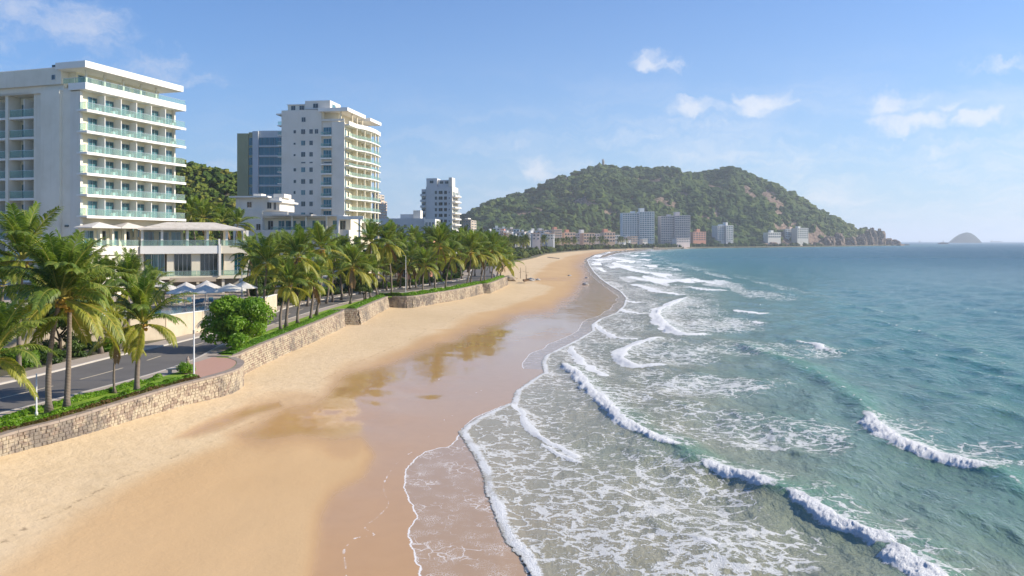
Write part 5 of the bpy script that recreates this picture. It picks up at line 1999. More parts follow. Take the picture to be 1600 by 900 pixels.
def mat_bark(name, a, b):
    m, g, out = material(name)
    o = g.obj()
    rings = g.node('ShaderNodeTexWave', bands_direction='Z')
    g.set(rings, 'Vector', o)
    g.set(rings, 'Scale', 3.2)
    g.set(rings, 'Distortion', 2.0)
    g.set(rings, 'Detail', 2.0)
    n = g.noise(o, 2.0, 4.0)
    c = g.mix(g.math('MULTIPLY', g.math('ADD', rings.outputs[1], n), .5), a, b)
    principled(g, out, c, .9, g.bump(g.math('ADD', rings.outputs[1], n), .6, .03), spec=.15)
    return m


M['palm_bark'] = mat_bark('palm_bark', (.12, .095, .075), (.30, .25, .20))
M['bark'] = mat_bark('tree_bark', (.07, .05, .035), (.17, .13, .09))
M['coconut'] = mat_flat('coconut_husk', (.42, .26, .04), .6, scale=5, var=.35)


def frond_mesh(name, e0, curve, L, mat, seed, pairs=72, hang=.5, leaf=.92):
    """a feather palm leaf along +x: arched rib with two rows of narrow leaflets"""
    r = random.Random(seed)
    n = 12
    pts, tan = [Vector((0, 0, 0))], []
    ang = R(e0)
    swing = r.uniform(-.10, .10)
    for i in range(n):
        t = i / n
        d = Vector((math.cos(ang), swing * t * t * 1.5, math.sin(ang))).normalized()
        tan.append(d)
        pts.append(pts[-1] + d * (L / n))
        ang -= R(curve) / n * (.45 + 1.1 * t)
    tan.append(tan[-1])

    def at(t):
        f = min(t * n, n - 1e-4)
        i = int(f)
        return pts[i].lerp(pts[i + 1], f - i), tan[i].lerp(tan[i + 1], f - i).normalized()
    V, F, T = [], [], []
    # rib
    for i in range(0, n + 1):
        p, d = pts[i], tan[i]
        w_ = .050 * (1 - i / n) + .012
        s = d.cross(Vector((0, 0, 1)))
        s = s.normalized() if s.length > .05 else Vector((0, 1, 0))
        u = s.cross(d)
        for k in range(3):
            a = 2.1 * k
            q = p + s * math.cos(a) * w_ + u * math.sin(a) * w_
            V.append(q)
            T.append(1.7)  # glossy highlight along the rib is put into its pale tint
    for i in range(n):
        for k in range(3):
            a, b = i * 3 + k, i * 3 + (k + 1) % 3
            F.append((a, b, b + 3, a + 3))
    for i in range(pairs):
        t = .14 + .86 * (i + .5) / pairs
        prof = (math.sin(min(1, (t - .05) * 1.25) * math.pi * .62)) ** .7 * (1 - .55 * max(0, t - .62) / .38)
        for sgn in (-1, 1):
            if r.random() < .04:
                continue
            p, d = at(min(1, t + r.uniform(-.008, .008)))
            s = d.cross(Vector((0, 0, 1)))
            s = (s.normalized() if s.length > .08 else Vector((0, -1, 0))) * sgn
            u = s.cross(d) * sgn
            up = Vector((0, 0, 1))
            ll = leaf * prof * r.uniform(.85, 1.1)
            fwd = .45 + .55 * t
            dir1 = (s + d * fwd + u * r.uniform(.05, .35)).normalized()
            dir2 = (dir1 + Vector((0, 0, -1)) * (hang + r.uniform(0, .35))).normalized()
            dir3 = (dir2 + Vector((0, 0, -1)) * (hang * 1.3 + r.uniform(0, .5))).normalized()
            w_ = .040 * r.uniform(.8, 1.25) * (1.15 - .4 * t)
            wd = (d - dir1 * d.dot(dir1)).normalized() * w_
            a0 = p
            a1 = p + dir1 * ll * .38
            a2 = a1 + dir2 * ll * .36
            a3 = a2 + dir3 * ll * .34
            b0 = len(V)
            V += [a0 - wd * .5, a0 + wd * .5, a1 - wd, a1 + wd, a2 - wd * .8, a2 + wd * .8, a3]
            tt = r.uniform(0, .8)
            T += [tt] * 7
            F += [(b0, b0 + 1, b0 + 3, b0 + 2), (b0 + 2, b0 + 3, b0 + 5, b0 + 4), (b0 + 4, b0 + 5, b0 + 6)]
    me = bpy.data.meshes.new(name)
    me.from_pydata([tuple(v) for v in V], [], F)
    me.materials.append(mat)
    set_attr(me, 'tint', T)
    return me


CLS = []
for (e0, cv, L, mt, hg, cnt, var) in ((84, 26, 4.0, 'frond_y', .12, 4, 3), (68, 48, 4.4, 'frond_m', .22, 6, 3), (48, 72, 4.6, 'frond_m', .35, 6, 3), (24, 84, 4.5, 'frond_m', .5, 5, 3), (-4, 74, 4.2, 'frond_o', .65, 4, 3), (-34, 44, 3.8, 'frond_o', .6, 2, 1), (-58, 26, 3.4, 'frond_d', .5, 1, 1)):
    CLS.append((e0, cnt, [frond_mesh('frond', e0 + 4 * k, cv * (1 + .1 * k), L * (1 - .05 * k), M[mt], 100 + e0 + k, hang=hg) for k in range(var)]))


def coconut_mesh():
    m = MB()
    r = random.Random(4)
    V0, F0 = ico_np(1)
    for i in range(12):
        a = r.uniform(0, 6.28)
        c = np.array([math.cos(a) * r.uniform(.15, .42), math.sin(a) * r.uniform(.15, .42), r.uniform(-.55, -.05)])
        m.add([tuple(v) for v in V0 * .13 + c], [tuple(f) for f in F0])
    return m.mesh('coconut_bunch', M['coconut'], True)


NUTS = coconut_mesh()


def trunk_mesh(dx, dy, h, r0, r1, seed):
    r = random.Random(seed)
    bx, by = r.uniform(-.06, .06) * h, r.uniform(-.04, .04) * h
    P, Rd = [], []
    n = 9
    for i in range(n + 1):
        t = i / n
        P.append((dx * t ** 1.6 + bx * math.sin(math.pi * t), dy * t ** 1.4 + by * math.sin(math.pi * t), h * t))
        Rd.append(r1 + (r0 - r1) * (1 - t) ** 1.5 + (.12 if i == 0 else 0))
    return MB().tube(P, Rd, 9).mesh('trunk', M['palm_bark'], True)


def palm(label, bx, by, bz, cx, cy, cz, scale=1.0, seed=0, group=None, parts=True, name='palm_tree', density=1.0, thick=1.0, nuts=True):
    r = random.Random(seed)
    root = thing(name, label, 'palm', (bx, by, bz), 0, group)
    h = cz - bz
    tm = trunk_mesh(cx - bx, cy - by, h, .21 * thick, .13 * thick, seed)
    link(bpy.data.objects.new('trunk', tm), root)
    az = r.uniform(0, 6.28)
    top = (cx - bx, cy - by, h)
    sway = r.uniform(-.12, .12)
    for (e0, cnt, ms) in CLS:
        c = max(1, int(round(cnt * density)))
        if e0 < -50 and r.random() < .5:
            continue
        for k in range(c):
            az += 2.399 + r.uniform(-.25, .25)
            o = bpy.data.objects.new('frond', ms[r.randrange(len(ms))])
            link(o, root)
            o.location = (top[0] + math.cos(az) * .08, top[1] + math.sin(az) * .08, top[2] + (.15 if e0 > 20 else -.05))
            o.rotation_euler = (r.uniform(-.22, .22), r.uniform(-.12, .12), az)
            s = scale * r.uniform(.86, 1.1)
            o.scale = (s, s, s)
    if nuts:
        o = link(bpy.data.objects.new('coconut_bunch', NUTS), root)
        o.location = top
        o.scale = (scale, scale, scale)
    return root


def palm_px(label, bpx, bpy_, cpx, cpy, scale=1.0, z=3.8, seed=0, dY=0.0, **kw):
    X, Y = ground(bpx, bpy_, z)
    Yc = Y + dY
    return palm(label, X, Y, z - .05, xat(cpx, Yc), Yc, zat(cpy, Yc), scale, seed or int(bpx * 7 + bpy_), **kw)


NEAR_PALMS = [
    ('large coconut palm with wide yellow-tipped crown in front, right one of the crossing pair', 104, 641, 109, 472, 1.0, {}),
    ('tall coconut palm just behind the large front palm, trunk left of it', 77, 646, 94, 466, .95, {}),
    ('coconut palm at the far left edge across the road, crown before the hotel', 30, 588, 35, 408, 1.0, {}),
    ('low coconut palm cut by the left edge, fronds hanging over the footpath', -12, 690, -12, 562, .78, {}),
    ('coconut palm with spreading crown standing alone before the street lamp', 214, 613, 223, 506, .80, {}),
    ('small thin young palm between two big front palms, by the kerb', 179, 614, 184, 532, .50, {'density': .6, 'thick': .45, 'nuts': False}),
    ('coconut palm across the road rising behind the lone palm, before the restaurant', 196, 548, 199, 450, .85, {}),
    ('coconut palm across the road, half hidden by the large front palm', 158, 552, 152, 455, .85, {}),
    ('broad coconut palm rising behind the leafy round tree', 411, 507, 418, 412, 1.05, {}),
    ('leaning coconut palm with low yellow crown right of the round tree', 439, 515, 452, 448, .85, {}),
    ('tall straight coconut palm behind the leaning low palm', 447, 512, 466, 402, 1.0, {}),
    ('coconut palm with dense middle crown, trunk nearest the straight sea wall', 465, 505, 480, 440, .9, {}),
    ('tall coconut palm with crown just below the tower balconies', 494, 493, 503, 390, 1.1, {}),
    ('short coconut palm in the shade of the tall one below the tower', 485, 499, 492, 436, .85, {}),
    ('coconut palm above the dark return face of the sea wall', 547, 475, 550, 418, 1.15, {}),
    ('low bright palm just left of the second sea wall corner', 579, 465, 583, 427, .95, {}),
    ('slim palm between two taller ones near the second wall corner', 571, 469, 566, 424, .9, {}),
    ('tall palm in front of the cream tower foot with drooping dry leaves', 590, 463, 579, 379, 1.15, {}),
    ('tall palm before the low white block with star shaped crown', 612, 461, 605, 381, 1.2, {}),
    ('low palm with small crown over the mottled wall corner', 661, 457, 664, 416, 1.1, {}),
    ('tallest palm on the pale wall, crown against the slim white tower', 680, 454, 687, 384, 1.35, {}),
    ('leaning palm right of the tallest palm on the pale wall', 696, 450, 705, 402, 1.15, {}),
    ('large palm with yellow hanging leaves over the pale wall', 729, 446, 736, 394, 1.35, {}),
    ('palm with darker crown behind the large yellow one over the pale wall', 735, 443, 748, 398, 1.25, {}),
    ('palm at the end of the pale wall with high crown', 751, 441, 768, 391, 1.35, {}),
    ('second last row palm, slim trunk near the wall gap', 757, 440, 760, 402, 1.2, {}),
    ('palm with orange dry leaves above the last wall piece', 769, 437, 779, 402, 1.3, {}),
    ('low palm at the very end of the sea wall, leaning to the beach', 782, 431, 793, 412, 1.3, {}),
    ('palm just before the end of the last wall piece', 776, 434, 784, 404, 1.3, {}),
]
for i, (lab, a, b, c, d, s, kw) in enumerate(NEAR_PALMS):
    palm_px(lab, a, b, c, d, s * (1.16 if i == 0 else 1.15 if i < 8 else 1.0), seed=40 + i, group='coconut palms along the beach road', **kw)

# the second row behind the road and round the hotels
BACK = [(322, 500, 318, 341, 1.0, 6.2, 150), (345, 0, 346, 348, .95, 6.2, 156), (300, 0, 298, 336, 1.0, 6.2, 158), (372, 0, 371, 352, .9, 6.2, 150), (245, 0, 238, 448, .8, 6.2, 108),
        (388, 0, 392, 402, .95, 6.2, 128), (402, 0, 400, 430, .9, 6.2, 122), (440, 0, 436, 395, 1.0, 4.2, 150), (520, 0, 524, 404, 1.05, 3.8, 150), (535, 0, 538, 396, 1.0, 3.8, 165), (562, 0, 560, 398, 1.0, 3.8, 172),
        (625, 0, 628, 396, 1.1, 3.8, 195), (640, 0, 641, 404, 1.1, 3.8, 190), (655, 0, 654, 390, 1.15, 3.8, 205), (672, 0, 672, 398, 1.2, 3.8, 205), (705, 0, 712, 388, 1.3, 3.8, 232), (722, 0, 722, 386, 1.3, 3.8, 240),
        (742, 0, 745, 385, 1.3, 3.8, 262), (752, 0, 756, 383, 1.3, 3.8, 275), (766, 0, 770, 386, 1.3, 3.8, 285), (785, 0, 786, 390, 1.3, 3.8, 300), (640, 0, 645, 375, 1.2, 3.8, 245), (618, 0, 616, 372, 1.2, 3.8, 250), (598, 0, 596, 400, 1.1, 3.8, 190),
        (130, 0, 128, 462, .85, 4.0, 92), (60, 0, 62, 468, .85, 4.0, 90), (8, 0, 6, 446, 1.0, 4.0, 84), (480, 0, 482, 410, 1.0, 3.8, 140), (460, 0, 448, 392, 1.0, 3.8, 152), (425, 0, 430, 430, .9, 4.0, 132), (510, 0, 512, 420, .9, 3.8, 146), (533, 0, 530, 425, .9, 3.8, 155),
        (588, 0, 588, 405, 1.0, 3.8, 182), (604, 0, 602, 412, 1.0, 3.8, 186), (635, 0, 634, 418, 1.0, 3.8, 188), (650, 0, 652, 412, 1.1, 3.8, 196), (690, 0, 694, 396, 1.2, 3.8, 222)]
BACK_L = ['behind the restaurant roof, leftmost of four', 'behind the restaurant roof, third of four', 'between hotel and restaurant roof, before the small hill', 'at the right end of the restaurant roof', 'on the pool terrace behind the lone front palm',
          'at the right corner of the restaurant terrace', 'low over the right end of the pool', 'in front of the villa roof terrace', 'under the white villa portal', 'left below the tower porch', 'below the tower porch, before its columns',
          'left of the salmon house', 'low in front of the salmon house', 'right beside the salmon house', 'before the end cap of the long low block', 'behind the leaning palm on the pale wall', 'under the balconies of the slim white tower',
          'behind the large palm with yellow leaves', 'before the cream block beside the slim tower', 'behind the high crowned palm at the wall end', 'farthest right behind the wall end', 'rising over the salmon house roof', 'left of the salmon house roof, rising high', 'low between the two star crowned palms',
          'in the garden left of the pool wall', 'in the garden behind the crossing pair', 'at the left picture edge below the hotel', 'behind the dense crown over the straight wall', 'with its top before the villa windows', 'behind the leafy round tree', 'low before the villa portal', 'low left of the palm at the dark return face',
          'behind the low bright palm', 'low behind the low bright palm', 'lowest in front of the salmon house', 'behind the small palm over the mottled corner', 'behind the tallest palm on the pale wall']
for i, (bp, _, cp, cy, s, z, Y) in enumerate(BACK):
    palm('second row coconut palm ' + BACK_L[i], xat(bp, Y), Y, z - .1, xat(cp, Y), Y, zat(cy, Y), s, 300 + i, group='palms of the second row behind the beach road', density=.72, nuts=False)


# --- palms too small for single fronds: one crown mesh each
def merged_crown(seed):
    r = random.Random(seed)
    V, F, T = [], [], []
    az = 0
    mats = None
    for ci, (e0, cnt, ms) in enumerate(CLS[:6]):
        for k in range(max(2, cnt - 1)):
            az += 2.399
            me = ms[k % len(ms)]
            n = len(me.vertices)
            co = np.zeros(n * 3)
            me.vertices.foreach_get('co', co)
            co = co.reshape(-1, 3) * r.uniform(.85, 1.1)
            ca, sa = math.cos(az), math.sin(az)
            co = np.stack([co[:, 0] * ca - co[:, 1] * sa, co[:, 0] * sa + co[:, 1] * ca, co[:, 2]], 1)
            b = len(V)
            # keep every second leaflet, a bit wider
            V += co.tolist()
            for j, p in enumerate(me.polygons):
                vs = list(p.vertices)
                F.append([b + v for v in vs])
            T += [.25 * ci * r.uniform(.6, 1.0)] * n
    me = bpy.data.meshes.new('crown')
    me.from_pydata(V, [], F)
    me.materials.append(M['frond_far'])
    set_attr(me, 'tint', T)
    return me


M['frond_far'] = mat_leaf('distant_palm_leaf', [(.1, (.055, .095, .018)), (.45, (.11, .155, .028)), (.75, (.26, .26, .045))], .3)
CROWNS = [merged_crown(i) for i in range(3)]
TR = [trunk_mesh(.6, .2, 9, .24, .16, 7 + i) for i in range(2)]
k = 0
rr = random.Random(12)
for y0 in np.geomspace(285, 1500, 120):
    y = float(y0) * rr.uniform(.97, 1.03)
    X = float(land_x(y)) - rr.uniform(3, 26) * (1 + y / 1400) - y * .006
    root = thing('palm_tree', 'small distant palm in the long grove behind the open beach', 'palm', (X, y, float(land_z(y)) - .1), rr.uniform(0, 6.28), 'palms of the distant beach grove')
    s = rr.uniform(.95, 1.35) * (1 + y / 5200)
    root.scale = (s, s, s)
    a = link(bpy.data.objects.new('crown', CROWNS[k % 3]), root)
    a.location = (.6, .2, 9)
    link(bpy.data.objects.new('trunk', TR[k % 2]), root)
    k += 1


# --- broadleaf trees and shrubs made of many small leaves
def leaf_cloud(name, lobes, n, size, mat, seed=0, shell=.55, flat=1.0):
    r = np.random.RandomState(seed)
    lobes = np.asarray(lobes, float)     # x y z rx ry rz
    vol = lobes[:, 3] * lobes[:, 4] * lobes[:, 5]
    pick = r.choice(len(lobes), n, p=vol / vol.sum())
    d = r.normal(size=(n, 3))
    d /= np.linalg.norm(d, axis=1)[:, None]
    rad = (shell + (1 - shell) * r.uniform(0, 1, n) ** .6)
    rad *= 1 + .12 * r.normal(size=n)
    c = lobes[pick, :3] + d * lobes[pick, 3:6] * rad[:, None]
    # leaf frame: normal mostly outwards, jittered
    nrm = d + r.normal(size=(n, 3)) * .55 + np.array([0, 0, .35])
    nrm /= np.linalg.norm(nrm, axis=1)[:, None]
    u = np.cross(nrm, r.normal(size=(n, 3)))
    u /= np.linalg.norm(u, axis=1)[:, None]
    v = np.cross(nrm, u) * flat
    s = size * r.uniform(.6, 1.35, n)[:, None]
    V = np.stack([c - u * s * .5, c - v * s * .32 + nrm * s * .12, c + u * s * .6, c + v * s * .32 + nrm * s * .12], 1).reshape(-1, 3)
    F = np.arange(n * 4).reshape(n, 4)
    me = np_mesh(name, V, F, False, mat)
    lt = r.uniform(0, 1, len(lobes))
    set_attr(me, 'tint', np.repeat(np.clip(.55 * lt[pick] + .45 * r.uniform(0, 1, n), 0, 1), 4))
    return me


def lobes_round(seed, R0, h, n, rl=.42):
    r = random.Random(seed)
    out = []
    for i in range(n):
        a = r.uniform(0, 6.28)
        q = r.uniform(0, 1) ** .6
        z = r.uniform(-.5, 1)
        f = math.sqrt(max(.1, 1 - max(z, 0) ** 2 * .75))
        out.append((math.cos(a) * q * R0 * .8 * f, math.sin(a) * q * R0 * .8 * f, z * h * .72, R0 * rl * r.uniform(.6, 1.15), R0 * rl * r.uniform(.6, 1.15), h * rl * r.uniform(.5, .9)))
    return out


def branchy_trunk(seed, h, spread, r0, n=6):
    r = random.Random(seed)
    m = MB()
    m.tube([(0, 0, -.1), (.05, .02, h * .35), (.0, .05, h * .5)], [r0, r0 * .75, r0 * .6], 8)
    for i in range(n):
        a = i * 6.28 / n + r.uniform(-.4, .4)
        z0 = h * r.uniform(.28, .48)
        m.tube([(0, 0.03, z0), (math.cos(a) * spread * .4, math.sin(a) * spread * .4, z0 + h * .22), (math.cos(a) * spread * .8, math.sin(a) * spread * .8, z0 + h * .42)], [r0 * .5, r0 * .35, r0 * .1], 6)
    return m.mesh('trunk', M['bark'], True)


def build_round_tree():
    root = thing('round_tree', 'bright green leafy round tree on the lawn behind the rounded wall end', 'tree', (-28.9, 84.5, 3.8))
    lb = lobes_round(6, 4.1, 3.5, 34, .30)
    me = leaf_cloud('crown', lb, 12500, .33, M['leaf_bright'], 5, .72)
    o = link(bpy.data.objects.new('crown', me), root)
    o.location = (0, 0, 2.35)
    link(bpy.data.objects.new('trunk', branchy_trunk(2, 3.4, 3.0, .15, 8)), root)


build_round_tree()
# shared shrub and tree crowns
SHRUB = [leaf_cloud('foliage', lobes_round(20 + i, 1.2, .9, 9, .42), 1500, .17, M['leaf_dark' if i % 3 else 'leaf_bright'], 30 + i, .6) for i in range(5)]
TREE = [leaf_cloud('crown', lobes_round(60 + i, 3.0, 2.4, 26, .34), 6500, .30, M['leaf_dark'], 70 + i, .65) for i in range(4)]
TRK = [branchy_trunk(80 + i, 4.2, 2.2, .2, 5) for i in range(2)]
BTREES = [(-46, 70, 1.0, 'leafy tree across the road behind the front palms, near the left edge'), (-45, 80, 1.0, 'leafy tree across the road under the hotel wall'), (-50, 92, 1.1, 'leafy tree left of the pool below the hotel'), (-41.5, 131, .95, 'dark leafy tree at the corner of the restaurant beside the umbrellas'), (-58, 78, 1.1, 'dark tree at the left edge below the hotel balconies'),
          (-52, 66, .9, 'dense low tree beside the leftmost palm'), (-38, 141, .9, 'leafy tree behind the pool end wall'), (-40, 150, 1.1, 'leafy tree below the white villa'), (-34, 168, 1.0, 'leafy tree beside the white garage'), (-44, 165, 1.2, 'dark tree between villa and restaurant'),
          (-31, 205, 1.3, 'leafy tree in front of the salmon house'), (-24, 215, 1.2, 'dense tree behind the tallest wall palm'), (-42, 200, 1.3, 'dark tree below the tall tower balconies'), (-36, 188, 1.2, 'leafy tree under the white tower porch'), (-20, 235, 1.2, 'leafy tree behind the row of wall palms'), (-14, 262, 1.3, 'dark tree behind the end of the wall palms'),
          (-22, 262, 1.4, 'broad tree right of the salmon house'), (-30, 262, 1.5, 'broad dark tree below the long low block'), (-16, 290, 1.5, 'broad dark tree behind the last palms'), (-26, 300, 1.6, 'broad dark tree below the slim tower'), (-44, 240, 1.5, 'wide dark tree at the tower corner'),
          (-54, 150, 1.0, 'leafy tree seen through the restaurant loggia'), (-48, 156, 1.1, 'second leafy tree seen through the restaurant loggia'), (-62, 84, 1.2, 'dark tree in the hotel garden by the left edge'), (-28, 152, .7, 'small round tree on the lawn by the return wall'), (-50, 176, 1.3, 'dark tree behind the villa wing')]
for i, (x, y, s, lab) in enumerate(BTREES):
    root = thing('leafy_tree', lab, 'tree', (x, y, 3.7), i * 1.1, 'leafy trees between the road and the buildings')
    root.scale = (s, s, s)
    o = link(bpy.data.objects.new('crown', TREE[i % 4]), root)
    o.location = (0, 0, 3.8)
    link(bpy.data.objects.new('trunk', TRK[i % 2]), root)
rs = random.Random(31)
k = 0
for y0 in np.arange(56, 300, 3.1):
    y = float(y0)
    for j in range(2):
        xl = float(np.interp(y, R_Y, R_L)) - 3.4 - rs.uniform(0, 1.5) - j * 3.2
        if 84 < y < 134 and xl > -50:
            continue
        root = thing('garden_shrub', 'dense green shrub in the hedge line on the hotel side of the road', 'shrub', (xl, y + rs.uniform(-1, 1), 3.7 + .3), rs.uniform(0, 6.28), 'shrubs on the hotel side of the beach road')
        s = rs.uniform(.7, 1.5)
        root.scale = (s, s, s * rs.uniform(.8, 1.3))
        link(bpy.data.objects.new('foliage', SHRUB[k % 5]), root)
        st = MB().tube([(0, 0, -.35), (.02, 0, .4)], [.06, .04], 5)
        if k == 0:
            STEM = st.mesh('stem', M['bark'])
        link(bpy.data.objects.new('stem', STEM), root)
        k += 1


# ground cover along the wall top: leafy band beside the coping and beside the path
def cover_strip(name, label, pts, n, size, h, wd, mat, seed):
    r = np.random.RandomState(seed)
    P = np.asarray(pts)
    i = r.randint(0, len(P) - 1, n)
    t = r.uniform(0, 1, n)[:, None]
    c = P[i] * (1 - t) + P[i + 1] * t
    off = r.uniform(-1, 1, n)
    clump = fbm(c[:, 0] * 1.1, c[:, 1] * 1.1, seed, 3)
    x = c[:, 0] + off * wd
    z = 3.82 + h * np.sqrt(np.clip(1 - off ** 2, 0, 1)) * (.3 + 1.1 * clump) * r.uniform(.3, 1, n)
    ctr = np.stack([x, c[:, 1], z], 1)
    nrm = np.stack([off * .8, np.zeros(n), np.ones(n)], 1) + r.normal(size=(n, 3)) * .5
    nrm /= np.linalg.norm(nrm, axis=1)[:, None]
    u = np.cross(nrm, r.normal(size=(n, 3)))
    u /= np.linalg.norm(u, axis=1)[:, None]
    v = np.cross(nrm, u)
    s = size * r.uniform(.6, 1.3, n)[:, None]
    V = np.stack([ctr - u * s * .5, ctr - v * s * .35, ctr + u * s * .5, ctr + v * s * .35], 1).reshape(-1, 3)
    me = np_mesh(name, V, np.arange(n * 4).reshape(n, 4), False, mat)
    set_attr(me, 'tint', np.repeat(np.clip(clump * 1.2 - .2 + r.uniform(-.2, .3, n), 0, 1), 4))
    o = link(bpy.data.objects.new(name, me))
    tag(o, label, kind='stuff')


w1 = [(p[0] - .95, p[1]) for p in offset_line(WALLS[0], 0) if p[1] < 66]
cover_strip('ground_cover', 'leafy green ground cover behind the coping of the nearest sea wall', w1, 26000, .15, .42, .42, M['leaf_cover'], 1)
cover_strip('ground_cover', 'reddish brown ground cover hugging the coping of the nearest sea wall', [(x + .40, y) for x, y in w1], 7000, .12, .26, .16, M['leaf_red'], 2)
w2 = [(x + .25, y) for x, y in offset_line(LINE_R, 1.9) if 40 < y < 66]
cover_strip('ground_cover', 'low hedge of ground cover beside the seaside footpath', w2, 12000, .14, .40, .3, M['leaf_cover'], 3)
w3 = [(p[0] - 1.2, p[1]) for p in WALLS[1]]
cover_strip('ground_cover', 'green ground cover behind the long straight sea wall', w3, 12000, .16, .30, .8, M['leaf_cover'], 4)
w4 = [(p[0] - 1.3, p[1]) for p in WALLS[2][1:]]
cover_strip('ground_cover', 'green hedge plants behind the short sea wall', w4, 7000, .2, .5, .8, M['leaf_cover'], 5)
w5 = [(p[0] - 1.4, p[1] + .5) for p in WALLS[3]] + [(p[0] - 1.4, p[1] + .5) for p in WALLS[4][1:-1]]
cover_strip('ground_cover', 'green hedge plants behind the pale far sea wall', w5, 12500, .33, .7, .9, M['leaf_cover'], 6)

# ------------------------------------------------------------------ hotel pool terrace
M['poolwall'] = mat_plaster('cream_pool_wall', (.62, .52, .38), .12, .8)
TERR = [(-95, 66), (-62, 79), (-50, 85.5), (-43.5, 90.2), (-40.6, 93.8), (-38.6, 99.5), (-38.0, 106), (-37.9, 118), (-38.6, 131)]
TZ = 6.2


def build_pool():
    V = []
    P = TERR + [(-60, 160), (-95, 160)]
    m = MB().prism(P, 3.3, TZ - .02)
    o = m.build('pool_terrace', M['pave'])
    tag(o, 'raised hotel pool terrace behind the road', kind='structure')
    root = thing('pool_wall', 'cream retaining wall of the hotel pool beside the road', 'wall', (TERR[0][0], TERR[0][1], 3.6))
    w_ = MB()
    inv = TERR[0]
    for i in range(len(TERR) - 1):
        (x0, y0), (x1, y1) = TERR[i], TERR[i + 1]
        t = Vector((x1 - x0, y1 - y0)).normalized()
        n = Vector((t.y, -t.x))
        q = [(x0 + n.x * .02, y0 + n.y * .02), (x0 + n.x * .3, y0 + n.y * .3), (x1 + n.x * .3, y1 + n.y * .3), (x1 + n.x * .02, y1 + n.y * .02)]
        MB().prism([(a - inv[0], b - inv[1]) for a, b in q], 0, TZ + .12 - 3.6).build('wall_panel', M['poolwall'], root)
        q = [(x0 - n.x * .1, y0 - n.y * .1), (x0 + n.x * .36, y0 + n.y * .36), (x1 + n.x * .36, y1 + n.y * .36), (x1 - n.x * .1, y1 - n.y * .1)]
        MB().prism([(a - inv[0], b - inv[1]) for a, b in q], TZ + .122 - 3.6 + i * .002, TZ + .2 - 3.6 + i * .002).build('wall_cap', M['slab'], root)
    m, g, out = material('pool_water')
    pos = g.pos()
    n1 = g.noise(g.mapping(pos, (1, .5, 1)), .9, 4.0)
    principled(g, out, g.mix(n1, (.012, .12, .20), (.03, .26, .36)), .08, g.bump(g.noise(pos, 2.2, 3.0), .3, .06), ior=1.33)
    pool = offset_line(TERR, -.25)
    inner = [(-39.8, 130), (-40.2, 118), (-42.5, 108.5), (-52, 103), (-70, 96), (-95, 90)]
    V = [(x, y, TZ + .03) for x, y in pool + inner]
    me = bpy.data.meshes.new('pool_water')
    me.from_pydata(V, [], [tuple(range(len(V)))])
    me.materials.append(m)
    tag(link(bpy.data.objects.new('pool_water', me)), 'blue water of the hotel infinity pool', kind='structure')


def umbrella_meshes():
    n = 8
    out = []
    V = [(0, 0, 2.95)]
    for ring, (r_, z) in enumerate(((1.15, 2.46), (2.35, 2.02), (2.36, 1.90))):
        for k in range(n):
            a = 2 * math.pi * k / n
            V.append((math.cos(a) * r_, math.sin(a) * r_, z + (0)))
    F = [(0, 1 + k, 1 + (k + 1) % n) for k in range(n)]
    for q in (0, 1):
        for k in range(n):
            a, b = 1 + q * n + k, 1 + q * n + (k + 1) % n
            F.append((a, a + n, b + n, b))
    cn = MB().add(V, F).mesh('canopy', M['canvas'])
    rb = MB()
    for k in range(n):
        a = 2 * math.pi * k / n
        rb.tube([(0, 0, 2.55), (math.cos(a) * 2.3, math.sin(a) * 2.3, 1.93)], .018, 4)
    rb = rb.mesh('ribs', M['frame'])
    pl = MB().tube([(0, 0, 0), (0, 0, 2.62)], .035, 8).mesh('pole', M['pole'])
    bs = MB().tube([(0, 0, 0), (0, 0, .09)], .34, 12).mesh('base', M['grey'])
    return cn, rb, pl, bs


UM = umbrella_meshes()
UMB = [(261, 114, 'pool umbrella leftmost of the back row, half hidden by palm leaves'), (291, 116, 'pool umbrella second from the left in the back row'), (323, 117, 'white pool umbrella with high peak in the back row, right of two others'), (288, 107, 'large pool umbrella at the front left, above the pool edge'),
       (321, 108, 'largest white pool umbrella in the front row, beside the lamp pole'), (359, 112, 'greyish pool umbrella standing apart on the right near the tree'), (380, 118, 'small pool umbrella farthest right behind the round tree'), (250, 121, 'pool umbrella behind the lone palm crown')]


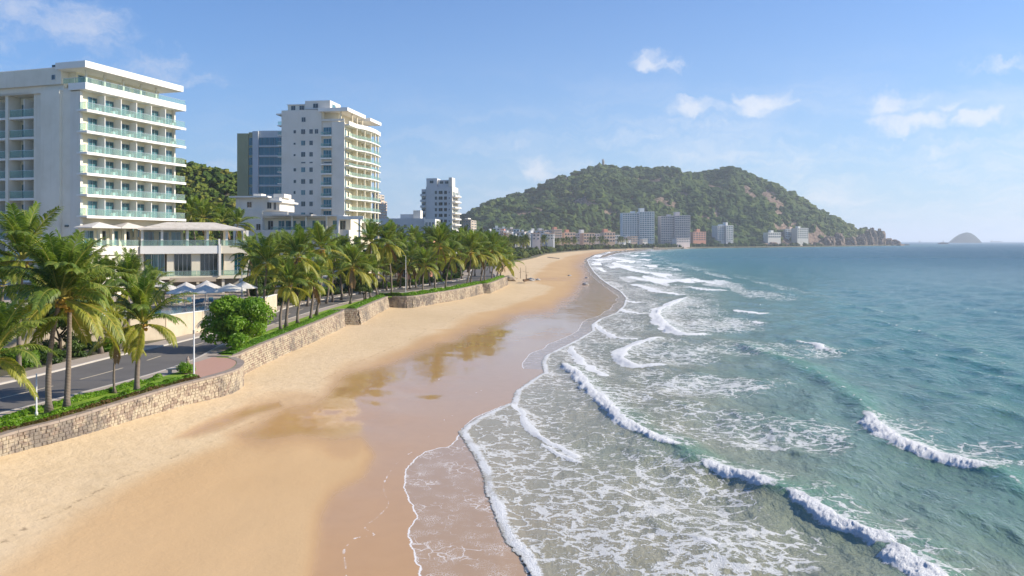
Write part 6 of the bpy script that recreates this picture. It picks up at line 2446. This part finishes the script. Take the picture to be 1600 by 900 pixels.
def build_umbrellas():
    for i, (px, Y, lab) in enumerate(UMB):
        root = thing('pool_umbrella', lab, 'umbrella', (xat(px, Y), Y, TZ), .3 * i, 'white umbrellas round the hotel pool')
        s = 1.0 if i in (3, 4, 5) else .86
        root.scale = (s, s, 1.0 if i not in (2,) else 1.06)
        for nm, me in zip(('canopy', 'ribs', 'pole', 'base'), UM):
            o = link(bpy.data.objects.new(nm, me), root)
    # loungers
    fr = MB()
    for x in (-.3, .3):
        fr.box(x - .025, x + .025, -.95, .95, .28, .33)
        for y in (-.85, .8):
            fr.box(x - .025, x + .025, y - .03, y + .03, 0, .28)
    fr = fr.mesh('frame', M['wframe'])
    seat = MB().box(-.3, .3, -.95, .35, .33, .40).mesh('seat', M['teal'])
    back = MB().add([(-.3, .35, .34), (.3, .35, .34), (.3, .95, .78), (-.3, .95, .78), (-.3, .35, .41), (.3, .35, .41), (.3, .92, .85), (-.3, .92, .85)],
                    [(0, 3, 2, 1), (4, 5, 6, 7), (0, 1, 5, 4), (1, 2, 6, 5), (2, 3, 7, 6), (3, 0, 4, 7)]).mesh('backrest', M['teal'])
    for i, px in enumerate((268, 279, 296, 306, 314, 330, 340, 350, 366, 374)):
        Y = 110 + (i % 3) * 1.6
        root = thing('sun_lounger', 'low sun lounger with dark teal cushion in the row at the pool edge', 'sun lounger', (xat(px, Y), Y, TZ), .2 * (i % 3), 'loungers in the row beside the pool')
        for nm, me in (('frame', fr), ('seat', seat), ('backrest', back)):
            link(bpy.data.objects.new(nm, me), root)


def lamp(label, px, py, ptop, z=3.8, arm=True, r0=.07, white=True):
    X, Y = ground(px, py, z)
    h = zat(ptop, Y) - z
    root = thing('street_lamp', label, 'street lamp', (X, Y, z), 0)
    MB().tube([(0, 0, 0), (0, 0, .25), (0, 0, .26), (0, 0, h)], [r0 * 1.7, r0 * 1.7, r0, r0 * .7], 10).build('pole', M['pole'], root, smooth=True)
    if arm:
        MB().box(-.06, .06, -.12, .12, h * .52, h * .52 + .3).build('junction_box', M['grey'], root)
        MB().tube([(0, 0, h), (-.35, 0, h + .12)], .03, 6).build('arm', M['pole'], root)
        MB().box(-.75, -.3, -.1, .1, h + .08, h + .17).build('lamp_head', M['frame'], root)
    return root


def build_bulge():
    # pink paved lookout inside the rounded wall end
    pts = [(x, y) for x, y in offset_line(WALLS[0], -.62) if y > 65.8]
    ring = pts + [(-28.9, 77.6), (-29.4, 73), (-28.2, 68.2)]
    c = [(x, y, 3.812) for x, y in ring]
    me = bpy.data.meshes.new('lookout_paving')
    me.from_pydata(c, [], [tuple(range(len(c)))])
    me.materials.append(M['tile'])
    tag(link(bpy.data.objects.new('lookout_paving', me)), 'pink paved lookout inside the rounded wall end', kind='structure')
    root = thing('planter_shrub', 'reddish green shrub in the corner of the pink lookout by the lamp', 'shrub', (-27.6, 67.9, 3.8))
    me = leaf_cloud('foliage', [(0, 0, .55, .5, .5, .5), (.4, .2, .4, .4, .4, .4), (-.4, .3, .45, .45, .4, .4)], 1500, .13, M['leaf_cover'], 9, .5)
    link(bpy.data.objects.new('foliage', me), root)
    MB().tube([(0, 0, 0), (0, 0, .6)], [.05, .03], 5).build('stem', M['bark'], root)
    # low bench like slab on the path
    X, Y = ground(277, 583, 3.79)
    b = thing('stone_bench', 'low dark stone bench on the footpath left of the lamp pole', 'bench', (X, Y, 3.79), R(8))
    MB().box(-.85, .85, -.2, .2, .32, .42).build('seat', M['grey'], b)
    for x in (-.6, .6):
        MB().box(x - .12, x + .12, -.16, .16, 0, .32).build('leg', M['grey'], b)
    bl = thing('bollard', 'short pale bollard at the corner of the pink lookout', 'bollard', (-29.0, 71.9, 3.8))
    MB().tube([(0, 0, 0), (0, 0, .7), (0, 0, .82)], [.16, .14, .06], 10).build('post', M['coping'], bl)
    MB().tube([(0, 0, .82), (0, 0, .92)], [.05, .09], 10).build('cap', M['coping'], bl)


def build_beach_things():
    # little fishing boat with a mast and poles beside it on the sand
    X, Y = ground(822, 440, 1.2)
    root = thing('beached_boat', 'weathered wooden boat with a mast drawn up on the sand beyond the wall', 'boat', (X, Y, 1.25), R(75))
    secs, V, F = [(-3, .1, .9), (-2.2, .75, .75), (-.5, 1.0, .65), (1.5, .95, .68), (2.6, .7, .8)], [], []
    for (x, hw, zt) in secs:
        V += [(x, -hw, zt), (x, -hw * .8, .25), (x, 0, 0), (x, hw * .8, .25), (x, hw, zt)]
    for i in range(len(secs) - 1):
        for k in range(4):
            F.append((i * 5 + k, i * 5 + k + 1, i * 5 + k + 6, i * 5 + k + 5))
    F += [(20, 21, 22, 23, 24), (4, 3, 2, 1, 0)]
    MB().add(V, F).build('hull', M['wood'], root)
    MB().box(-.6, -.3, -.95, .95, .5, .56).build('bench', M['wood'], root)
    MB().box(1.2, 1.5, -.9, .9, .5, .56).build('bench', M['wood'], root)
    MB().tube([(0, 0, .1), (.1, .1, 5.4)], [.08, .05], 6).build('mast', M['wood'], root)
    MB().tube([(.05, -1.0, 3.0), (.05, 1.2, 3.4)], .04, 5).build('yard', M['wood'], root)
    X2, Y2 = ground(813, 434, 1.2)
    for i, (dx, h, lab) in enumerate(((0, 4.2, 'tall weathered post stuck in the sand left of the boat'), (2.3, 2.0, 'short weathered post in the sand close to the boat'))):
        p = thing('wooden_post', lab, 'post', (X2 + dx, Y2 - dx, .9))
        MB().tube([(0, 0, 0), (.1, 0, h)], [.12, .08], 6).build('shaft', M['wood'], p)
        MB().tube([(-.5, 0, h * .55), (.5, 0, h * .6)], .04, 5).build('crossbar', M['wood'], p)
    V0, F0 = ico_np(3)
    for i, (px, py, s, lab) in enumerate(((915, 443, .9, 'single dark stone on the wet sand near the surf'), (829, 439, 1.2, 'dark stone at the bow of the beached boat'), (840, 438, .7, 'flat dark stone right of the beached boat'), (917, 433, .6, 'small dark stone awash in the foam'), (796, 440, 2.2, 'broken block of old wall lying past the wall end'), (890, 430, .6, 'flat stone in the damp sand strip'))):
        X, Y = ground(px, py, .6)
        z = float(beach_z(np.array([X]), np.array([Y]))[0])
        nn = fbm(V0[:, 0] * 2 + i * 3, V0[:, 1] * 2 + V0[:, 2] * 2, 700 + i, 4)
        V = V0 * (1 + .8 * (nn[:, None] - .5)) * np.array([1.3, 1, .7]) * s
        o = link(bpy.data.objects.new('beach_rock', np_mesh('beach_rock', V, F0, False, M['grey'] if i != 4 else M['wallstone'])))
        o.location = (X, Y, z + .2 * s)
        tag(o, lab, 'rock')
    # a line of folded sun beds far along the sand
    for i in range(7):
        X, Y = ground(857 + i * 2.6, 401.7 + i * .1, 2.0)
        z = float(beach_z(np.array([X]), np.array([Y]))[0])
        root = thing('sun_bed', 'dark sun bed in the small row far along the beach', 'sun bed', (X, Y, z), .3, 'row of dark sun beds far along the beach')
        MB().box(-.9, .9, -.5, .5, .25, .55).build('mattress', M['brown'], root)
        MB().box(-.8, .8, -.06, .06, -.2, .25).build('frame', M['wood'], root)


def ship(label, px, py, Y, L, h, kind):
    root = thing('ship', label, 'ship', (xat(px, Y), Y, 0), 0)
    m = MB()
    m.prism([(-L / 2, -L * .06), (L * .42, -L * .06), (L / 2, 0), (L * .42, L * .06), (-L / 2, L * .06)], -1, h * .42)
    m.build('hull', M['ship'], root)
    if kind == 'tanker':
        MB().box(-L * .46, -L * .33, -L * .05, L * .05, h * .42, h).build('bridge', M['white2'], root)
        for x in (-.1, .1, .28):
            MB().box(L * x, L * (x + .02), -.8, .8, h * .42, h * .8).build('derrick', M['ship'], root)
    else:
        MB().box(-L * .25, L * .15, -L * .04, L * .04, h * .42, h * .72).build('deckhouse', M['white2'], root)
        MB().box(-L * .03, L * .0, -.5, .5, h * .72, h * 1.3).build('mast', M['ship'], root)


M['ship'] = mat_flat('dark_ship_paint', (.10, .075, .07), .6)
build_pool()
build_umbrellas()
build_bulge()
build_beach_things()
lamp('tall white lamp pole on the lawn beside the pink lookout', 303, 590, 458)
lamp('short white pole on the lawn at the left under hanging palm leaves', 57, 650, 583, arm=False, r0=.055)
lamp('thin lamp pole beyond the round tree, rising from the pool side', 378, 505, 420, z=3.8)
lamp('lamp pole among the palms before the low white block', 634, 460, 400, z=3.8)
ship('dark low boat close in front of the open sea right of the headland', 1474, 381.5, 4300, 56, 15, 'boat')
ship('long dark cargo ship on the horizon at the right', 1557, 377.8, 13000, 190, 32, 'tanker')
ship('small ship in front of the island', 1514, 378.6, 9000, 60, 16, 'boat')
ship('tiny sailing boat on the horizon between headland and island', 1437, 377.6, 11000, 26, 30, 'boat')


# ------------------------------------------------------------------ far town
def block(name, label, px0, px1, pyt, pyb, Y, depth=14, wall='white', floors=3, bays=4, glass='dark', side='warm', ang=12, group=None, roofs=(), rowsep=None, sidebays=0, cat='building'):
    z1, z0 = zat(pyt, Y), 2.4
    x0, x1 = xat(px0, Y), xat(px1, Y)
    W = x1 - x0
    B = Building(name, label, cat, x1, Y, z0, ang, group)
    B.b('wall', wall, -W, 0, 0, depth, z0, z1)
    fh = (z1 - zat(pyb, Y)) / floors
    bw = W / bays
    for f in range(floors):
        z = z1 - (f + 1) * fh
        for k in range(bays):
            B.window('S', -W + k * bw + bw * .18, 0, z + fh * .2, bw * .64, fh * .55, glass, mull=0, fr='wframe', depth=.3, bar=.15)
        if sidebays:
            sw = depth / sidebays
            for k in range(sidebays):
                B.window('E', k * sw + sw * .2, 0, z + fh * .2, sw * .6, fh * .55, glass, mull=0, fr='wframe', depth=.3, bar=.15)
    for (a, b_, h, mt) in roofs:
        B.b('roof_block', mt, -W + W * a, -W + W * b_, depth * .2, depth * .7, z1, z1 + h)
    B.b('parapet', wall, -W - .2, .2, -.25, .05, z1 - .4, z1 + .6)
    return B


def far_tower(name, label, parts_, Y, floors, pyb, wall, glass, fin, ang):
    """two joined slabs with floor bands and bay fins"""
    px0, px1 = parts_[0][0], parts_[-1][1]
    X1 = xat(px1, Y)
    B = Building(name, label, 'apartment block', X1, Y, 2.4, ang)
    for j, (a, b_, pyt) in enumerate(parts_):
        z1 = zat(pyt, Y)
        x0, x1 = xat(a, Y) - X1, xat(b_, Y) - X1
        y0 = 6 * (len(parts_) - 1 - j)
        B.b('wall', wall, x0, x1, y0, y0 + 26, 2.4, z1)
        fh = (z1 - zat(pyb, Y)) / floors
        bays = max(3, int(round((x1 - x0) / (fh * 1.25))))
        bw = (x1 - x0) / bays
        for f in range(floors):
            z = z1 - (f + 1) * fh
            B.b('balcony_band', fin, x0 - .2, x1 + .2, y0 - 1.5, y0, z - .5, z + .9)
            for k in range(bays):
                B.window('S', x0 + k * bw + .5, y0, z + .9, bw - 1.0, fh - 1.6, glass, mull=0, fr='wframe', depth=.3, bar=.2)
        for k in range(bays + 1):
            B.b('fin', fin, x0 + k * bw - .35, x0 + k * bw + .35, y0 - 1.9, y0 - 1.5, 2.4, z1)
        B.b('parapet', fin, x0 - .3, x1 + .3, y0 - 2.0, y0 + 26.3, z1, z1 + 1.4)
        B.b('plant_room', fin, x0 + (x1 - x0) * (.55 if j == 0 else .05), x0 + (x1 - x0) * (.8 if j == 0 else .35), y0 + 3, y0 + 16, z1 + 1.4, z1 + (5 if j == 0 else 9))
    return B


M['pale_blue'] = mat_plaster('pale_blue_plaster', (.62, .68, .70), .08)
M['mauve'] = mat_plaster('mauve_grey_plaster', (.40, .36, .38), .08)
M['mauve2'] = mat_plaster('pinkish_white_band', (.72, .62, .58), .06)
far_tower('seaside_tower', 'tall pale blue twin slab tower below the wooded hill, left of the grey one', [(973, 999, 333.5), (999, 1022, 331.5)], 1780, 14, 376, 'pale_blue', 'teal', 'slab', -5)
far_tower('seaside_tower', 'tall mauve grey twin slab tower below the wooded hill', [(1033, 1054, 338.5), (1054, 1078, 337.5)], 1790, 14, 377, 'mauve', 'dark', 'mauve2', -5)
far_tower('seaside_block', 'small pale blue block alone at the hill foot, midway along the shore', [(1120, 1133, 353.5), (1133, 1145, 353)], 1990, 8, 376, 'blue_white', 'teal', 'slab', -18)
FAR = [
    ('shore_house', 'low pink and white house right of the mauve grey tower', 1080, 1103, 362.5, 376, 1900, 20, 'pink', 4, 5, 'dark', ((.35, .6, 7, 'pink'),)),
    ('shore_house', 'low white flat house on the slope left of the long white hotel', 1196, 1220, 363.5, 372, 2070, 20, 'white', 2, 6, 'dark', ((.3, .5, 6, 'slab'),)),
    ('shore_hotel', 'long white shore hotel nearest the headland tip, left wing with shade put into its wall colour', 1224, 1242, 358, 371, 2180, 30, 'blue_white', 4, 4, 'dark', ((.6, .9, 6, 'peach'),)),  # shade of this wing is painted in by its cooler wall colour
    ('shore_hotel', 'long white shore hotel nearest the headland tip, sunlit right wing', 1242, 1263, 356.5, 373, 2160, 24, 'white', 5, 5, 'dark', ((.2, .4, 5, 'slab'),)),
    ('coast_block', 'wide mauve and peach block, leftmost of the four pink town blocks', 851, 865, 360, 374, 1300, 22, 'mauve2', 4, 5, 'dark', ()),
    ('coast_block', 'peach block with small roof tower joined to the wide mauve one', 865, 878, 358.5, 374, 1290, 22, 'peach', 4, 4, 'dark', ((.1, .5, 4, 'pink'),)),
    ('coast_block', 'pink town block with little belvedere left of the third one', 881, 899, 363.5, 378, 1320, 20, 'peach', 3, 4, 'dark', ((.2, .5, 5, 'pink'),)),
    ('coast_block', 'white block left of the wide mauve one, above the grove', 838, 849, 366, 377, 1240, 16, 'slab', 3, 4, 'dark', ((.3, .7, 3, 'peach'),)),
    ('coast_block', 'small cream block two places left of the wide mauve one', 822, 833, 367.5, 377, 1180, 16, 'peach', 3, 4, 'dark', ()),
    ('coast_block', 'low white block with roof house above the middle of the grove', 776, 790, 361, 373, 1100, 16, 'slab', 3, 4, 'dark', ((.4, .8, 3, 'pink'),)),
    ('coast_block', 'long low white block above the middle of the grove', 796, 816, 365, 374, 1120, 16, 'white', 2, 7, 'dark', ((.1, .2, 2, 'slab'),)),
    ('coast_block', 'mauve grey low block behind the pink belvedere', 874, 884, 365.5, 377, 1360, 20, 'mauve', 3, 3, 'dark', ()),
    ('coast_block', 'peach town block with pale roof house between two mauve ones', 911, 929, 364.5, 379, 1350, 20, 'peach', 3, 4, 'dark', ((-.2, .1, 6, 'slab'),)),
    ('coast_block', 'mauve low block left of the peach one with the pale roof house', 897, 914, 365, 377, 1390, 20, 'mauve', 3, 4, 'dark', ()),
    ('coast_block', 'mauve low block right of the peach one with the pale roof house', 927, 945, 365.5, 377, 1430, 20, 'mauve2', 3, 4, 'dark', ()),
    ('coast_block', 'peach and pink block with stepped tower, last before the tall blue tower', 943, 961, 363, 378.5, 1400, 20, 'peach', 3, 4, 'dark', ((.05, .4, 6, 'pink'), (.45, .7, 3, 'peach'))),
    ('coast_block', 'small white house between the pink block and the blue tower', 959, 969, 367.5, 377, 1480, 16, 'white', 2, 3, 'dark', ()),
    ('coast_block', 'small cream annex at the foot of the tall blue tower', 985, 996, 369.5, 378, 1600, 18, 'peach', 3, 4, 'dark', ()),
    ('coast_block', 'low white annex in front of the blue tower', 1003, 1012, 373.5, 378, 1640, 16, 'white', 2, 4, 'dark', ()),
    ('coast_block', 'low pinkish podium in front of the mauve tower', 1054, 1078, 373, 379, 1700, 18, 'mauve2', 2, 8, 'dark', ()),
    ('balcony_tower', 'brown stepped tower peeping out right of the tall cream balconies', 582, 589, 303, 345, 430, 12, 'tan', 9, 2, 'dark', ()),
    ('balcony_tower', 'lower brown stepped part of the tower peeping out right of the tall cream balconies', 589, 595, 314, 345, 424, 10, 'peach', 7, 2, 'dark', ()),
    ('balcony_tower', 'narrow cream block with white balconies touching the slim white tower', 723, 736, 344, 372, 520, 16, 'tan', 7, 3, 'dark', ((.1, .5, 1.5, 'white'),)),
]
for (nm, lab, a, b_, t, bt, Y, dp, wl, fl, by, gl, rf) in FAR:
    block(nm, lab, a, b_, t, bt, Y, dp, wl, fl, by, gl, roofs=rf, ang=-20 if a > 1000 else -14 if a > 800 else 10, sidebays=2 if 'shore_hotel' in nm or 'balcony' in nm else 0)
# the little white houses climbing the slope behind the palm grove
hr = random.Random(77)
used = []
for i in range(66):
    px = hr.uniform(752, 860) if i < 48 else hr.uniform(905, 975)
    Y = hr.uniform(760, 1350) if i < 48 else hr.uniform(1500, 1650)
    pyt = hr.uniform(356, 375) if i < 48 else hr.uniform(370, 377)
    wpx = hr.uniform(6, 14)
    wl = hr.choice(['white', 'blue_white', 'white2', 'peach', 'slab', 'tan', 'white', 'mauve2'])
    z1 = zat(pyt, Y)
    rf_ = hr.choice(['slab', 'peach', 'white'])
    rm_ = hr.random() < .5
    cn_ = {'white': 'white', 'blue_white': 'cool white', 'white2': 'weathered white', 'peach': 'peach', 'slab': 'bright white', 'tan': 'tan', 'mauve2': 'pinkish'}[wl]
    B = Building('town_house', 'small %s house with %s roof%s, %s' % (cn_, 'peach' if rf_ == 'peach' else 'white', ' and roof room' if rm_ else '', 'in the old town' if i < 48 else 'behind the bay sand'), 'house', xat(px + wpx, Y), Y, 2.4, hr.uniform(-28, 12), 'small houses of the old town')
    W = wpx * Y / FOC
    B.b('wall', wl, -W, 0, 0, 10, 2.4, z1)
    B.b('roof', rf_, -W - .4, .4, -.4, 10.4, z1, z1 + .5)
    nb = max(2, int(W / 3.2))
    for f in range(2):
        for k in range(nb):
            B.window('S', -W + (k + .2) * W / nb, 0, z1 - 2.6 - f * 3.2, W / nb * .55, 1.6, 'dark', mull=0, fr='wframe', depth=.2, bar=.12)
    if rm_:
        B.b('roof_room', 'slab', -W * .7, -W * .3, 2, 7, z1 + .5, z1 + 3.0)
# statue on the summit
Ys = 2585.0
st = thing('hilltop_statue', 'grey robed statue on a pale plinth on the summit of the wooded hill', 'statue', (xat(942.5, Ys), Ys, zat(263.0, Ys)))
MB().box(-6, 6, -6, 6, -6, 5).build('plinth', M['white2'], st)
MB().box(-4, 4, -4, 4, 5, 8).build('plinth_step', M['white2'], st)
m_ = MB()
m_.tube([(0, 0, 8), (0, 0, 14), (0, 0, 21), (0, 0, 24), (0, 0, 25.2), (0, 0, 26.5), (0, 0, 28.6), (0, 0, 30)], [4.6, 4.0, 3.6, 4.2, 1.8, 2.2, 2.2, .8], 12)
m_.tube([(2.4, 0, 23.5), (4.0, -.5, 20), (3.0, -2.2, 18)], [1.0, .8, .6], 8)
m_.tube([(-2.4, 0, 23.5), (-3.9, -.4, 26.8), (-3.3, -.4, 30.5)], [1.0, .75, .5], 8)
m_.build('figure', M['brown'], st, smooth=True)
# low green belt along the far shore
fr_ = np.random.RandomState(21)
N = 5200
yy = np.exp(fr_.uniform(np.log(320), np.log(2250), N))
xx = land_x(yy) - fr_.uniform(2, 1, N) - np.abs(fr_.normal(size=N)) * (10 + yy * .05) - yy * .006
rad = fr_.uniform(1.5, 2.9, N) * (1 + yy / 4200)
ang_ = (800 + FOC * xx / yy)
okk = ~((ang_ > 1150) & (rad > 5)) & (yy > 320)
xx, yy, rad = xx[okk], yy[okk], rad[okk]
pts = np.stack([xx, yy, land_z(yy) + rad * fr_.uniform(.2, 1.2, len(xx))], 1)
mt_ = mat_canopy('shore_trees', [(.15, (.018, .034, .012)), (.45, (.040, .066, .018)), (.70, (.075, .10, .026)), (.9, (.12, .13, .035))], .03, 1.5, .6)
o = link(bpy.data.objects.new('treeline', blobs('treeline', pts, rad, mt_, 2, .5, .9, 5)))
tag(o, 'green belt of trees behind the far beach and the town', kind='stuff')

# ------------------------------------------------------------------ sea air
def build_haze():
    m = bpy.data.materials.new('sea_haze')
    m.use_nodes = True
    nt = m.node_tree
    nt.nodes.clear()
    out = nt.nodes.new('ShaderNodeOutputMaterial')
    v = nt.nodes.new('ShaderNodeVolumePrincipled')
    v.inputs['Color'].default_value = (.86, .92, 1.0, 1)
    v.inputs['Density'].default_value = 0.000085
    v.inputs['Anisotropy'].default_value = 0.2
    nt.links.new(v.outputs[0], out.inputs['Volume'])
    o = MB().box(-45000, 110000, -300, 81000, -8, 300).build('haze', m)
    tag(o, 'pale blue sea haze over the bay', kind='stuff')


build_haze()
